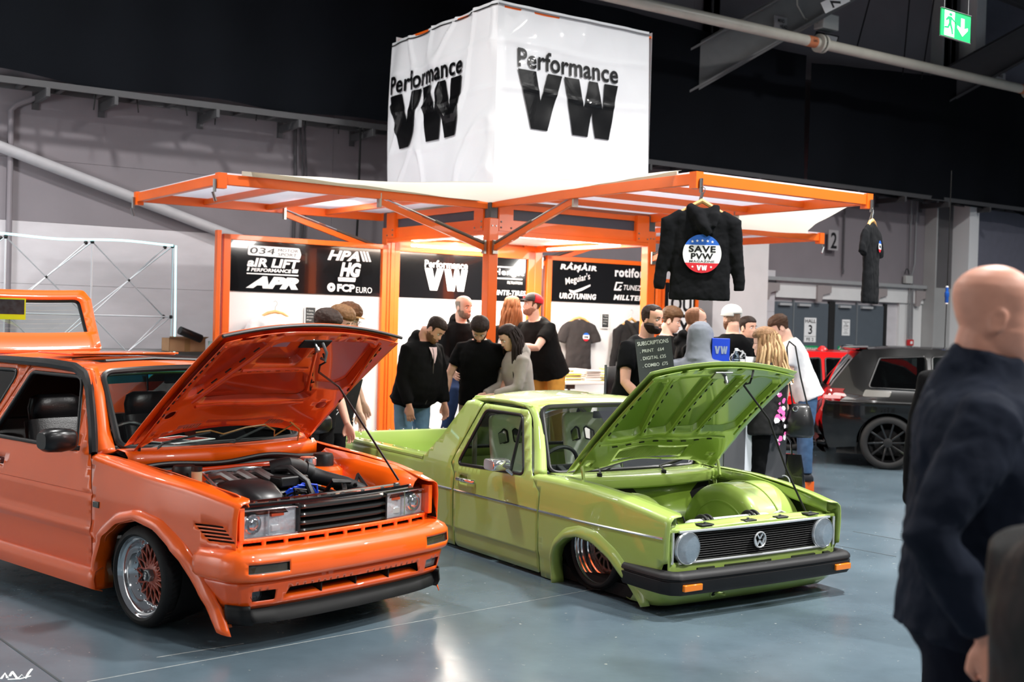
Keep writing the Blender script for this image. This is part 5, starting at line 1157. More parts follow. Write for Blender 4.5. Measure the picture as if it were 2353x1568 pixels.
# ================================================================== green pickup
def pickup():
 G = thing('pickup_truck', 'lime green slammed pickup with open bonnet and smoothed engine bay', 'car', (1.1344, 7.8199, 0), -math.radians(55.775))
 P = mat('green_car_paint', (158, 182, 90), .38, coat=1.0)
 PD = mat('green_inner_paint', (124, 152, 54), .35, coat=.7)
 YT = [(-.02, .765), (.06, .782), (.158, .792), (.166, .802), (.176, .802), (.44, .806), (.60, .796), (.68, .775), (1.14, .605), (1.2, .58)]
 def hw(x, z):
  y = interp(z, YT)
  if x > -.1: y *= 1 - .085 * ((x + .1) / .85) ** 1.7
  return y
 zs = lambda x: interp(x, [(-.6, .668), (-.3, .672), (0, .665), (.3, .64), (.55, .605), (.78, .565)])
 R = .045
 def smap(x, w_):
  z = zs(x) + w_
  if w_ <= -R: return (x, -hw(x, z), z)
  t = w_ + R; y0 = hw(x, zs(x) - R)
  if t < R * PI / 2: a = t / R; return (x, -(y0 - R * (1 - math.cos(a))), zs(x) - R + R * math.sin(a))
  return (x, -(y0 - R - (t - R * PI / 2)), zs(x) + (t - R * PI / 2) * .06)
 pz = lambda x, z: (x, (z - 3) if z > 2 else z - zs(x))
 def dn(L, res=.035):
  out = []
  for i in range(len(L)):
   a, c = V(pz(*L[i])), V(pz(*L[(i + 1) % len(L)])); k = max(1, int(math.ceil((c - a).length / res))); out += [tuple(a.lerp(c, j / k)) for j in range(k)]
  return out
 AR = fillet([(-.285, -.02), (-.298, .12), (-.262, .24), (-.16, .315), (-.03, .348), (.12, .335), (.27, .265), (.41, .155), (.53, .04), (.60, -.03)], .10, 5, False)
 top = .10
 fo = [(-.455, .01), (-.29, .01)] + AR[2:-1] + [(.585, .06), (.605, .14), (.66, .20), (.705, .30), (.735, .31), (.745, .48), (.745, 3 - .02), (.74, 3 + top - .03), (.70, 3 + top), (-.30, 3 + top), (-.44, 3 + .08), (-.55, 3 + .02), (-.575, .655), (-.535, .62), (-.46, .56)]
 xs = [-4 + .05 * i for i in range(98)]
 zr = [-.66 + .045 * i for i in range(13)] + [-.06, -.045, -.036, -.027, -.018, -.009, 0, .01, .02, .04, .06]
 w1 = sheet(dn(fo), smap, res=9, us=xs, vs=zr).build('front_wing', P, G, ang=45, solid=.006, off=1); mirror(w1)
 zf = [.02, .07, .12, .155, .160, .165, .170, .176, .182, .22, .28, .34, .40, .435, .45, .47, .52, .58, .63, .68, .75, .82, .9, .98, 1.05]
 def flat(outline, holes, name, res=.05, solid=.006): return sheet(outline, lambda x, z: (x, -hw(x, z), z), holes, res=res, us=xs, vs=zf).build(name, P, G, ang=45, solid=solid, off=1)
 def hoop(outer, name, m, off, parent, r): return MB().tube([(x, -hw(x, z) - off, z) for x, z in outer], r, 8, closed=True).build(name, m, parent, ang=60)
 win = fillet([(-1.515, .632), (-1.375, 1.035), (-.90, 1.035), (-.675, .655)], [.03, .06, .09, .03], 6)
 do = fillet([(-1.535, .03), (-.465, .03), (-.468, .56), (-.545, .63), (-.61, .70), (-.80, 1.03), (-.86, 1.075), (-1.42, 1.08), (-1.60, .63), (-1.535, .56)], [.05, .02, 0, .02, .02, .08, .05, .05, .04, .02], 5)
 hz = fillet([(-1.47, .505), (-1.36, .505), (-1.36, .56), (-1.47, .56)], .02, 4)
 d = flat(do, [win, hz], 'door')
 hoop(dens(win, .05), 'window_seal', M_SEAL, .0, d, .013)
 MB().add([(-1.475, -hw(-1.4, .53) + .012, .50), (-1.355, -hw(-1.4, .53) + .012, .50), (-1.355, -hw(-1.4, .53) + .012, .565), (-1.475, -hw(-1.4, .53) + .012, .565)], [(0, 1, 2, 3)]).build('handle_recess', PD, d, ang=0)
 MB().tube([(-1.49, -.815, .527), (-1.47, -.83, .53), (-1.27, -.83, .53), (-1.25, -.815, .53)], .010, 8, flat=1.4).build('door_handle', M_CHROME, d)
 sheet(win, lambda x, z: (x, -hw(x, z) + .01, z), res=.12).build('door_glass', M_GLASS, d, ang=80)
 MB().tube([(-.90, -hw(-.9, 1.03), 1.03), (-.845, -hw(-.8, .66), .655)], .012, 8).build('quarterlight_bar', M_SEAL, d)
 mm = MB().loft([[V((-.88 + q.x, y, .705 + q.y)) for q in ering((0, 0, 0), a * .07, b_ * .04, n=16, p=.45)] for y, a, b_ in ((-.80, .9, .9), (-.81, 1, 1), (-.93, 1, 1), (-.94, .9, .9))]).build('door_mirror', M_CHROME, d, bev=.004)
 MB().tube([(-.80, -.79, .64), (-.82, -.81, .66), (-.84, -.84, .69)], .012, 8).build('mirror_foot', M_CHROME, mm)
 mirror(d)
 RA = [(-2.65 + .33 * math.cos(t), .02 + .33 * math.sin(t)) for t in [PI * k / 16 for k in range(17)]][::-1]
 rq = [(-3.56, .08), (-3.0, .03)] + RA + [(-2.3, .02), (-1.55, .03), (-1.55, .56), (-1.612, .63), (-1.44, 1.085), (-1.56, 1.10), (-1.66, 1.08), (-1.84, .82), (-1.99, .655), (-2.04, .628), (-3.58, .622)]
 q = flat(fillet(rq, [0] * (len(rq) - 7) + [0, .02, .04, .02, .05, .02, 0], 4), [], 'rear_side')
 mirror(q)
 for nm, z, r, m in (('side_strip', .447, .008, M_CHROME),):
  for a, b_ in ((-3.5, -1.56), (-1.53, -.475), (-.455, .70)): o = MB().tube([(x, -hw(x, z) - .004, z + .004 * x) for x in [a + (b_ - a) * k / 14 for k in range(15)]], r, 6).build(nm, m, G); mirror(o)
 rail = MB().loft([[(x, -y, z) for x in (-3.56, -3.0, -2.4, -2.02)] for y, z in ((.800, .612), (.800, .63), (.790, .644), (.765, .648), (.70, .648), (.69, .64), (.69, .56), (.68, .30))], closed=False).build('bed_rail', P, G); mirror(rail)
 MB().box((-3.56, -.69, .28), (-2.0, .69, .30)).build('bed_floor', PD, G, ang=0)
 MB().box((-2.02, -.70, .28), (-1.99, .70, .66)).build('bulkhead', P, G, bev=.01)
 tg = MB().loft([[(x, y, z) for y in (-.79, -.4, 0, .4, .79)] for x, z in ((-3.50, .30), (-3.50, .66), (-3.51, .675), (-3.54, .675), (-3.56, .66), (-3.57, .12))], closed=False).build('tailgate', P, G, solid=.004, bev=0)
 for k in range(11): MB().ell((-3.525, -.7 + .14 * k, .678), (.010, .010, .010), n=10, m=5).build('stud', M_CHROME, tg)
 for x in (-3.4, -3.2, -3.0, -2.8, -2.6, -2.4, -2.2): MB().ell((x, -.74, .652), (.012, .012, .006), n=8, m=4).build('rail_cap', P, rail)
 def rz(x, y): return 1.165 - .05 * (abs(y) / .6) ** 2.4 - .05 * max(0, (x + 1.0) / .22) ** 2 - .05 * max(0, (-1.50 - x) / .15) ** 2 * .6
 fe = lambda y: -.815 + .05 * (1 - (y / .58) ** 2)
 ro = [(fe(y), y) for y in [-.575 + 1.15 * k / 14 for k in range(15)]] + [(-.95, .60), (-1.62, .595), (-1.66, .54), (-1.68, 0), (-1.66, -.54), (-1.62, -.595), (-.95, -.60)]
 rf = sheet(ro, lambda x, y: (x, y, rz(x, y)), res=.06).build('roof', P, G, ang=50, solid=.02, off=-1)
 g = MB().tube([(x, -.603, rz(x, .595) - .004) for x in (-.86, -1.1, -1.4, -1.62)], .014, 8).build('roof_gutter', P, G); mirror(g)
 a0 = resample([(-.94, -.62, 1.105), (-.86, -.625, 1.075), (-.79, -.64, 1.02), (-.68, -.70, .82), (-.585, -.765, .66)], 16)
 a1 = resample([(-.86, -.56, 1.11), (-.80, -.57, 1.07), (-.74, -.59, 1.0), (-.63, -.64, .81), (-.54, -.69, .665)], 16)
 b = MB().loft([a0, a1], closed=False).build('windscreen_pillar', P, G, ang=60, solid=.02); mirror(b)
 def wsf(u, v):
  bow = .09 * (1 - u * u) * (1 - .4 * v); return V((-.56 - .235 * v + bow, u * (.655 - .085 * v), .668 + .43 * v + .012 * (1 - u * u)))
 wo = fillet([(-1, 0), (1, 0), (1, 1), (-1, 1)], .13, 6)
 ws = sheet(wo, wsf, res=.12).build('windscreen', M_GLASS, G, ang=80)
 MB().tube([wsf(u, v) for u, v in dens(wo, .08)], .018, 8, closed=True).build('windscreen_seal', M_SEAL, ws)
 polys([[(x * 1.0, y) for x, y in q] for q in (scalep(VW_V, .30, .80, .34, .12), scalep(VW_W, .30, .80, .34, .12))], None, M_PRINT_W, ws, 'sticker_letters', fn=lambda x, y, z: wsf(x, y) + V((.006, 0, .004)))
 rw = fillet([(-.52, .70), (.52, .70), (.46, 1.06), (-.46, 1.06)], .05, 5)
 rp = sheet([(-.66, .62), (.66, .62), (.58, 1.12), (-.58, 1.12)], lambda y, z: (-1.99 + (z - .62) * .72, y, z), [rw], res=.08).build('cab_rear_panel', P, G, ang=50, solid=.01)
 sheet(rw, lambda y, z: (-1.99 + (z - .62) * .72, y, z), res=.12).build('rear_screen', M_GLASS, rp, ang=80)
 MB().tube([(-1.99 + (z - .62) * .72, y, z) for y, z in dens(rw, .08)], .014, 8, closed=True).build('window_seal', M_SEAL, rp)
 ysr = [-.66 + 1.32 * k / 16 for k in range(17)]
 MB().loft([[(x + .10 * (1 - (y / .66) ** 2), y, z) for y in ysr] for x, z in ((-.575, .655), (-.54, .675), (-.42, .672), (-.355, .665), (-.335, .65), (-.335, .60), (-.35, .585))], closed=False).build('scuttle', P, G, ang=50, solid=.004)
 b = MB().loft([[(x + .03 * math.sin(y * 7), y, z) for y in ysr] for x, z in ((-.36, .60), (-.38, .50), (-.37, .40), (-.28, .33), (-.10, .31), (.30, .31), (.58, .33), (.64, .38), (.65, .46))], closed=False).build('bay_skin', PD, G, ang=50, solid=.004)
 for k, x in enumerate((.05, .16, .27, .38)): MB().loft([[(x + dx, y, z) for y in (-.34, .28)] for dx, z in ((-.03, .312), (-.018, .330), (.018, .330), (.03, .312))], closed=False).build('floor_rib', PD, b)
 def tub(y0, y1, r, cx, cz, nm):
  rings = []
  for y, rr in ((y0, r * .80), (y0 + .005 * (1 if y1 > y0 else -1), r * .93), (y0 + .03 * (1 if y1 > y0 else -1), r * .985), (y0 + .06 * (1 if y1 > y0 else -1), r), (y1, r)):
   rings.append([V((cx + rr * 1.12 * math.cos(t), y, cz + rr * math.sin(t))) for t in [PI * k / 30 for k in range(31)]])
  m = MB().loft(rings, closed=False)
  c = len(m.v); m.v.append((cx, y0, cz)); m.f += [(c, k + 1, k) for k in range(30)]
  o = m.build(nm, P, G, ang=50)
  MB().tube([(cx + r * 1.135 * math.cos(t), (y0 + y1) / 2 + .02, cz + r * 1.005 * math.sin(t)) for t in [PI * k / 30 for k in range(31)]], .006, 6).build('tub_seam', P, o)
  MB().tube([(cx + r * .74 * math.cos(t), y0, cz + r * .66 * math.sin(t)) for t in [PI * k / 30 for k in range(31)]], .006, 6).build('tub_bead', P, o)
  return o
 tub(.27, .66, .34, .12, .30, 'wheel_tub'); tub(-.38, -.68, .315, .10, .30, 'wheel_tub')
 for sg in (-1, 1):
  MB().loft([[(x, sg * y, z + dz) for x, dz in ((-.36, .02), (0, .015), (.4, -.03), (.70, -.075))] for y, z in ((.70, .655), (.655, .648), (.65, .60), (.66, .585), (.69, .58))], closed=False).build('wing_channel', P, G, ang=40, solid=.004)
 for k in range(7): MB().ell((-.25 + .14 * k, .675, .662 - .012 * k), (.007, .007, .005), n=8, m=4).build('wing_bolt', M_STEEL, G)
 MB().tube([(-.30, .10, .42), (-.18, .08, .43), (-.05, .02, .40), (.02, -.02, .36)], .009, 8).tube([(-.05, .02, .40), (.0, .05, .41), (.03, .04, .38)], .008, 6).build('bay_hose', M_HOSE, G)
 MB().loft([[(x, y, z) for x, z in ((-.34, .59), (-.22, .57), (-.12, .52))] for y in (-.56, -.36)], closed=False).build('battery_tray', M_BLACK, G, solid=.02)
 MB().box((-.16, -.56, .545), (-.07, -.44, .575)).build('relay_cover', M_CHROME, G, bev=.01)
 TK = mat('tank_silver', (205, 206, 204), .4, .3)
 t_ = MB().lathe([(.0, -.36), (.028, -.358), (.045, -.34), (.05, -.32), (.05, .32), (.045, .34), (.028, .358), (0, .36)], 24, Matrix.Translation((.53, -.05, .458)) @ Matrix.Rotation(PI / 2, 4, 'X')).build('air_tank', TK, G)
 for y in (-.26, .14):
  for dy in (-.022, .022): MB().tube([(.53 + .062 * math.cos(a), y + dy, .462 + .062 * math.sin(a)) for a in [2 * PI * k / 24 for k in range(24)]], .011, 8, closed=True).build('tank_strap', M_RUBBER, t_)
 MB().tube([(.53, .30, .46), (.52, .36, .49), (.50, .44, .50), (.50, .52, .47), (.52, .56, .43)], .010, 8).build('tank_hose', mat('hose_silver', (180, 180, 176), .4, .2), t_)
 MB().tube([(.53, -.41, .46), (.50, -.47, .475), (.54, -.52, .47), (.60, -.52, .45), (.62, -.46, .44)], .010, 8).build('tank_hose', mat('hose_silver', (180, 180, 176), .4, .2), t_)
 fxn = lambda y: .735 - .02 * (y / .7) ** 2
 ys = [-.70 + 1.40 * k / 28 for k in range(29)]
 sp = MB().loft([[(fxn(y) + dx, y, z - .02 * (abs(y) / .7) ** 2) for y in ys] for dx, z in ((-.13, .45), (-.13, .505), (-.10, .52), (-.06, .52), (-.045, .508), (-.02, .508), (0, .50))], closed=False).build('slam_panel', P, G, ang=50, solid=.004)
 for y in (-.42, -.06, .22, .5): MB().box((.66, y - .05, .505), (.73, y + .05, .515)).build('grille_bracket', M_BLACK, sp, bev=.004); MB().lathe([(.009, .51), (.009, .525), (0, .527)], 8, Matrix.Translation((.70, y, 0))).build('bolt', M_STEEL, sp)
 LH = .585
 lh = [circ(s * LH, .385, .085, 24) for s in (-1, 1)]
 nose = fillet([(-.715, .20), (.715, .20), (.72, .50), (-.72, .50)], .02, 4)
 gap = fillet([(-.69, .305), (.69, .305), (.695, .478), (-.695, .478)], .01, 3)
 sheet(nose, lambda y, z: (fxn(y) - .004, y, z), [gap], res=.05).build('nose_panel', P, G, ang=40, solid=.006)
 for y0, y1 in ((-.50, -.36), (-.28, .12), (.30, .52), (.6, .66)): MB().box((.70, y0, .235), (.737, y1, .262)).build('nose_slot', mat('slot_shadow', (30, 36, 12), .8), G, bev=.004)
 gb = MB().box((.60, -.69, .30), (.66, .69, .48)).build('grille_back', M_MATTE, G, ang=0)
 for k in range(12):
  z = .312 + .0138 * k
  MB().loft([[(fxn(y) + dx, y, z + dz) for y in ys[3:26]] for dx, dz in ((-.03, .004), (.0, .003), (.002, 0), (.0, -.003), (-.03, -.004))], closed=False).build('grille_slat', M_BLACK, gb)
 CT = mat('grille_chrome', (225, 228, 230), .2, .6)
 for z in (.300, .484): MB().tube([(fxn(y) + .010, y, z) for y in ys[1:28]], .0085, 8).build('grille_trim', CT, gb)
 for y in (-.695, .695): MB().tube([(fxn(y) + .010, y, .300), (fxn(y) + .010, y, .484)], .0085, 8).build('grille_trim', CT, gb)
 for y0, y1 in ((.28, .36), (.38, .42)): MB().box((.665, y0 - .25, .33), (.67, y1 - .25, .46)).build('radiator_piece', mat('radiator_dark', (50, 52, 52), .5), gb, ang=0)
 bd = MB().lathe([(.046, 0), (.052, .004), (.052, .010), (.046, .013), (.042, .010), (.042, .002)], 32, Matrix.Translation((.742, .0, .392)) @ Matrix.Rotation(PI / 2, 4, 'Y'), close=True).build('badge_ring', CT, gb)
 Mb = bmat((0, 1, 0), (0, 0, 1), (.744, 0, .392))
 vv = [[(-.030, .036), (-.019, .036), (0, .006), (.019, .036), (.030, .036), (.005, -.004), (-.005, -.004)], [(-.046, .016), (-.036, .024), (-.020, -.022), (-.004, .0), (-.000, -.010), (-.020, -.042)], [(.046, .016), (.036, .024), (.020, -.022), (.004, .0), (.000, -.010), (.020, -.042)]]
 b = MB()
 for L_ in ([(-.024, .036), (0, .004), (.024, .036)], [(-.042, .014), (-.021, -.034), (0, -.006), (.021, -.034), (.042, .014)]):
  for a, c in zip(L_, L_[1:]): b.bar(Mb @ V((a[0], a[1], 0)), Mb @ V((c[0], c[1], 0)), .009, .008, V((1, 0, 0)))
 b.build('badge_letters', CT, gb, ang=0)
 for s in (-1, 1):
  M_ = Matrix.Translation((.71, s * LH, .385)) @ Matrix.Rotation(PI / 2, 4, 'Y')
  h = MB().lathe([(.086, -.06), (.096, -.05), (.098, .005), (.096, .012), (.092, .012), (.090, .0)], 36, M_, close=True).build('headlamp', M_BLACK, G)
  MB().lathe([(.098, .008), (.100, .024), (.094, .032), (.089, .024)], 36, M_, close=True).build('headlamp_rim', mat('rim_satin', (190, 194, 198), .2, .7), h)
  MB().lathe([(.090, .026), (.078, .012), (.05, -.008), (.02, -.015), (0, -.017)], 32, M_).build('reflector', M_REFL, h)
  MB().lathe([(.0, -.02), (.014, -.02), (.014, .012), (.0, .018)], 16, M_).build('bulb_shield', M_CHROME, h)
  MB().lathe([(.089, .034), (.07, .047), (.04, .056), (0, .060)], 32, M_).build('lens', M_LENS, h)
  for k in range(0): y = -.06 + .02 * k; L_ = math.sqrt(.084 ** 2 - y * y); MB().box((-L_, y - .0008, .036), (L_, y + .0008, .0375), M_ @ Matrix.Rotation(PI / 2, 4, 'Z')).build('lens_flute', glassmat('flute', (170, 175, 178), .5), h, ang=0) if 1 else None
 path = resample([(.395, -.800, 0), (.60, -.803, 0), (.73, -.798, 0), (.80, -.775, 0), (.84, -.72, 0), (.855, -.4, 0), (.86, 0, 0), (.855, .4, 0), (.84, .72, 0), (.80, .775, 0), (.73, .798, 0), (.60, .803, 0), (.395, .800, 0)], 121)
 BK = mat('bumper_black', (17, 17, 19), .55, spec=.35, bump=.05, bs=200)
 rings = []
 for i, p in enumerate(path):
  d_ = (path[min(i + 1, 120)] - path[max(i - 1, 0)]).normalized(); n = V((d_.y, -d_.x, 0))
  rings.append([p + n * a + V((0, 0, z)) for a, z in ((-.09, .16), (-.09, .25), (-.06, .268), (-.015, .262), (.0, .248), (.004, .232), (-.006, .226), (-.006, .218), (.002, .214), (.0, .155), (-.012, .138), (-.06, .134))])
 MB().loft(rings).build('front_bumper', BK, G, ang=40)
 for s in (-1, 1):
  y0, y1 = sorted((s * .715, s * .575))
  MB().box((.80, y0, .165), (.862 - .008 * (s * 0), y1, .203)).build('indicator', mat('amber_lens_bright', (238, 128, 20), .15, coat=1), G, bev=.004)
 vp = resample([(.50, -.775, 0), (.62, -.765, 0), (.70, -.735, 0), (.735, -.66, 0), (.75, -.4, 0), (.755, 0, 0), (.75, .4, 0), (.735, .66, 0), (.70, .735, 0), (.62, .765, 0), (.50, .775, 0)], 71)
 hol = [circ(.50, .105, .018, 14, ry=.022)]
 va = MB().loft([[p * s_ + V((dx, 0, z + dzz * (abs(p.y) / .7) ** 4)) for p in vp] for s_, dx, z, dzz in ((1, .0, .23, 0), (1, 0.0, .19, 0), (1, -.008, .13, 0), (.99, -.025, .08, 0), (.97, -.06, .04, .0), (.94, -.11, .022, .01))], closed=False).build('front_valance', P, G, ang=60, solid=.005)
 MB().lathe([(.022, 0), (.03, .006), (.028, .012), (.02, .010)], 20, Matrix.Translation((.725, -.36, .10)) @ Matrix.Rotation(PI / 2 + .5, 4, 'Y'), close=True).build('tow_eye_recess', P, va)
 MB().lathe([(.0, 0.002), (.021, .004)], 16, Matrix.Translation((.727, -.36, .10)) @ Matrix.Rotation(PI / 2 + .5, 4, 'Y')).build('tow_eye_hole', M_MATTE, va)
 MB().tube([(.66, -.37, .10), (.74, -.34, .098), (.765, -.30, .09)], .010, 8).build('tow_eye', P, va)
 IN = resample([(x, z, 0) for x, z in fillet([(-.285, .0), (-.298, .12), (-.262, .24), (-.16, .315), (-.03, .348), (.12, .335), (.27, .265), (.41, .155), (.51, .055), (.545, .02)], .10, 4, False)], 40)
 OU = resample([(x, z, 0) for x, z in fillet([(-.335, .0), (-.345, .15), (-.29, .29), (-.17, .385), (-.02, .425), (.16, .415), (.33, .33), (.47, .215), (.57, .10), (.60, .035)], .10, 4, False)], 40)
 cv = [[(a.lerp(b_, t).x, -hw(min(a.lerp(b_, t).x, .45), max(.05, a.lerp(b_, t).y)) - o, a.lerp(b_, t).y) for a, b_ in zip(IN, OU)] for t, o in ((1, -.002), (.8, .010), (.45, .024), (.12, .028), (0, .022), (-.02, -.01), (-.03, -.06))]
 fl = MB().loft(cv, closed=False).build('arch_flare', P, G, ang=60, solid=.004); mirror(fl)
 MB().box((-3.4, -.70, .02), (.55, .70, .10)).build('underside', M_UNDER, G, ang=0)
 for sg in (1, -1):
  for x in (.02, -2.62): MB().lathe([(.31, .03), (.31, .05), (.29, .22), (0, .24)], 20, Matrix.Translation((x, sg * .77, .325)) @ Matrix.Rotation(sg * PI / 2, 4, 'X'), close=True).build('wheel_arch_liner', M_UNDER, G)
 for y in (-.42, .12):
  b = MB(); b.tube([(-.36 + .09 * (1 - (y / .66) ** 2), y, .685), (-.42, y + .08, .70), (-.55, y + .46, .735)], .007, 6).tube([(-.53, y + .06, .71), (-.60, y + .40, .75), (-.60, y + .62, .755)], .0055, 6); b.lathe([(.018, .66), (.018, .69), (0, .695)], 10, Matrix.Translation((-.37 + .09 * (1 - (y / .66) ** 2), y, 0))); b.build('wiper', M_MATTE, G)
 Hn = V((-.355, 0, .71)); ux = V((.785, 0, .70)).normalized(); MBn = bmat(ux, (0, 1, 0), Hn)
 crown = lambda u, v: .045 * (1 - (v / .66) ** 2) * (.6 + .4 * u) + .02 * math.sin(u * PI)
 ou = [(.10 * (1 - (v / .66) ** 2) - .01, v) for v in [-.66 + 1.32 * k / 16 for k in range(17)]] + [(1.045 + .055 * (1 - (v / .64) ** 2), v) for v in [.64 - 1.28 * k / 16 for k in range(17)]]
 bn = sheet(ou, lambda u, v: MBn @ V((u, v, crown(u, v))), res=.07).build('bonnet', P, G, ang=50, solid=.004)
 H4 = [[(.36, -.56), (.37, -.33), (.40, -.29), (.95, -.45), (.97, -.48), (.97, -.56), (.92, -.575)], [(.36, -.22), (.38, -.05), (.44, -.04), (.96, -.09), (.99, -.12), (.98, -.34), (.94, -.385), (.40, -.25)], [(.37, .02), (.38, .18), (.42, .21), (.97, .20), (1.0, .16), (.99, .02), (.95, -.02), (.42, -.0)], [(.38, .26), (.39, .46), (.44, .54), (.94, .54), (.99, .50), (1.0, .34), (.96, .28), (.42, .245)]]
 holes = [fillet(h, .03, 4) for h in H4]
 ovs = [circ(.10, -.56, .020, 12), circ(.13, .53, .018, 12), circ(1.05, -.38, .015, 12, ry=.026), circ(1.065, -.24, .014, 12, ry=.024), circ(1.06, .10, .014, 12, ry=.024), circ(1.03, -.52, .012, 10), circ(1.03, .46, .010, 10, ry=.02)]
 vent = fillet([(.105, -.36), (.215, -.36), (.225, .25), (.115, .25)], .01, 3)
 infn = lambda u, v: MBn @ V((u, v, crown(u, v) - .034 - .008 * math.sin(v * 11) * (u < .35)))
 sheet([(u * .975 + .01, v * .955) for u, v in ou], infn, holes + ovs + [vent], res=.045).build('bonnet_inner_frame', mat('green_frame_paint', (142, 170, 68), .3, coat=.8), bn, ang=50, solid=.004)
 sheet([(u * .96 + .015 + (.24 if u < .2 else 0), v * .93) for u, v in ou], lambda u, v: MBn @ V((u, v, crown(u, v) - .008)), res=.08).build('bonnet_skin_inside', mat('green_recess_shade', (104, 134, 44), .3, coat=.8), bn, ang=60)  # body green darkened here to give the recessed panels their shade
 for h in holes:
  L_ = dens(h, .05); cx = sum(p[0] for p in L_) / len(L_); cy = sum(p[1] for p in L_) / len(L_)
  MB().loft([[infn(u, v) for u, v in L_], [MBn @ V((u + (cx - u) * .12, v + (cy - v) * .12, crown(u, v) - .008)) for u, v in L_]], cap=False).build('pressing_wall', PD, bn, ang=60)
 for a, c in (((.35, -.60), (1.0, -.60)), ((.37, -.27), (.98, -.415)), ((.38, -.015), (.99, -.055)), ((.38, .23), (1.0, .24)), ((.36, .58), (1.0, .57)), ((.30, -.58), (.32, .52))):
  MB().tube([infn(a[0] + (c[0] - a[0]) * k / 8, a[1] + (c[1] - a[1]) * k / 8) for k in range(9)], .010, 8).build('pressed_bead', PD, bn)
 SL = mat('green_slot', (22, 32, 6), .8)
 for a, c, n_ in (((.38, -.575), (.95, -.585), 6), ((.38, -.255), (.95, -.39), 7), ((.38, -.0), (.95, -.035), 8), ((.40, .235), (.96, .26), 7), ((.42, .56), (.96, .555), 8), ((.28, -.50), (.30, .46), 8)):
  for k in range(n_):
   p = [infn(a[0] + (c[0] - a[0]) * t, a[1] + (c[1] - a[1]) * t) - (MBn.to_3x3() @ V((0, 0, .007))) for t in ((k + .3) / n_, (k + .65) / n_)]
   MB().tube(p, .0042, 6).build('seam_slot', SL, bn)
 vb = MB()
 for k in range(44): y = -.355 + .0138 * k; vb.bar(MBn @ V((.108, y, .012)), MBn @ V((.22, y + .01, .012)), .004, .006)
 vb.build('vent_slats', P, bn, ang=0, kind='stuff')
 MB().box((1.0, -.12, -.02), (1.06, .03, -.008), MBn).build('latch_plate', M_STEEL, bn, bev=.003)
 MB().lathe([(.012, 0), (.012, .045), (.018, .05), (.010, .07), (0, .072)], 12, MBn @ Matrix.Translation((1.03, -.02, -.02)) @ Matrix.Rotation(PI - .4, 4, 'X')).build('latch_pin', M_STEEL, bn)
 MB().tube([MBn @ V(p) for p in ((1.06, .22, .0), (1.04, .19, -.045), (1.0, .20, -.055), (.97, .17, -.05))] + [(.48, .33, 1.10), (.55, .43, .78), (.62, .55, .50)], .007, 8).build('bonnet_prop', M_MATTE, G)
 for y in (-.60, .62):
  MB().tube([(-.36, y, .62), (-.30, y, .60), (-.25, y, .64), (-.27, y, .72), (-.30, y, .80)], .012, 8).build('bonnet_hinge', P, G)
 BR = mat('wheel_bronze', (120, 92, 84), .4, .35)
 def wheel(x):
  w_ = MB().lathe([(.205, 0), (.208, -.004), (.200, -.010), (.197, -.03), (.190, -.034), (.187, -.05), (.178, -.055), (.174, -.09), (.165, -.095), (.162, -.13), (.157, -.135), (.155, -.2)], 64, close=True).build('wheel', M_CHROME, G, ang=45)
  w_.matrix_basis = axle(x, -.735, .255, .06); tyre(w_, .250, .200, .20, False)
  hs = [fillet([(r0 * math.cos(a - d0), r0 * math.sin(a - d0)), (r1 * math.cos(a - d1), r1 * math.sin(a - d1)), (r1 * math.cos(a + d1), r1 * math.sin(a + d1)), (r0 * math.cos(a + d0), r0 * math.sin(a + d0))], .012, 3) for a in [2 * PI * k / 15 for k in range(15)] for r0, r1, d0, d1 in ((.072, .133, .13, .155),)]
  sheet(circ(0, 0, .156, 60), lambda u, v: (u, v, -.125 + .02 * (1 - math.hypot(u, v) / .156)), hs, res=.03).build('wheel_face', BR, w_, ang=40, solid=.014)
  MB().lathe([(.05, -.10), (.048, -.095), (.03, -.105), (.0, -.108)], 28).build('hub', mat('hub_dark', (45, 42, 42), .5), w_)
  for k in range(4): a = 2 * PI * k / 4; MB().lathe([(.008, -.104), (.008, -.09), (0, -.088)], 6, Matrix.Translation((.03 * math.cos(a), .03 * math.sin(a), 0))).build('wheel_nut', M_STEEL, w_)
  for k in range(20): a = 2 * PI * k / 20; MB().lathe([(.0045, 0), (.0045, .006), (0, .008)], 6, Matrix.Translation((.147 * math.cos(a), .147 * math.sin(a), -.118))).build('rim_bolt', M_STEEL, w_)
  return w_
 w_ = wheel(.03); w2 = copytree(w_, G); w2.matrix_basis = axle(-2.63, -.735, .255, .06)
 for x in (.03, -2.63): w3 = copytree(w_, G); w3.matrix_basis = Matrix.Rotation(PI, 4, 'Z') @ axle(-x, -.735, .255, .06)
 CB = mat('cabin_black', (17, 17, 18), .6)
 MB().box((-2.0, -.66, .10), (-.40, .66, .12)).box((-.42, -.64, .12), (-.38, .64, .58)).build('cabin_floor', CB, G, ang=0)
 MB().loft([[V((x, y, z)) for y in (-.66, 0, .66)] for x, z in ((-.46, .63), (-.62, .655), (-.80, .64), (-.84, .58), (-.84, .4))], closed=False).build('dashboard', mat('dash_blue_black', (36, 40, 50), .6), G, solid=.01)
 SH = mat('seat_shell', (222, 222, 218), .5)
 for y in (-.34, .34):
  bx = lambda z: -1.36 - (z - .3) * .30
  hs = [fillet([(y + s * .025, .78), (y + s * .12, .76), (y + s * .125, .84), (y + s * .05, .875), (y + s * .025, .86)][::s], .012, 3) for s in (-1, 1)]
  o = sheet(fillet([(y - .24, .22), (y + .24, .22), (y + .26, .55), (y + .22, .75), (y + .17, .98), (y - .17, .98), (y - .22, .75), (y - .26, .55)], .06, 5), lambda a, z: (bx(z) + .35 * (abs(a - y) / .25) ** 3 * .3, a, z), hs, res=.05).build('bucket_seat', SH, G, ang=60, solid=.03)
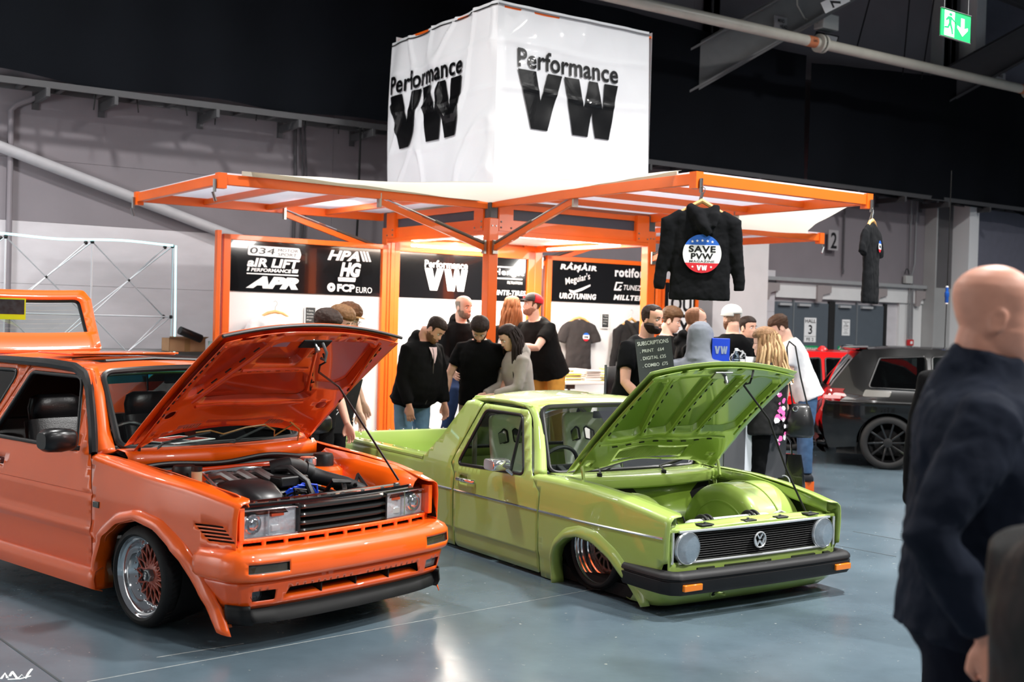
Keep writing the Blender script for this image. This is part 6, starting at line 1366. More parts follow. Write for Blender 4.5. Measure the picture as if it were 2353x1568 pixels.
  for q in hs: MB().tube([(bx(z) + .012, a, z) for a, z in dens(q, .02)], .008, 6, closed=True).build('harness_slot_rim', M_BLACK, o)
  MB().loft([ering((-1.15, y, z), .27, .25, n=18, p=.6) for z in (.18, .30, .34)]).build('seat_cushion', CB, o, ang=50)
 SW = MB().tube([V((-.88, -.35, .665)) + V((.05 * math.cos(a), .165 * math.sin(a), .145 * math.cos(a))) for a in [2 * PI * k / 26 for k in range(26)]], .014, 8, closed=True).build('steering_wheel', CB, G)
 MB().bar((-.88, -.50, .66), (-.88, -.20, .66), .03, .04).bar((-.88, -.35, .66), (-.75, -.35, .60), .05).build('wheel_spokes', CB, SW, bev=.006)
 MB().loft([[V((x, y, z)) for x, z in ((-.90, 1.05), (-.905, 1.0))] for y in (-.02, .16)], closed=False).build('rear_view_mirror', M_BLACK, G, solid=.02)
 MB().tube([(-1.62, -.58, .15), (-1.66, -.56, .9), (-1.66, -.4, 1.05), (-1.66, .4, 1.05), (-1.66, .56, .9), (-1.62, .58, .15)], .02, 10).build('roll_hoop', mat('hoop_grey', (150, 150, 146), .4), G)
 return G
pickup()
# ================================================================== parked cars behind
def hatch(name, label, col, loc, rz, red=False):
 G = thing(name, label, 'car', loc, rz)
 P = mat(name + '_paint', col, .2, coat=.6, spec=.35)
 YT = [(.2, .80), (.45, .88), (.70, .90), (.86, .885), (.93, .865), (1.40, .64), (1.46, .60)]
 XR = [(.18, -1.98), (.35, -2.05), (.55, -2.09), (.70, -2.08), (.92, -2.03), (1.05, -1.95), (1.36, -1.72), (1.45, -1.62)]
 def hw(x, z):
  y = interp(z, YT); 
  if x < -1.3: y -= .10 * ((-1.3 - x) / .75) ** 2
  if x > 1.3: y -= .14 * ((x - 1.3) / .8) ** 2
  return max(y, .3)
 xr = lambda z: interp(z, XR)
 def side(L, holes, nm, m=P, off=0, res=.07, par=G): return sheet(L, lambda x, z: (x, -hw(x, z) - off - .012 * math.exp(-((z - .80) / .02) ** 2) + .01 * math.exp(-((z - .45) / .04) ** 2), z), holes, res=res, us=[-2.1 + .08 * i for i in range(54)], vs=[.3, .38, .42, .46, .5, .6, .7, .76, .78, .80, .82, .84, .9, 1.0, 1.1, 1.2, 1.3]).build(nm, m, par, ang=50)
 arch = [(-1.30 + .37 * math.cos(t), .32 + .37 * math.sin(t)) for t in [PI * k / 18 for k in range(19)]]
 archf = [(1.33 + .37 * math.cos(t), .32 + .37 * math.sin(t)) for t in [PI * k / 18 for k in range(19)]]
 L = [(2.05, .30)] + [(1.70, .26)] + archf[1:-1] + [(.96, .24), (-.93, .24)] + arch[1:-1] + [(-1.67, .26), (-1.99, .22)] + [(x + .004, z) for z, x in XR[1:]] + [(-1.2, 1.475), (-.3, 1.47), (.35, 1.38), (.95, .98), (1.6, .90), (2.0, .78), (2.12, .6)]
 w1 = fillet([(-1.55, .985), (-1.42, 1.35), (-.88, 1.385), (-.86, .975)], .04, 4); w2 = fillet([(-.80, .975), (-.81, 1.385), (-.05, 1.375), (.32, 1.28), (.72, .985)], .04, 4)
 s = side(L, [w1, w2], 'body_side'); 
 for w_ in (w1, w2):
  sheet(w_, lambda x, z: (x, -hw(x, z) + .008, z), res=.12).build('side_window', M_GLASSD, s, ang=80)
  MB().tube([(x, -hw(x, z), z) for x, z in dens(w_, .06)], .014, 6, closed=True).build('window_seal', M_SEAL, s)
 for x0, z0, x1, z1 in ((-.84, .26, -.84, .96), (.62, .30, .60, .96)): MB().tube([(x0, -hw(x0, z) - .002, z) for z in [z0 + (z1 - z0) * k / 8 for k in range(9)]], .004, 4).build('door_gap', M_MATTE, s)
 MB().tube([(-.78 + .22 * k / 6, -hw(-.7, .86) - .03 - .012 * math.sin(PI * k / 6), .865) for k in range(7)], .014, 8).build('door_handle', P, s)
 if not red: sheet(fillet([(-1.62, .88), (-1.30, .885), (-1.27, .955), (-1.58, .965)], .02, 3), lambda x, z: (x, -hw(x, z) - .004, z), res=.1).build('fuel_flap', mat('flap_grey', (95, 92, 86), .25, coat=.6), s, ang=60)
 mirror(s)
 zz = [.20, .28, .36, .45, .55, .64, .72, .80, .88, .95, 1.05, 1.15, 1.25, 1.36, 1.45]
 def rr(z, t): y = hw(xr(z), z) * t; return (xr(z) - .10 * (1 - t * t) - (.05 * math.exp(-((z - .48) / .12) ** 2)), y, z)
 rear = MB().loft([[rr(z, -1 + 2 * k / 20) for k in range(21)] for z in zz], closed=False).build('rear_face', P, G, ang=60)
 MB().loft([[(rr(z, t)[0] - .012, rr(z, t)[1], z) for t in [-.86 + 1.72 * k / 14 for k in range(15)]] for z in (1.0, 1.12, 1.24, 1.34)], closed=False).build('rear_screen', M_GLASSD if red else mat('rear_glass', (14, 15, 17), .05, coat=1), rear, ang=80)
 for sg in (1, -1):
  tl = []
  for z in (.80, .84, .88, .93, .965): tl.append([V((rr(z, sg * t)[0] - .012, rr(z, sg * t)[1] * 1.004, z)) for t in (.62, .72, .82, .90, .97, 1.0)] + [V((xr(z) + dx, sg * (hw(xr(z) + dx, z) + .008), z)) for dx in (.08, .18, .24 - .1 * abs(z - .88) / .08)])
  t_ = MB().loft(tl, closed=False).build('tail_lamp', mat('tail_red', (120, 10, 16), .08, coat=1), rear, ang=60)
  MB().loft([[p + V((-.004, -sg * -.004, 0)) for p in r[3:8]] for r in tl[1:3]], closed=False).build('lamp_band', mat('lamp_pink', (225, 150, 150), .15), t_)
 dif = MB().loft([[(xr(.3) - .10 + dx + .04 * (t * t), t * .80, z) for t in [-1 + .1 * k for k in range(21)]] for dx, z in ((-.02, .36), (-.06, .32), (-.05, .24), (.02, .17), (.08, .16))], closed=False).build('rear_diffuser', M_BLACK, G, ang=60)
 for y in (-.62, .62): MB().lathe([(.038, 0), (.045, 0), (.045, .16), (.038, .16)], 20, Matrix.Translation((-2.19, y, .27)) @ Matrix.Rotation(PI / 2, 4, 'Y'), close=True).build('exhaust_tip', mat('dark_chrome', (60, 60, 62), .15, 1), G)
 MB().loft([[(x, t * (hw(x, z0) + .002), z0 + .03 * (1 - t * t)) for t in [-1 + .125 * k for k in range(17)]] for x, z0 in ((-1.64, 1.44), (-1.3, 1.472), (-.3, 1.468), (.35, 1.378))], closed=False).build('roof', P, G, ang=50)
 MB().loft([[(x + .02 * (1 - t * t) * 0, t * .60, z + .025 * (1 - t * t)) for t in [-1 + .125 * k for k in range(17)]] for x, z in ((-1.55, 1.475), (-1.85, 1.47), (-1.88, 1.45), (-1.83, 1.435), (-1.6, 1.42))], closed=False).build('roof_spoiler', P if red else mat('gloss_black_paint', (10, 10, 12), .15, coat=1), G, ang=60)
 MB().loft([[(x, t * hw(x, z) * .97, z + .02 * (1 - t * t)) for t in [-1 + .25 * k for k in range(9)]] for x, z in ((.37, 1.37), (.95, .985))], closed=False).build('windscreen', M_GLASSD, G)
 MB().loft([[(x, t * hw(x, z) * .99, z + .03 * (1 - t * t)) for t in [-1 + .25 * k for k in range(9)]] for x, z in ((.95, .98), (1.6, .90), (2.0, .78), (2.13, .6), (2.12, .3), (2.0, .2))], closed=False).build('bonnet_and_nose', P, G, ang=50)
 if red: MB().loft([[V((-.80 + q.x, q.y, z)) for q in ering((0, 0, 0), a * .09, a * .02, n=12)] for z, a in ((1.49, 1), (1.52, .7), (1.555, .25))]).build('roof_aerial', P, G)
 MB().box((-1.9, -.72, .16), (1.95, .72, .30)).build('underbody', M_UNDER, G, ang=0)
 MB().tube([(-.92, -.86, .22), (.95, -.86, .22)], .05, 8).build('side_skirt', M_BLACK, G)
 b = MB(); b.box((-1.5, -.66, .3), (.9, .66, .36))
 b.build('cabin_floor', M_UNDER, G, ang=0)
 for x in (-1.25, -.15):
  for y in ((-.36, .36)): MB().loft([[V((x - .12 * t + q.y * .3, y + q.x, .5 + .72 * t)) for q in ering((0, 0, 0), .24 - .1 * (t > .85), .18, n=14, p=.6)] for t in (0, .4, .8, .9, 1.02)]).build('seat_back', mat('cabin_black', (17, 17, 18), .6), G, ang=50)
 for x in (-1.30, 1.33):
  MB().lathe([(.34, 0.02), (.335, .03), (.33, .25), (0, .27)], 20, Matrix.Translation((x, -.87, .36)) @ Matrix.Rotation(-PI / 2, 4, 'X'), close=True).build('wheel_arch_liner', M_UNDER, G)
  w_ = MB().lathe([(.245, 0), (.248, -.004), (.240, -.010), (.235, -.03), (.228, -.06), (.22, -.12)], 48, close=True).build('wheel', mat('wheel_black', (20, 20, 21), .25, coat=.4), G)
  w_.matrix_basis = axle(x, -.885, .325); tyre(w_, .325, .24, .22, False)
  for k in range(10):
   a = 2 * PI * k / 10
   MB().bar((.05 * math.cos(a), .05 * math.sin(a), -.05), (.238 * math.cos(a + .06), .238 * math.sin(a + .06), -.02), .022, .018, V((0, 0, 1))).build('spoke', mat('wheel_black', (20, 20, 21), .25), w_, bev=.003)
  MB().lathe([(.055, -.06), (.055, -.035), (.03, -.03), (0, -.03)], 20).build('hub', M_BLACK, w_)
  MB().lathe([(.16, -.09), (.16, -.10), (.05, -.10)], 28, close=True).build('brake_disc', mat('disc_dark', (30, 28, 28), .4, .7), w_)
  w3 = copytree(w_, G); w3.matrix_basis = Matrix.Rotation(PI, 4, 'Z') @ axle(-x, -.885, .325)
 return G
RB = math.radians(-15)
hatch('black_hatchback', 'gloss black hatchback parked tail-first behind the walking men', (9, 8, 8), (6.08, 14.78, 0), RB)
hatch('red_hatchback', 'bright red hatchback parked behind the black one by the hall doors', (222, 16, 18), (5.20, 16.8, 0), math.radians(-10), True).scale = (.93, .93, .93)
# ================================================================== people
SKIN = [mat('skin_%d' % i, c, .5, var=.04, vs=30) for i, c in enumerate(((226, 176, 152), (216, 162, 138), (234, 188, 166), (216, 154, 130)))]
def hairmat(n, c): return mat('hair_' + n, c, .6, spec=.22, var=.25, vs=60, bump=.5, bs=90, stretch=(1, 1, .15))
HTAB = [(-.116, .012, .055, .0), (-.112, .030, .072, .0), (-.100, .041, .084, .010), (-.085, .049, .088, .028), (-.068, .056, .089, .045), (-.05, .061, .088, .062), (-.03, .066, .086, .076), (-.01, .070, .085, .086),
  (.01, .072, .084, .093), (.03, .075, .088, .098), (.05, .077, .088, .100), (.07, .075, .081, .097), (.09, .066, .066, .083), (.105, .052, .048, .064), (.115, .034, .028, .042), (.120, .010, .008, .014)]
def headpt(a, z, feat=True, fem=0, jaw=1.0):
 w_ = interp(z, [(t[0], t[1]) for t in HTAB]); f = interp(z, [(t[0], t[2]) for t in HTAB]); b = interp(z, [(t[0], t[3]) for t in HTAB])
 if z < -.03: w_ *= (jaw if not fem else .93)
 c, s = math.cos(a), math.sin(a); x = math.copysign(abs(c) ** .92, c) * w_; y = (-f if s < 0 else b) * abs(s) ** .9
 if feat and s < 0:
  ax = abs(x); g = lambda u, s_: math.exp(-(u / s_) ** 2)
  nz = max(0, min(1, (.018 - z) / .05)) if z > -.034 else max(0, 1 - (-.034 - z) / .010)
  y -= (.004 + .019 * nz) * g(x, .0095 + .005 * nz) * (1 if -.046 < z < .022 else 0) * 1.0
  y -= .006 * g(ax - .012, .007) * g(z + .032, .008)
  y += .011 * g(ax - .031, .014) * g(z - .001, .010)
  y -= .005 * g(ax - .028, .020) * g(z - .022, .006)
  y -= .005 * g(ax - .042, .014) * g(z + .028, .016)
  y -= .0055 * g(x, .020) * (g(z + .060, .0045) + g(z + .072, .005)); y += .004 * g(x, .024) * g(z + .0655, .0025)
  y -= .004 * g(x, .018) * g(z + .098, .010)
 return V((x, y, z))
HN, HM = 60, 64
def headgrid(feat=True, fem=0, jaw=1.0):
 zz = [-.117 + .2375 * (j / HM) for j in range(HM + 1)]; zz[-1] = .120
 return [[headpt(2 * PI * k / HN, z, feat, fem, jaw) for k in range(HN)] for z in zz]
def addhead(mb, M, fem, jaw):
 G = headgrid(True, fem, jaw); b = MB().loft(G); mb.add(b.v, b.f, M)
 for s in (-1, 1):
  E = MB(); E.ell((0, 0, 0), (.007, .019, .031), n=12, m=8)
  E.v = [(x + (.006 if abs(y) < .010 and abs(z) < .016 and x > 0 else 0) * -1, y, z) for x, y, z in E.v]
  Me = M @ Matrix.Translation((s * .074, .012, -.012)) @ Matrix.Rotation(s * .25, 4, 'Z') @ Matrix.Rotation(.12, 4, 'X')
  mb.add([(s * x, y, z) for x, y, z in E.v], E.f, Me)
def shell(name, M, fn, m, parent, fem=0, base=.0, jaw=1.0, rough=.003, seed=0):
 """hair, beard or cap: thickness fn(x, y, z) over the head surface"""
 G = headgrid(False, fem, jaw); T = [[fn(p.x, p.y, p.z) for p in r] for r in G]
 c0 = V((0, 0, -.01)); vs = []
 for r, t in zip(G, T):
  for p, h in zip(r, t):
   n = (p - V((0, .01, min(p.z, .03) * .8))).normalized()
   vs.append(p + n * ((h + base + rough * noise.noise(p * 45 + V((seed, 0, 0))) + rough * .8 * noise.noise(p * 110)) if h > 0 else -.004))
 fs = []
 for i in range(HM):
  for k in range(HN):
   q = ((i, k), (i, (k + 1) % HN), (i + 1, (k + 1) % HN), (i + 1, k))
   if sum(T[a][b] > 0 for a, b in q) >= 1: fs.append(tuple(a * HN + b for a, b in q))
 top = HM * HN
 if T[HM][0] > 0: fs.append(tuple(range(top, top + HN)))
 b = MB().add(vs, fs, M); me = b.mesh(name, weld=False)
 bm = bmesh.new(); bm.from_mesh(me); bmesh.ops.delete(bm, geom=[v for v in bm.verts if not v.link_faces], context='VERTS'); bm.to_mesh(me); bm.free()
 return link(name, me, m, parent, 80)
sm = lambda v, a, b: max(0.0, min(1.0, (v - a) / (b - a)))
def H_short(t=.014, front=.066, side=.0, back=-.06):
 P_ = [(-.2, front), (-.050, front), (-.030, .045), (-.022, -.010 + side), (-.006, -.004 + side), (.004, .022), (.028, .018), (.042, back * .6), (.06, back)]
 def f(x, y, z):
  lim = interp(y, P_)
  return (t * (.25 + .75 * sm(z, .0, .07)) * sm(z, lim - .004, lim + .012) * (1 + .5 * sm(z, .06, .1))) if z > lim else 0
 return f
def H_bald(x, y, z): return .0035 * sm(z, -.055, -.03) * sm(-z, -.062, -.03) if (y > -.02 and -.06 < z < .062) else 0
def H_recede(x, y, z): 
 lim = .062 if y < -.0 else .0
 if y < -.02 and z > .05: return .004 * sm(z, .085, .1) * (abs(x) < .045)
 return .007 * sm(z, -.04, -.01) if (y > -.015 and z > -.05 + .05 * (y < .02)) else 0
def B_full(t=.008):
 def f(x, y, z):
  if y > .03 or z > -.028: return 0
  if y < -.055 and z > -.052: return 0
  if abs(x) < .019 and -.071 < z < -.057 and y < -.06: return 0
  top = -.052 if y < -.055 else -.03 + .0 * y
  return t * sm(-z, -top, -top + .02)
 return f
def strands(M, n, zend, m, parent, r=.010, a0=-.25, a1=PI + .25, wave=.006, seed=1, flare=.0, part='hair_length', front=None):
 b = MB(); rnd = random.Random(seed)
 for k in range(n):
  a = a0 + (a1 - a0) * k / (n - 1); zt = rnd.uniform(.05, .10); pts = []
  ph = rnd.uniform(0, 6)
  for j in range(10):
   t = j / 9; z = zt + (zend + rnd.uniform(-.02, .02) - zt) * t if j == 9 else zt + (zend - zt) * t
   zc = max(z, -.04); p = headpt(a, min(.1, zc), False); sc_ = 1.10 + (.12 + flare * t) * (z < .02)
   if z < -.03: p = headpt(a, -.01, False) * (1.06 + flare * t)
   q = M @ V((p.x * sc_ + wave * math.sin(ph + t * 7), p.y * sc_ + .010 + wave * math.cos(ph + t * 6), max(z, -.03)))
   if z < -.03: q = q + V((0, .02 * t, z + .03))
   pts.append(q)
  b.tube(pts, [r * (.7 + .5 * math.sin(PI * min(1, .15 + j / 9 * .9))) for j in range(10)], 6)
 return b.build(part, m, parent, ang=80, kind=None)
def hand(mb, W, d, n, k=1.0, curl=.5, side=1, spread=.0):
 """hand rooted at wrist W, fingers along d, back-of-hand normal n; side = +1 thumb on +x side"""
 d = d.normalized(); n = (n - d * n.dot(d)).normalized(); x = d.cross(n).normalized() * side
 P = lambda a, b, c: W + x * a * k + d * b * k + n * c * k
 mb.loft([[P(a * w_, b_, c * h_) for a, c in [(math.cos(t), math.sin(t)) for t in [2 * PI * q / 12 for q in range(12)]]] for b_, w_, h_ in ((-.02, .026, .020), (.01, .030, .018), (.05, .041, .015), (.085, .043, .013), (.098, .038, .010))])
 for i, (a, L, r) in enumerate(((.031, .075, .0088), (.011, .084, .009), (-.010, .079, .0086), (-.030, .062, .0078))):
  p = P(a, .088, 0); dd = (d + x * (a * 3.0 + spread * a * 10)).normalized(); pts = [P(a * .8, .06, 0), p]; ang = curl * .35
  for seg in (.45, .30, .25):
   v = dd * math.cos(ang) - n * math.sin(ang); p = p + v * L * seg * k; pts.append(p); ang += curl * .75
  mb.tube(pts, [r * k, r * k, r * k, r * .92 * k, r * .75 * k], 8)
 pts = [P(.012, .01, -.004), P(.038, .035, -.010), P(.052, .062, -.018), P(.050 - curl * .012, .088, -.026)]
 mb.tube(pts, [.014 * k, .013 * k, .011 * k, .009 * k], 8)
TOR = [(-.03, .163, .115, 0), (.06, .155, .112, 0), (.14, .147, .108, 0), (.24, .155, .113, -.003), (.34, .166, .120, -.003), (.41, .168, .116, .002), (.46, .145, .102, .008), (.50, .105, .084, .014), (.535, .072, .066, .016)]
def person(label, loc, face, H=1.78, w_=1.0, belly=0, lean=0, side=0, twist=0, head=(10, 0, 0), arms=None, legs=None, top=('tee', (20, 20, 22)), bottom=(30, 32, 36), shoes=(25, 25, 26),
  hair=None, skin=0, fem=0, hipz=None, z0=0, jaw=1.0, eyes=True, vox=.0065, beard=None, extra=None, arm_curl=.5, hood_up=False, sleeve=None, disp=.016, hs=1.0, name='person', tvox=.012, neckf=0):
 k = H / 1.78; R_ = person_root = thing(name, label, 'person', (loc[0], loc[1], z0), math.radians(face))
 hz = (hipz if hipz is not None else .94 * k)
 T = Matrix.Translation((0, 0, hz)) @ Matrix.Rotation(math.radians(twist), 4, 'Z') @ Matrix.Rotation(math.radians(lean), 4, 'X') @ Matrix.Rotation(math.radians(side), 4, 'Y') @ Matrix.Scale(k, 4)
 wf = w_ * (.90 if fem else 1.0)
 def ring(z, rx, ry, yo, g=0.0, n=24):
  bl = belly * math.exp(-((z - .13) / .16) ** 2)
  return [T @ q for q in ering((0, yo - bl * .55, z), rx * wf + g + bl * .45, ry * (.5 + .5 * w_) + g + bl * .6, n=n, p=.88)]
 arms = arms or [((.18, .05, -1), (.08, .25, -1))] * 2
 body = MB(); topm = MB(); bot = MB()
 body.loft([ring(z, rx, ry, yo) for z, rx, ry, yo in TOR[2:]])
 NJ = T @ V((0, .012 - neckf * .3, .60)); NB = T @ V((0, .018, .50))
 HMx = Matrix.Rotation(math.radians(twist * .6 + head[1]), 4, 'Z') @ Matrix.Rotation(math.radians(head[0]), 4, 'X') @ Matrix.Rotation(math.radians(head[2]), 4, 'Y')
 HC = NJ + (HMx.to_3x3() @ V((0, -.02 - neckf, .085))) * k
 MH = Matrix.Translation(HC) @ HMx @ Matrix.Scale(hs * (.97 if fem else 1.0), 4)
 addhead(body, MH, fem, jaw)
 nr = .050 if fem else .060 * (.8 + .2 * w_)
 body.tube([NB, T @ V((0, .016 - neckf * .2, .56)), NJ + (MH.to_3x3() @ V((0, .012, .02))), MH @ V((0, .022, -.045)), MH @ V((0, .02, .0))], [nr * 1.15, nr, nr * .96, nr * .96, nr * .8], 18)
 ps = []
 kind, tc = top[0], top[1]; long_ = kind != 'tee'; g = {'tee': .024, 'hoodie': .030, 'sweater': .022, 'puffer': .05}[kind]
 for s, A in ((-1, arms[0]), (1, arms[1])):
  Sh = T @ V((s * .166 * wf, .006, .442)); dv = lambda q: (V((s * q[0], -q[1], q[2]))).normalized()
  E = Sh + dv(A[0]) * .285 * k; W = E + dv(A[1]) * .250 * k
  am = .88 if fem else (.85 + .15 * w_)
  body.tube([T @ V((s * .09, .006, .455)), Sh, Sh.lerp(E, .5), E, E.lerp(W, .3), W], [x * k * am for x in (.05, .052, .046, .038, .040, .027)], 14)
  hd = dv(A[2]) if len(A) > 2 and A[2] else dv(A[1]); nn = V((s * A[3][0], -A[3][1], A[3][2])) if len(A) > 3 else V((s * 1, 0, .0))
  hand(body, W, hd, nn, k * (.9 if fem else 1.02), arm_curl, side=-s if len(A) < 5 else A[4])
  ps.append((Sh, E, W))
  if long_:
   a = {'hoodie': .98, 'sweater': .95, 'puffer': 1.25}[kind] * (.5 + .5 * am) * k
   W2 = E.lerp(W, .97)
   topm.tube([T @ V((s * .085, .006, .45)), Sh + V((0, 0, -.004)), Sh.lerp(E, .5), E, E.lerp(W2, .5), E.lerp(W2, .93), W2], [.072 * a, .076 * a, .070 * a, .064 * a, .058 * a, .050 * a, .042 * a], 18)
   for q in (.82, .9): topm.tube([E.lerp(W2, q), E.lerp(W2, q + .03)], .055 * a, 16)
  else:
   sl = sleeve or .62
   topm.tube([T @ V((s * .085, .006, .45)), Sh, Sh.lerp(E, sl * .5), Sh.lerp(E, sl)], [.066 * am * k, .070 * am * k, .068 * am * k, .068 * am * k], 18)
 hem = {'tee': -.10, 'hoodie': -.07, 'sweater': -.06, 'puffer': -.12}[kind]
 rg = [ring(hem, .172, .124, 0, g * .9)] + [ring(z, rx, ry, yo, g * (.8 if z > .4 else 1)) for z, rx, ry, yo in TOR]
 if kind == 'hoodie': rg = [ring(hem - .03, .160, .115, 0, g * .5), ring(hem, .165, .118, 0, g * .6), ring(hem + .02, .175, .125, 0, g * 1.25)] + rg[1:]
 topm.loft(rg)
 if kind in ('hoodie',) and not hood_up:
  arc = [(math.cos(t), math.sin(t)) for t in [(-.35 + (PI + .70) * q / 12) for q in range(13)]]
  topm.tube([T @ V((.082 * a, .010 + .085 * b + (.0 if b > 0 else .05 * b), .525 + .035 * max(0, b) - .03 * (b < 0))) for a, b in arc], [.030 + .022 * max(0, b) for a, b in arc], 12)
  topm.tube([T @ V((.07 * a, .04 + .085 * b, .48 + .02 * b)) for a, b in arc[3:10]], .05, 12)
 if kind in ('sweater', 'puffer'):
  topm.tube([T @ V((0, .016, .48)), T @ V((0, .016, .56)), T @ V((0, .006 - neckf * .3, .60))], [.10 * w_, .076 * w_, .066 * w_], 20)
 if hood_up:
  c = HC; topm.loft([[MH @ (q + V((0, .022 + sh, 0))) for q in ering((0, 0, z), rx * 1.1, ry * 1.1, n=24)] for z, rx, ry, sh in ((-.20, .12, .11, .01), (-.13, .10, .11, .0), (-.06, .098, .118, 0), (.0, .102, .128, 0), (.06, .100, .130, .004), (.10, .086, .112, .008), (.135, .055, .07, .012), (.148, .02, .02, .012))])
  topm.tube([T @ V((.09 * math.cos(t), .02 + .085 * math.sin(t), .53)) for t in [2 * PI * q / 16 for q in range(16)]], .035, 10, closed=True)
 LG = legs or [((.06, .02, -1), (.02, -.03, -1))] * 2
 fs_ = []
 for s, A in ((-1, LG[0]), (1, LG[1])):
  Hj = T @ V((s * .088 * wf, 0, -.02)); dv = lambda q: (V((s * q[0], -q[1], q[2]))).normalized()
  Kn = Hj + dv(A[0]) * .43 * k; An = Kn + dv(A[1]) * .40 * k
  if legs is None: An.z = .085; 
  a = k * (.92 if fem else 1.0) * (.75 + .25 * w_)
  bot.tube([Hj + V((0, 0, .05)), Hj, Hj.lerp(Kn, .35), Hj.lerp(Kn, .75), Kn, Kn.lerp(An, .35), Kn.lerp(An, .8), An], [x * a for x in (.094, .098, .092, .076, .068, .066, .058, .058)], 18)
  fd = V((s * .18, -1, 0)).normalized() if len(A) < 3 else dv(A[2]); fs_.append((An, fd))
 bot.loft([ring(z, rx, ry, yo, .006) for z, rx, ry, yo in ((-.10, .13, .10, 0), (-.05, .158, .118, .004), (.0, .160, .116, .004), (.06, .146, .104, 0))])
 B = blob('body', body, SKIN[skin], R_, vox, 2)
 tm = top[2] if len(top) > 2 else mat('%s_cloth_%d_%d' % (kind, tc[0], tc[2]), tuple(v * (.62 if sum(tc) < 150 else 1) for v in tc), .9, var=.08, vs=5, bump=.25, bs=14, spec=.12)
 TP = blob({'tee': 't_shirt', 'hoodie': 'hoodie', 'sweater': 'sweater', 'puffer': 'puffer_jacket'}[kind], topm, tm, R_, tvox, 5, disp, .10)
 BT = blob('trousers', bot, mat('trouser_%d_%d' % (bottom[0], bottom[2]), tuple(v * (.7 if sum(bottom) < 150 else 1) for v in bottom), .9, var=.10, vs=9, bump=.3, bs=30, spec=.12), R_, .013, 5, .014, .07)
 for An, fd in fs_:
  x = fd.cross(V((0, 0, 1))).normalized(); up = x.cross(fd)
  rs = []
  for t, hh, ww in ((-.07, .05, .030), (-.05, .085, .038), (.0, .095, .040), (.06, .08, .043), (.12, .055, .048), (.17, .045, .042), (.195, .03, .025)):
   rs.append([An + fd * (t + 0) + x * q.x * ww / .04 + up * (-.085 + max(0, hh * .5 + q.y * hh / .08)) for q in ering((0, 0, 0), .04, .04, n=14, p=.75)])
  sh = MB().loft(rs).build('shoe', mat('shoe_%d_%d' % (shoes[0], shoes[2]), shoes, .6), R_, ang=60)
 hf = dict(M=MH, T=T, root=R_, HC=HC, arms=ps, k=k, wf=wf, ring=ring, g=g, top=TP, head=HMx)
 if eyes:
  for s in (-1, 1):
   e = MB().ell((0, 0, 0), (.0125, .0115, .0088), n=14, m=9); M_ = MH @ Matrix.Translation((s * .031, -.0705, .0))
   o = MB().add(e.v, e.f, M_).build('eye', mat('eye_white', (225, 220, 214), .25), R_)
   MB().ell((0, -.0075, 0), (.0058, .0048, .0058), M_, 10, 7).build('iris', mat('iris_dark', (40, 34, 32), .2), o)
  bw = mat('brow', (60, 44, 34), .8) if eyes is True else eyes
  MB().tube([MH @ V((x, -.078 - .012 * (1 - (x / .055) ** 2), .0225 + .004 * (1 - ((abs(x) - .03) / .017) ** 2))) for x in (-.048, -.04, -.03, -.02, -.014)], .0036, 6).build('eyebrow', bw, R_); MB().tube([MH @ V((x, -.078 - .012 * (1 - (x / .055) ** 2), .0225 + .004 * (1 - ((abs(x) - .03) / .017) ** 2))) for x in (.014, .02, .03, .04, .048)], .0036, 6).build('eyebrow', bw, R_)
  MB().tube([MH @ V((x, -.0955 + .35 * x * x / .02 * .6, -.0645 + .002 * math.cos(x * 160))) for x in (-.022, -.012, 0, .012, .022)], [.002, .0042, .0046, .0042, .002], 8, flat=.9).build('lips', mat('lips', (172, 98, 88), .5), R_)
 if hair:
  for fn, col, rg_ in hair: shell('hair' if rg_ != 'cap' else 'cap_crown', MH, fn, col if not isinstance(col, tuple) else hairmat(str(col[0]) + str(col[2]), col), R_, fem, rough=.003 if rg_ is None else (0 if rg_ == 'cap' else rg_), seed=H)
 if beard: shell('beard', MH, beard[0], hairmat('b' + str(beard[1][0]), beard[1]), R_, fem, jaw=jaw, rough=.002)
 return hf
def px(x, d): return ((x - 1176.5) / 2704 * d, d)
def backfn(h, cx, cz, g=None, front=False):
 """maps (x, y, out) on the chest or back onto the garment surface"""
 T, wf = h['T'], h['wf']; s = -1 if front else 1
 def f(x, y, o):
  X = (x * (-1 if not front else 1) + cx); Z = cz + y
  rx = interp(Z, [(t[0], t[1]) for t in TOR]) * wf + h['g']; ry = interp(Z, [(t[0], t[2]) for t in TOR]) + h['g']; yo = interp(Z, [(t[0], t[3]) for t in TOR])
  q = max(0, 1 - min(1, abs(X / rx)) ** 2) ** .5
  return T @ V((X, yo + s * (ry * q + .012 + o), Z))
 return f
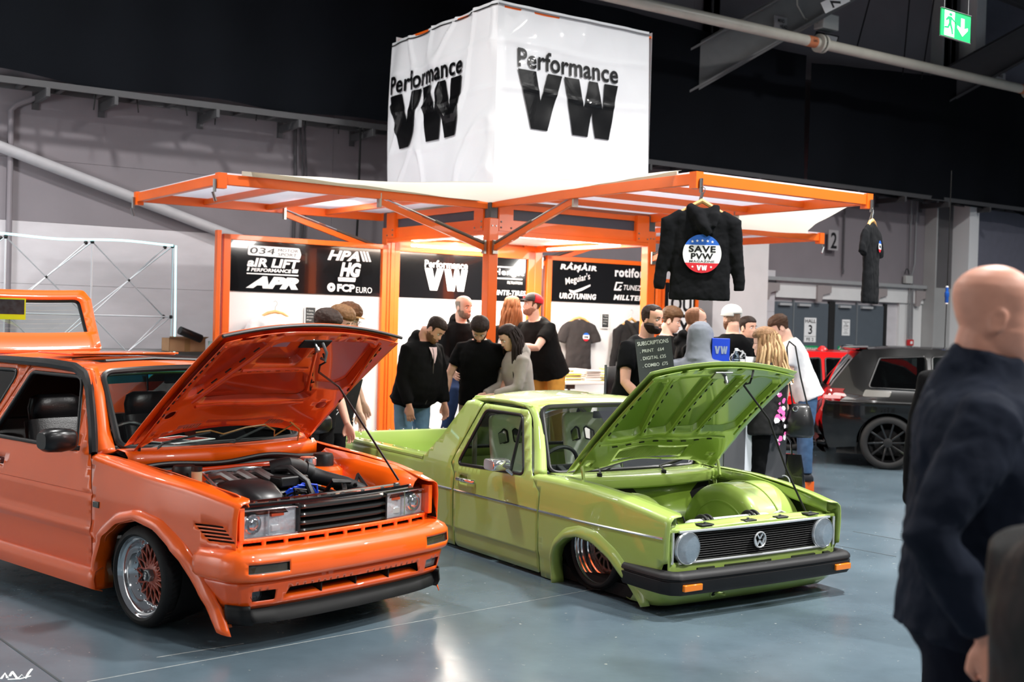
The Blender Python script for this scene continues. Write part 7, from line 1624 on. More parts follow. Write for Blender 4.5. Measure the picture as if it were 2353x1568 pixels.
def roundel(fn, r, parent, small=False):
 """blue, white and red SAVE PVW MAGAZINE badge"""
 def seg(y0, y1, m, nm):
  n = 14; L_ = [(math.sqrt(max(0, r * r - y * y)), y) for y in [y0 + (y1 - y0) * k / n for k in range(n + 1)]]
  P = L_ + [(-x, y) for x, y in reversed(L_)]
  b = MB(); cols = 8; vs = []
  for x, y in L_:
   for c in range(cols + 1): vs.append((-x + 2 * x * c / cols, y, 0))
  b.add(vs, [(i * (cols + 1) + c, i * (cols + 1) + c + 1, (i + 1) * (cols + 1) + c + 1, (i + 1) * (cols + 1) + c) for i in range(n) for c in range(cols)])
  me = b.mesh(nm, fix=False)
  for v in me.vertices: v.co = V(fn(*v.co))
  return link(nm, me, m, parent, 0)
 B = seg(-r, -.48 * r, M_RED, 'badge_red'); seg(-.48 * r, .45 * r, mat('badge_white', (232, 232, 234), .6), 'badge_white'); seg(.45 * r, r, M_BLUE, 'badge_blue')
 if small:
  polys([scalep(VW_V, -.6 * r, -.3 * r, 1.2 * r, .5 * r), scalep(VW_W, -.6 * r, -.3 * r, 1.2 * r, .5 * r)], None, M_PRINT_B, parent, 'badge_letters', fn=lambda x, y, z: fn(x, y, .002)); return
 f2 = lambda x0, y0: (lambda x, y, z: fn(x0 + x, y0 + y, .002))
 text('SAVE', None, 1.40 * r, .34 * r, M_PRINT_B, parent, .04, fn=f2(-.70 * r, .07 * r)); text('PVW', None, 1.15 * r, .31 * r, M_PRINT_B, parent, .04, fn=f2(-.575 * r, -.29 * r))
 text('MAGAZINE', None, 1.30 * r, .11 * r, M_PRINT_B, parent, .015, fn=f2(-.65 * r, -.45 * r))
 polys([star(x * r, y * r, .085 * r) for x, y in ((-.52, .62), (-.27, .66), (0, .68), (.27, .66), (.52, .62))], None, M_PRINT_W, parent, 'badge_stars', fn=lambda x, y, z: fn(x, y, .002))
 polys([star(x * r, -.68 * r, .075 * r) for x in (-.48, .48)] + [scalep(P, -.27 * r, -.86 * r, .54 * r, .26 * r) for P in (VW_V, VW_W)], None, M_PRINT_W, parent, 'badge_logo', fn=lambda x, y, z: fn(x, y, .002))
DBR, BLK, BRN, GIN, BLO = (44, 32, 26), (26, 20, 18), (92, 66, 44), (124, 76, 44), (170, 134, 92)
h = person('heavy man in black zip hoodie and light blue jeans looking down', px(952, 11.35), 52, 1.81, 1.20, .075, 14, neckf=.035, head=(38, 10, 6), arms=[((.12, -.10, -1), (-.02, .40, -1), (-.1, .1, -1), (1, .4, .1)), ((.2, .1, -1), (-.1, .3, -1))],
  top=('hoodie', (24, 24, 26)), bottom=(112, 146, 172), hair=[(H_short(.010, .06, -.005, -.05), DBR, None)], skin=1, beard=(B_full(.003), (120, 84, 62)))
b = MB()
for kx in (-.012,):
 b.tube([backfn(h, 0, 0, front=True)(kx + .0 * z, z, .012 + .055 * math.exp(-((z - .13) / .16) ** 2)) for z in [-.05 + .54 * q / 10 for q in range(11)]], .006, 6)
b.build('zip', mat('zip_grey', (90, 88, 86), .4, .5), h['root'])
MB().loft([[backfn(h, 0, 0, front=True)(x, z, .018) for x in (-w2, 0, w2)] for z, w2 in ((.50, .055), (.44, .035), (.36, .006))], closed=False).build('pink_shirt_front', mat('shirt_pink', (226, 196, 196), .8), h['root'])
MB().tube([backfn(h, 0, 0, front=True)(-.05, .46 - .03 * q, .02) for q in range(4)], .004, 5).build('drawcord', M_MATTE, h['root'])
h = person('bearded man in plain black t-shirt and khaki trousers looking down', px(1104, 11.65), -8, 1.81, 1.08, .01, 6, head=(48, 5, 4), arms=[((.42, .05, -1), (.15, .2, -1)), ((.42, .05, -1), (-.25, .5, -.9))],
  top=('tee', (13, 14, 17)), bottom=(150, 142, 122), hair=[(H_short(.020, .058, .0, -.045), (38, 28, 25), .005)], skin=0, beard=(B_full(.009), BLK), neckf=.02)
h = person('woman in pale grey hoodie with very long dark straight hair', px(1204, 11.5), -62, 1.70, .98, 0, 12, fem=1, head=(30, -4, 0), arms=[((.1, .25, -1), (-.25, .9, -.35)), ((.1, .25, -1), (-.4, .9, -.35))],
  top=('hoodie', (170, 164, 158)), bottom=(40, 42, 46), hair=[(H_short(.016, .074, .02, -.10), (34, 24, 22), .002)], skin=2)
strands(h['M'], 44, -.46, hairmat('long_dark', (34, 24, 22)), h['root'], .010, -.22, PI + .22, .006, 4, .30)
h = person('older bald bearded man in black hoodie seated behind the heavy man', px(1048, 12.4), 28, 1.84, 1.05, .03, 12, head=(4, 22, 0), arms=[((.2, .3, -1), (.0, .8, -.4))] * 2, legs=[((.25, 1, -.35), (.25, .1, -1)), ((.1, 1, -.1), (-.9, .3, -1), (-.2, 1, -.5))],
  hipz=1.02, z0=.1, top=('hoodie', (30, 30, 32)), bottom=(44, 62, 98), shoes=(128, 88, 62), hair=[(H_bald, (150, 140, 130), None)], beard=(B_full(.005), (150, 128, 112)), skin=2)
h = person('ginger haired woman in black badge t-shirt with her back turned inside the kiosk', px(1173, 13.0), 172, 1.76, .98, 0, 3, fem=1, z0=.22, head=(6, 0, 0), arms=[((.2, .1, -1), (.0, .7, -.6))] * 2,
  top=('tee', (18, 18, 20)), bottom=(28, 30, 34), hair=[(H_short(.018, .05, -.04, -.11), GIN, .002)], skin=2, eyes=False)
strands(h['M'], 40, -.27, hairmat('ginger_length', GIN), h['root'], .013, -.35, PI + .35, .008, 9, .2)
roundel(backfn(h, -.0, .28), .13, h['root'])
h = person('man in red and black snapback cap leaning on the kiosk counter', px(1262, 12.9), -48, 1.86, 1.2, .05, 26, z0=.22, head=(-8, -22, 0), arms=[((.15, .45, -1), (-.7, .6, .1)), ((.1, .75, -.75), (-.8, .6, .05))],
  top=('tee', (32, 31, 32)), bottom=(216, 156, 72), hair=[(H_short(.008, .055, -.01, -.06), BRN, None)], skin=2, beard=(B_full(.002), (160, 116, 96)))
CAPB, CAPR = mat('cap_charcoal', (52, 48, 48), .8), mat('cap_red', (200, 32, 44), .8)
capf = lambda t=.016, lo=.042: (lambda x, y, z: t * (1 - .0 * z) if z > lo - .02 * (y > 0) else 0)
shell('cap_front', h['M'], lambda x, y, z: .020 if z > .042 and y < .0 else 0, CAPB, h['root'], rough=0); shell('cap_back', h['M'], lambda x, y, z: .020 if z > .030 and y > -.008 else 0, CAPR, h['root'], rough=0)
def brim(h, m, s=-1, L_=.075, zz=.045):
 M = h['M']; MB().loft([[M @ V((x, s * (.088 * math.sqrt(max(0, 1 - (x / .082) ** 2)) * .9 + t * L_ * math.sqrt(max(0.05, 1 - (x / .085) ** 2))), zz - .012 * t + .02 * (1 - (x / .08) ** 2) * .3)) for x in [-.075 + .15 * q / 12 for q in range(13)]] for t in (0, .5, 1)], closed=False).build('cap_peak', m, h['root'], solid=.004, off=0, ang=60)
brim(h, CAPB, -1, .08)
lb = MB().loft([[h['M'] @ V((x, -.108 * math.sqrt(1 - (x / .11) ** 2), z)) for x in (-.03, -.015, 0, .015, .03)] for z in (.062, .088)], closed=False).build('cap_badge', mat('cap_badge', (220, 40, 40), .6), h['root'], ang=0)
h = person('bearded man in black t-shirt leaning forward beside the subscriptions board', px(1458, 10.2), 38, 1.93, 1.18, .02, 16, head=(6, 12, 3), arms=[((.35, .35, -1), (-.15, .9, -.75)), ((.1, .5, -1), (-.3, .8, -.5))],
  top=('tee', (16, 17, 20)), bottom=(30, 34, 48), hair=[(H_recede, (46, 32, 26), None), (lambda x, y, z: .008 * sm(z, .07, .095) if (y > -.055 and z > .066) else 0, (46, 32, 26), None)], skin=1, beard=(B_full(.014), (40, 28, 24)), eyes=True)
h = person('young man with brown side-swept hair behind the bearded man', px(1528, 12.2), 62, 1.91, 1.05, .02, 3, head=(14, 10, 0), top=('tee', (30, 28, 28)), bottom=(40, 42, 46), hair=[(H_short(.024, .05, -.01, -.05), BRN, .005)], skin=2)
h = person('balding fair man in black hoodie looking right over the counter', px(1584, 10.7), 78, 1.90, 1.08, .02, 4, head=(2, 8, 0), top=('hoodie', (18, 18, 20)), bottom=(30, 34, 44), hair=[(H_recede, (140, 96, 70), .001)], skin=0, beard=(B_full(.002), (170, 110, 84)))
h = person('person in grey hoodie with the hood pulled up, back to the camera', px(1602, 9.9), 158, 1.74, 1.12, .0, 10, head=(12, 0, 0), arms=[((.3, .5, -1), (-.2, .9, .0))] * 2, top=('hoodie', (112, 116, 124)), bottom=(34, 40, 52), hood_up=True, eyes=False, skin=1)
h = person('man in backwards white cap and black t-shirt with a white garage crest', px(1684, 11.4), 196, 1.82, 1.12, .02, 3, z0=.112, head=(0, 8, 0), arms=[((.2, .1, -1), (.0, .7, -.7))] * 2, top=('tee', (20, 20, 22)), bottom=(34, 36, 40), hair=[(H_bald, (150, 120, 100), None)], skin=0, beard=(B_full(.008), (120, 70, 45)), eyes=False)
shell('cap_crown', h['M'], lambda x, y, z: .018 if z > .020 and not (y > .05 and abs(x) < .035 and z < .045) else 0, mat('cap_white', (214, 212, 206), .8), h['root'], rough=0); brim(h, mat('cap_white', (214, 212, 206), .8), -1, .07, .04)
f = backfn(h, -.0, .30)
cg = [(.064 * math.cos(2 * PI * k / 48) * (1.12 if k % 4 < 2 else 1), .064 * math.sin(2 * PI * k / 48) * (1.12 if k % 4 < 2 else 1)) for k in range(48)]
def ringp(R0, r0, n=32): return [[(R0[k][0], R0[k][1]), (R0[(k + 1) % len(R0)][0], R0[(k + 1) % len(R0)][1]), (R0[(k + 1) % len(R0)][0] * r0, R0[(k + 1) % len(R0)][1] * r0), (R0[k][0] * r0, R0[k][1] * r0)] for k in range(len(R0))]
polys(ringp(cg, .84), None, M_PRINT_W, h['root'], 'crest_gear', fn=lambda x, y, z: f(x * 1.2, y * 1.2, .002))
polys([[(-.085, -.026), (.085, -.026), (.095, 0), (.085, .026), (-.085, .026), (-.095, 0)]], None, M_PRINT_W, h['root'], 'crest_banner', fn=lambda x, y, z: f(x, y, .004))
polys([[(-.080, -.022), (.080, -.022), (.088, 0), (.080, .022), (-.080, .022), (-.088, 0)]], None, M_PRINT_B, h['root'], 'crest_banner', fn=lambda x, y, z: f(x, y, .006))
text('FORBES', None, .07, .013, M_PRINT_W, h['root'], .03, fn=lambda x, y, z: f(-.035 + x, .002 + y, .008)); text('AUTOMOTIVE', None, .13, .014, M_PRINT_W, h['root'], .03, fn=lambda x, y, z: f(-.065 + x, -.018 + y, .008))
for s in (-1, 1):
 polys([[(s * .012, .005), (s * .048, .050), (s * .034, .060), (s * .002, .020)], [(s * .036, .044), (s * .056, .060), (s * .040, .074), (s * .022, .058)], [(s * .012, -.03), (s * .05, -.062), (s * .04, -.07), (s * .0, -.04)]], None, M_PRINT_W, h['root'], 'crest_piston', fn=lambda x, y, z: f(x, y, .003))
h = person('dark haired man in black hoodie half hidden behind the white cap', px(1712, 12.6), 70, 1.84, 1.0, 0, 2, head=(0, -30, 0), top=('hoodie', (20, 20, 22)), bottom=(30, 32, 38), hair=[(H_short(.008, .06, -.01, -.05), DBR, None)], skin=0)
h = person('blonde woman in black clothes and glasses with a black handbag', px(1766, 10.0), 232, 1.71, 1.15, .05, 2, fem=1, head=(6, 20, 0), arms=[((.15, .1, -1), (.0, .8, -.4)), ((.15, .0, -1), (.0, .6, -.6))],
  top=('puffer', (15, 15, 17), mat('black_jersey', (15, 15, 17), .9, bump=.2, bs=14)), bottom=(14, 15, 17), hair=[(H_short(.020, .05, -.04, -.11), (128, 96, 68), .002)], skin=2, eyes=False)
strands(h['M'], 46, -.28, hairmat('blonde_length', (132, 100, 70)), h['root'], .013, -.45, PI + .45, .010, 12, .3); strands(h['M'], 26, -.34, hairmat('blonde_tips', (178, 148, 110)), h['root'], .010, -.2, PI + .2, .016, 5, .45)
M = h['M']
for s in (-1, 1): MB().tube([M @ V((s * .033 + .024 * math.cos(t), -.100, .0 + .018 * math.sin(t))) for t in [2 * PI * q / 16 for q in range(16)]], .0018, 5, closed=True).tube([M @ V((s * .057, -.098, .004)), M @ V((s * .078, .0, .004))], .0016, 5).build('spectacles', M_MATTE, h['root'])
hb = h
f = backfn(h, .10, .10); random.seed(8)
PK, PW = mat('print_pink', (226, 96, 168), .7), mat('print_white', (226, 222, 226), .7)
for i in range(22):
 x, y = random.uniform(-.05, .05), random.uniform(-.30, .16); s_ = random.uniform(.012, .03)
 polys([[(x + s_ * math.cos(t) * random.uniform(.6, 1.2), y + s_ * math.sin(t) * random.uniform(.6, 1.2)) for t in [2 * PI * q / 6 for q in range(6)]]], None, PK if i % 3 else PW, h['root'], 'sleeve_print', fn=lambda a, b_, c: f(a, b_, .034))
h = person('man in white t-shirt and blue jeans bending over the counter', px(1856, 12.25), -98, 1.80, 1.15, .02, 24, z0=.112, head=(26, 4, 0), arms=[((.2, .1, -1), (.05, .2, -1)), ((.15, .1, -1), (.0, .15, -1))], top=('tee', (226, 226, 228)), bottom=(66, 92, 124), hair=[(H_short(.020, .05, -.01, -.05), (74, 52, 38), .005)], skin=2, eyes=False, shoes=(28, 30, 36))
f = backfn(h, .09, .40); polys([[(-.02, 0), (-.005, .012), (.02, .0)]], None, M_PRINT_B, h['root'], 'small_logo', fn=lambda x, y, z: f(x, y, .004))
A = [((.15, .05, -1), (.0, .45, -1))] * 2
h = person('dark haired young man in black behind the open orange bonnet, ear showing', px(728, 9.0), 62, 1.76, 1.0, 0, 6, head=(14, 8, 0), arms=[((.25, -.1, -1), (.1, .35, -1)), ((.15, .05, -1), (0, .45, -1))], top=('tee', (20, 21, 24)), bottom=(22, 22, 24), hair=[(H_short(.024, .05, -.015, -.06), (56, 42, 36), .006)], skin=0)
h = person('light brown haired young man in the middle of the three behind the bonnet', px(762, 9.8), 66, 1.80, 1.0, 0, 5, head=(16, 4, 0), arms=[((.25, .1, -1), (.15, .25, -1))] * 2, top=('tee', (24, 25, 28)), bottom=(22, 22, 24), hair=[(H_short(.026, .045, -.01, -.05), (122, 88, 58), .006)], skin=2)
h = person('curly haired man in glasses and tan cap, furthest of the three', px(782, 10.7), 74, 1.83, 1.02, 0, 4, head=(16, 6, 0), arms=A, top=('tee', (26, 26, 28)), bottom=(24, 24, 26), hair=[(H_short(.030, .045, -.02, -.08), (110, 72, 46), .010)], skin=2)
M = h['M']; brim(h, mat('cap_tan', (226, 176, 120), .8), -1, .07, .055)
for s in (-1, 1): MB().tube([M @ V((s * .033 + .026 * math.cos(t), -.104, .0 + .021 * math.sin(t))) for t in [2 * PI * q / 16 for q in range(16)]], .0022, 5, closed=True).tube([M @ V((s * .06, -.10, .006)), M @ V((s * .078, .0, .006))], .002, 5).build('spectacles', M_MATTE, h['root'])
h = person('large bald man in navy quarter-zip sweater walking right in the foreground', px(2244, 3.02), 72, 1.91, 1.42, .05, 3, neckf=-.005, hs=1.09, head=(4, 12, 0), arms=[((.36, -.42, -.84), (-.14, .50, -.84), (.0, .3, -1), (1, .25, .2)), ((.2, .2, -1), (.0, .6, -1))], top=('sweater', (27, 34, 48), mat('navy_knit', (21, 27, 40), .9, var=.15, vs=4, bump=.5, bs=12, spec=.15)), bottom=(22, 27, 44),
  skin=3, vox=.0055, jaw=1.04, arm_curl=.9, tvox=.010, disp=.035)
h = person('bald man in black hooded top seen from behind the foreground man', px(2262, 5.0), 150, 1.90, 1.15, .03, 3, head=(4, -12, 0), top=('hoodie', (18, 18, 20)), bottom=(26, 28, 32), skin=2, eyes=False)
PUF = mat('puffer_charcoal', (6, 6, 6), .55, bump=.2, bs=20, spec=.25)
h = person('person in dark quilted jacket cut off at the bottom right corner', (1.07, 2.10), 120, 1.63, 1.1, .05, 4, top=('puffer', (24, 23, 23), PUF), bottom=(20, 20, 22), arms=[((.75, -.1, -1), (.1, .5, -1)), ((.1, .2, -1), (.0, .6, -1))], hair=[(H_short(.02, .05, -.01, -.06), DBR, None)], skin=1, eyes=False)
Sh, E, W = h['arms'][0]
for q in range(7): p = Sh.lerp(E, .1 + .15 * q); d = (E - Sh).normalized(); a, b = frame(d); MB().tube([p + (a * math.cos(t) + b * math.sin(t)) * (.092) for t in [2 * PI * j / 20 for j in range(20)]], .012, 6, closed=True).build('quilt_seam', PUF, h['root'])
h = person('person in grey and white patterned top at the far right edge', px(2412, 6.0), 200, 1.74, 1.0, 0, 2, top=('tee', (196, 196, 196), mat('pattern_top', (190, 190, 190), .8, var=.9, vs=28)), bottom=(30, 30, 34), hair=[(H_short(.02, .05, -.01, -.06), BLK, None)], skin=1, eyes=False)
# ================================================================== hanging clothes
M_WOOD = mat('hanger_wood', (222, 168, 104), .5, var=.1, vs=20, stretch=(1, 1, 6))
def garment(label, cat, loc, rz, col, long_=False, hood=False, wd=.50, ht=.66, scale=1, depth=.045, group=None, flare=.0, name='hanging_t_shirt', sp=.12):
 t = thing(name, label, cat, loc, rz, group); t.scale = (scale,) * 3
 m = MB(); h = wd / 2
 R = lambda z, w_, d_: [V((q.x, q.y, z)) for q in ering((0, 0, 0), w_, d_, n=24, p=.8)]
 m.loft([R(z, w_, d_) for z, w_, d_ in ((-ht, h * (.92 + flare), depth), (-ht + .05, h * (.92 + flare), depth * 1.1), (-ht * .5, h * .88, depth), (-.24, h * .86, depth), (-.10, h * .92, depth * .95), (-.045, h * .74, depth * .8), (-.012, h * .40, depth * .7), (.004, h * .26, depth * .6))])
 for s in (-1, 1):
  if long_: m.tube([(s * h * .55, 0, -.055), (s * h * .95, 0, -.12), (s * h * (1.10 + sp), 0, -.34), (s * h * (1.22 + sp), .01, -.52), (s * h * (1.25 + sp * .8), .01, -.66)], [.055, .075, .062, .055, .045], 14, flat=.55, up=V((0, 1, 0)))
  else: m.tube([(s * h * .5, 0, -.06), (s * h * .9, 0, -.12), (s * h * (1.12 + sp), .0, -.25), (s * h * (1.16 + sp), .0, -.29)], [.06, .085, .085, .085], 14, flat=.4, up=V((0, 1, 0)))
 if hood:
  m.tube([(-.10, .01, .02), (-.04, -.03, -.04), (.02, -.06, -.16), (.06, -.07, -.22)], [.045, .075, .075, .04], 14, flat=.7); m.tube([(.11, .0, .02), (.08, -.04, -.06), (.06, -.07, -.16)], [.04, .06, .05], 12, flat=.7)
 o = blob('garment', m, mat('garment_%d_%d' % (col[0], col[2]), col, .9, var=.06, bump=.25, bs=20, spec=.15), t, .009, 4, .018, .09)
 hz = .03 if not hood else .06
 b = MB().tube([(-.17, 0, -.035), (-.09, 0, .0 + .01), (0, 0, hz), (.09, 0, .01), (.17, 0, -.035)], [.012, .016, .018, .016, .012], 8, flat=1.1); b.build('hanger', M_WOOD, t)
 MB().tube([(0, 0, hz), (0, 0, hz + .05), (.02, 0, hz + .075), (.022, 0, hz + .10), (0, 0, hz + .118), (-.018, 0, hz + .105)], .003, 6).build('hanger_hook', M_STEEL, t)
 return t
def flatfn(x0, z0, d, s=-1): return lambda x, y, o: V((x0 + x, s * (d + o), z0 + y))
def wavef(x0, z0, d): return lambda x, y, o: V((x0 + x, -(d + o), z0 + y))
t = garment('large black hoodie with round blue, white and red badge hanging from canopy corner', 'hoodie', (1.50, 9.50, 2.64), .02, (11, 12, 15), True, True, .54, .74, 1, .05, name='hanging_hoodie', sp=-.06)
roundel(wavef(-.0, -.37, .072), .155, t)
MB().tube([(0, 0, .17), (.0, 0, .22)], .003, 6).build('hook_wire', M_STEEL, t)
t = garment('black t-shirt with small badge hanging edge-on from the far canopy corner', 't-shirt', (3.24, 10.70, 2.66), 1.05, (12, 13, 16), wd=.52, ht=.72)
roundel(wavef(.09, -.20, .055), .055, t, True)
kp = lambda x, y, z: kw(x, y, z)
t = garment('white t-shirt on a wooden hanger on the left sponsor panel', 't-shirt', kp(-1.26, S - .09, 1.69), KR, (226, 227, 229), wd=.50, ht=.66)
MB().box((.05, -.07, -.30), (.12, -.064, -.24)).build('chest_print', M_PRINT_B, t, ang=0)
t = garment('charcoal t-shirt with small round badge on the right sponsor panel', 't-shirt', kp(2.43, S - .09, 1.72), KR, (56, 52, 52), wd=.46, ht=.72)
roundel(wavef(.08, -.22, .055), .055, t, True)
t = garment('charcoal hoodie with big badge hanging at the right end of the sponsor panel', 'hoodie', kp(3.20, S - .10, 1.70), KR, (40, 38, 38), True, True, .50, .66, name='hanging_hoodie', sp=-.04)
roundel(wavef(.02, -.36, .075), .13, t)
def slate(label, loc, rz, w_, h, lines, tilt=0, name='price_slate', frame_=False):
 t = thing(name, label, 'sign', loc, rz); M_ = Matrix.Rotation(tilt, 4, 'Y')
 MB().box((0, -.006, 0), (w_, 0, h), M_).build('slate_board', mat('slate', (44, 48, 50), .6), t, ang=0)
 if frame_: MB().box((-.012, -.008, -.012), (w_ + .012, .002, 0), M_).box((-.012, -.008, h), (w_ + .012, .002, h + .012), M_).box((-.012, -.008, 0), (0, .002, h), M_).box((w_, -.008, 0), (w_ + .012, .002, h), M_).build('frame', M_WHITE, t, ang=0)
 for s, x, y, a, b in lines: text(s, M_ @ bmat((1, 0, 0), (0, 0, 1), (x, -.008, y)), a, b, mat('chalk_ink', (215, 218, 214), .8), t, .004)
 return t
pc = [('T Shirts', .015, .145, .08, .018), ('Hoodies', .015, .11, .08, .018), ('Jackets', .015, .075, .08, .018), ('Mags', .015, .04, .06, .018)]
slate('small chalk price card with white frame on the right sponsor panel', kp(2.81, S - .03, 1.64), KR, .11, .175, pc, frame_=True)
slate('small chalk price card on the left sponsor panel behind the young men', kp(-.92, S - .03, 1.60), KR, .12, .19, pc, frame_=True)
slate('tilted chalkboard listing SUBSCRIPTIONS, Print, Digital and Combo prices', (1.06, 9.60, 1.14), .12, .30, .43, [('SUBSCRIPTIONS', .015, .375, .26, .032), ('. PRINT   £64', .03, .315, .20, .027), ('. DIGITAL £35', .03, .255, .21, .027), ('. COMBO  £75', .04, .195, .21, .027), ('FREE', .09, .12, .10, .026)], -.14, 'chalkboard')
t = thing('folding_table', 'white folding table loaded with magazine stacks by the sponsor panel', 'table', (.98, 14.35, 0), .45)
MB().box((-.62, -.36, .955), (.62, .36, .99)).build('table_top', M_WHITE, t, bev=.006)
for x in (-.45, .45):
 for y in (-.26, .26): MB().tube([(x, y, 0), (x, y, .955)], .018, 8).build('leg', M_STEEL, t)
 MB().box((x - .06, -.30, .90), (x + .06, .30, .955)).build('hinge_block', mat('bracket_brown', (70, 58, 52), .5), t, ang=0)
MZ = [mat('mag_cover_%d' % i, c, .5) for i, c in enumerate(((222, 216, 208), (205, 198, 190), (228, 226, 90), (214, 206, 200), (170, 150, 142), (235, 232, 228)))]
mgm = {}
for (ix, iy) in [(a, b_) for a in range(4) for b_ in range(2)]:
 n_ = 9 + (ix * 3 + iy * 5) % 5
 for j in range(n_):
  ci = (ix + iy + j * 2) % 6
  me = mgm.get(ci)
  if me is None: b = MB().box((-.105, -.145, 0), (.105, .145, .0105)); me = b.mesh('magazine'); me.materials.append(MZ[ci]); mgm[ci] = me
  o = bpy.data.objects.new('magazine', me); COL.objects.link(o)
  lx, ly = -.42 + ix * .27 + random.uniform(-.008, .008), -.17 + iy * .33 + random.uniform(-.01, .01)
  c_, s_ = math.cos(.45), math.sin(.45); o.location = (.98 + lx * c_ - ly * s_, 14.35 + lx * s_ + ly * c_, .991 + j * .0108); o.rotation_euler = (0, 0, .45 + random.uniform(-.06, .06))
  tag(o, '%s magazine from the bottom in the %s %s stack on the folding table' % (['lowest', 'second', 'third', 'fourth', 'fifth', 'sixth', 'seventh', 'eighth', 'ninth', 'tenth', 'eleventh', 'twelfth', 'thirteenth'][j], ['front', 'rear'][iy], ['leftmost', 'second', 'third', 'rightmost'][ix]), 'magazine', 'magazines stacked on the folding table')
t = thing('promo_counter', 'white pop-up counter with dark grey panels behind the open green bonnet', 'counter', (1.98, 10.15, 0), .35)
MB().loft([ering((0, 0, z), .42, .26, n=32, p=.75) for z in (.0, 1.21)]).build('counter_body', mat('counter_white', (214, 218, 226), .5), t, ang=60)
MB().loft([ering((0, 0, z), .46, .30, n=32, p=.75) for z in (1.21, 1.24)]).build('counter_top', M_WHITE, t, ang=60)
for x in (-.30, .10): MB().box((x, -.275, .42), (x + .20, -.262, 1.05)).build('grey_panel', mat('counter_panel', (74, 74, 78), .6), t, ang=0)
cw = lambda x, y, z: Matrix.Translation((1.98, 10.15, 0)) @ Matrix.Rotation(.35, 4, 'Z') @ V((x, y, z))
t = thing('brochure_box', 'royal blue box with silver block letters standing on the counter', 'box', cw(-.36, -.12, 1.241), .05)
MB().box((0, -.02, 0), (.15, .06, .35)).build('box_body', mat('royal_blue', (18, 62, 190), .45), t, bev=.003)
polys([scalep(P_, .02, .22, .11, .065) for P_ in (VW_V, VW_W)], bmat((1, 0, 0), (0, 0, 1), (0, -.021, 0)), mat('silver_print', (170, 185, 215), .3, .5), t, 'letters')
t = thing('water_bottle', 'clear plastic water bottle on the counter', 'bottle', cw(-.18, -.22, 1.241), 0)
MB().lathe([(0, 0), (.030, .002), (.033, .02), (.032, .07), (.034, .09), (.032, .13), (.034, .17), (.030, .20), (.013, .24), (.013, .255)], 20).build('bottle_body', glassmat('pet_plastic', (200, 212, 220), 1.5), t)
MB().lathe([(.015, .25), (.015, .27), (0, .272)], 16).build('bottle_cap', M_WHITE, t); MB().lathe([(.0345, .09), (.0345, .13)], 20).build('bottle_label', mat('label_pale', (190, 205, 225), .5), t)
t = thing('paper_tub', 'white paper tub beside the water bottle', 'tub', cw(-.12, -.16, 1.241), 0)
MB().lathe([(.0, .0), (.045, .0), (.056, .17), (.058, .175), (.053, .17), (.043, .01)], 24).build('tub_body', M_WHITE, t)
t = thing('menu_card', 'white folded card standing on the counter', 'card', cw(-.06, -.20, 1.241), .1)
MB().add([(0, 0, 0), (.09, 0, 0), (.08, .02, .20), (-.01, .02, .20), (0, .05, 0), (.09, .05, 0)], [(0, 1, 2, 3), (3, 2, 5, 4)]).build('card_stock', mat('card_white', (222, 222, 228), .6), t, ang=0, solid=.002)
t = thing('handbag', 'black leather handbag hanging at the hip of the blonde woman', 'handbag', (2.43, 9.86, .78), -.2)
MB().loft([[V((q.x, q.y, z)) for q in ering((0, 0, 0), a, b_, n=22, p=.8)] for z, a, b_ in ((0, .10, .055), (.03, .125, .075), (.14, .115, .07), (.25, .085, .045), (.28, .07, .02))]).build('bag_body', mat('bag_leather', (16, 16, 18), .35, coat=.3), t, ang=60)
MB().tube([(-.06, 0, .27), (-.10, .03, .50), (-.12, .08, .75), (-.10, .16, .80)], .007, 6).tube([(.06, 0, .27), (.0, .04, .50), (-.05, .10, .76), (-.10, .16, .80)], .007, 6).build('strap', M_MATTE, t)
MB().tube([(-.04 + .02 * math.cos(a), -.05, .24 + .02 * math.sin(a)) for a in [2 * PI * k / 12 for k in range(12)]], .003, 5, closed=True).build('buckle', M_CHROME, t)
t = thing('carrier_bag', 'shiny black carrier bag with a white curl print beside the orange plinth', 'bag', (2.36, 10.05, .22), -.5)
BG = mat('bag_gloss', (9, 9, 10), .18, coat=.6)
MB().loft([[V((x * w_ + .01 * noise.noise(V((x, y, z)) * 20), y * d_, z)) for x, y in ((-1, -1), (0, -1.5), (1, -1), (1.05, 0), (1, 1), (0, 1.5), (-1, 1), (-1.05, 0))] for z, w_, d_ in ((0, .17, .04), (.02, .18, .05), (.15, .17, .045), (.28, .155, .03), (.40, .135, .012))]).build('bag_body', BG, t, ang=50, bev=0)
MB().tube([(-.06, 0, .39), (-.05, 0, .50), (.0, .02, .56), (.05, 0, .50), (.06, 0, .39)], .008, 6).build('handle', BG, t)
MB().tube([(.02 + .05 * math.cos(a), -.07, .16 + .06 * math.sin(a)) for a in [-.5 + .35 * k for k in range(9)]], .005, 6).build('curl_print', M_PRINT_W, t)
t = thing('water_bottle', 'clear water bottle held low by the man in white t-shirt', 'bottle', (3.14, 12.25, .78), 0)
MB().lathe([(0, 0), (.032, .002), (.034, .08), (.030, .10), (.034, .15), (.013, .20), (.013, .215), (0, .216)], 18, Matrix.Rotation(.5, 4, 'Y')).build('bottle_body', glassmat('pet_plastic', (200, 212, 220), 1.5), t)
t = thing('tote_bag', 'black bag with white script letters behind the open orange bonnet', 'bag', (-1.42, 9.55, .74), .35)
MB().loft([[V((x * w_ + sh, y * d_, z)) for x, y in ((-1, -1), (0, -1.3), (1, -1), (1, 1), (0, 1.3), (-1, 1))] for z, w_, d_, sh in ((0, .13, .02, -.02), (.20, .14, .025, .02), (.44, .15, .015, .07))]).build('bag_body', mat('tote_black', (13, 13, 15), .4, coat=.3), t, ang=40)
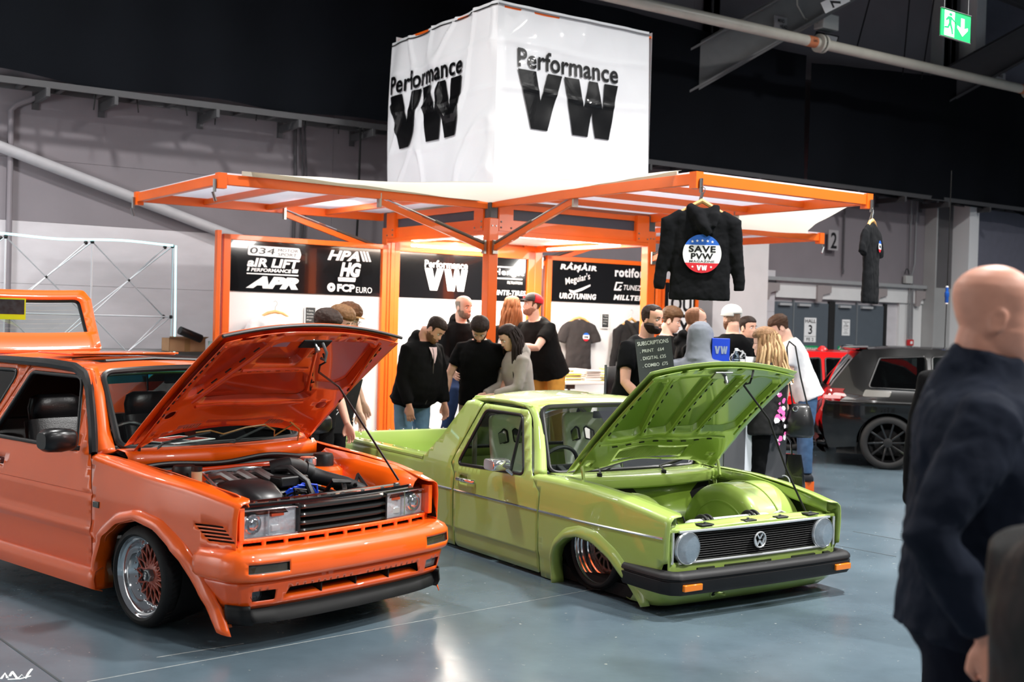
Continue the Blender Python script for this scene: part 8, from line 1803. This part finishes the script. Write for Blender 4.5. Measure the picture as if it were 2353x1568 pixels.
for s, x, z in (('a', -.03, .28), ('e', -.03, .21), ('7', -.01, .14)): text(s, bmat((1, 0, 0), (0, 0, 1), (x, -.034, z)), .05, .055, M_PRINT_W, t, .0, .4)
t = thing('bar_stool', 'black folding bar stool with chrome frame behind the bearded man', 'stool', (1.10, 10.60, 0), 1.1)
MB().loft([ering((0, 0, z), .19, .18, n=20, p=.7) for z in (.80, .84)]).build('seat', mat('stool_black', (16, 16, 18), .5), t, bev=.008)
MB().loft([[V((x, .19 + .02 * math.cos(x * 8), z)) for x in (-.19, -.1, 0, .1, .19)] for z in (1.02, 1.30)], closed=False).build('backrest', mat('stool_black', (16, 16, 18), .5), t, solid=.02)
for x in (-.19, .19): MB().tube([(x, -.24, 0), (x, .06, .82), (x, .19, 1.0), (x, .19, 1.32)], .012, 8).build('leg', M_CHROME, t); MB().tube([(x, .26, 0), (x, -.12, .82)], .012, 8).build('leg', M_CHROME, t)
MB().tube([(-.19, -.12, .32), (.19, -.12, .32)], .010, 8).build('foot_rail', M_CHROME, t)
t = thing('bar_stool', 'bar stool under the seated older man by the kiosk', 'stool', (-.55, 12.55, 0), .3)
MB().loft([ering((0, 0, z), .18, .18, n=20) for z in (.90, .95)]).build('seat', mat('stool_black', (16, 16, 18), .5), t, bev=.008)
for a in range(4): MB().tube([(.24 * math.cos(a * PI / 2 + .8), .24 * math.sin(a * PI / 2 + .8), 0), (.12 * math.cos(a * PI / 2 + .8), .12 * math.sin(a * PI / 2 + .8), .90)], .012, 8).build('leg', M_CHROME, t)
# ================================================================== left: pop-up display frame, bench and bits
M_ALT = mat('pole_alloy', (205, 208, 212), .35, .4)
t = thing('popup_display_frame', 'folding scissor-pole display frame with glowing cyan edge light', 'display frame', wm(-13.7, 1.0, 0), RZW)
xs_ = [.0, .84, 1.69, 2.53, 3.37]; zs2 = [.06, .85, 1.63, 2.39]
for i, x in enumerate(xs_):
 for j, z in enumerate(zs2):
  for y in (0, .26): MB().ell((x, y, z), (.022, .018, .022), n=10, m=6).build('hub_joint', M_BLACK, t)
  if j < 3: MB().tube([(x, 0, z), (x, 0, zs2[j + 1])], .009, 8).build('pole', M_ALT, t)
  if i < 4 and j in (1, 2): MB().tube([(x, 0, z), (xs_[i + 1], 0, z)], .008, 8).build('pole', M_ALT, t)
  if i < 4 and j < 3:
   for a, b_ in (((x, 0, z), (xs_[i + 1], .26, zs2[j + 1])), ((x, .26, z), (xs_[i + 1], 0, zs2[j + 1])), ((x, 0, zs2[j + 1]), (xs_[i + 1], .26, z))): MB().tube([a, b_], .007, 6).build('scissor_pole', M_ALT, t)
   MB().ell(((x + xs_[i + 1]) / 2, .13, (z + zs2[j + 1]) / 2), (.016, .016, .016), n=8, m=5).build('pivot', M_BLACK, t)
LED = mat('led_cyan', (165, 235, 240), .4, emit=2.2)
MB().tube([(x, -.02, 2.41 + .012 * math.sin(x * 5)) for x in [3.37 * q / 30 for q in range(31)]], .011, 8).build('led_strip', LED, t)
MB().tube([(3.40, -.02, 2.40), (3.41, -.02, 1.6), (3.40, -.02, .05)], .011, 8).build('led_strip', LED, t)
t = thing('bench_cabinet', 'long grey steel bench along the left wall', 'bench', wm(-13.8, .85, 0), RZW)
MB().box((0, -.02, 1.17), (4.6, .55, 1.255)).build('bench_top', mat('bench_grey', (128, 130, 130), .5), t, bev=.006)
for k in range(5): MB().box((.02 + .915 * k, 0, .04), (.92 + .915 * k, .53, 1.17)).build('cabinet_door', mat('bench_door', (104, 106, 108), .5), t, bev=.006)
t = thing('cardboard_box', 'open brown cardboard box on the grey bench', 'box', wm(-10.36, 1.05, 1.256), RZW)
CB_ = mat('cardboard', (176, 136, 98), .8, var=.06)
for a, b_ in (((0, 0, 0), (.40, .006, .145)), ((0, .25, 0), (.40, .256, .145)), ((0, 0, 0), (.006, .256, .145)), ((.394, 0, 0), (.40, .256, .145)), ((0, 0, 0), (.40, .256, .006))): MB().box(a, b_).build('box_side', CB_, t, ang=0)
MB().box((.17, -.002, .0), (.23, 0, .145)).build('tape', mat('box_tape', (150, 116, 74), .3), t, ang=0)
MB().add([(0, 0, .145), (.40, 0, .145), (.41, -.08, .165), (-.02, -.08, .165)], [(0, 1, 2, 3)]).build('flap', CB_, t, ang=0, solid=.004)
tag(MB().tube([wm(-10.28, 1.15, 1.49), wm(-10.03, 1.10, 1.40)], .045, 18).build('black_roll', M_BLACK), 'black roll lying across the cardboard box', 'roll')
tag(MB().lathe([(0, 0), (.038, 0), (.034, .12), (0, .12)], 20, Matrix.Translation(wm(-9.91, 1.1, 1.256))).build('paper_cup', mat('cup_mint', (186, 214, 206), .5)), 'pale mint cup between the box and the spray bottle', 'cup')
t = thing('spray_bottle', 'yellow-green bottle with red collar and white cap on the bench', 'bottle', wm(-9.78, 1.08, 1.256), RZW)
MB().lathe([(0, 0), (.04, 0), (.042, .02), (.042, .11), (.02, .15), (.014, .17)], 20).build('bottle_body', mat('bottle_lime', (196, 226, 30), .3), t)
MB().lathe([(.018, .165), (.018, .195), (0, .196)], 16).build('collar', M_RED, t); MB().lathe([(.016, .195), (.022, .20), (.022, .235), (0, .24)], 16).build('bottle_cap', M_WHITE, t)
for o_, y, z in ((-12.95, .16, 1.45),): tag(MB().box((0, -.1, 0), (.12, 0, .12)).build('wall_socket', mat('grey_plastic', (175, 176, 174), .5)), 'grey socket box on the wall behind the tailgate', 'socket').location = wm(o_, y, z)
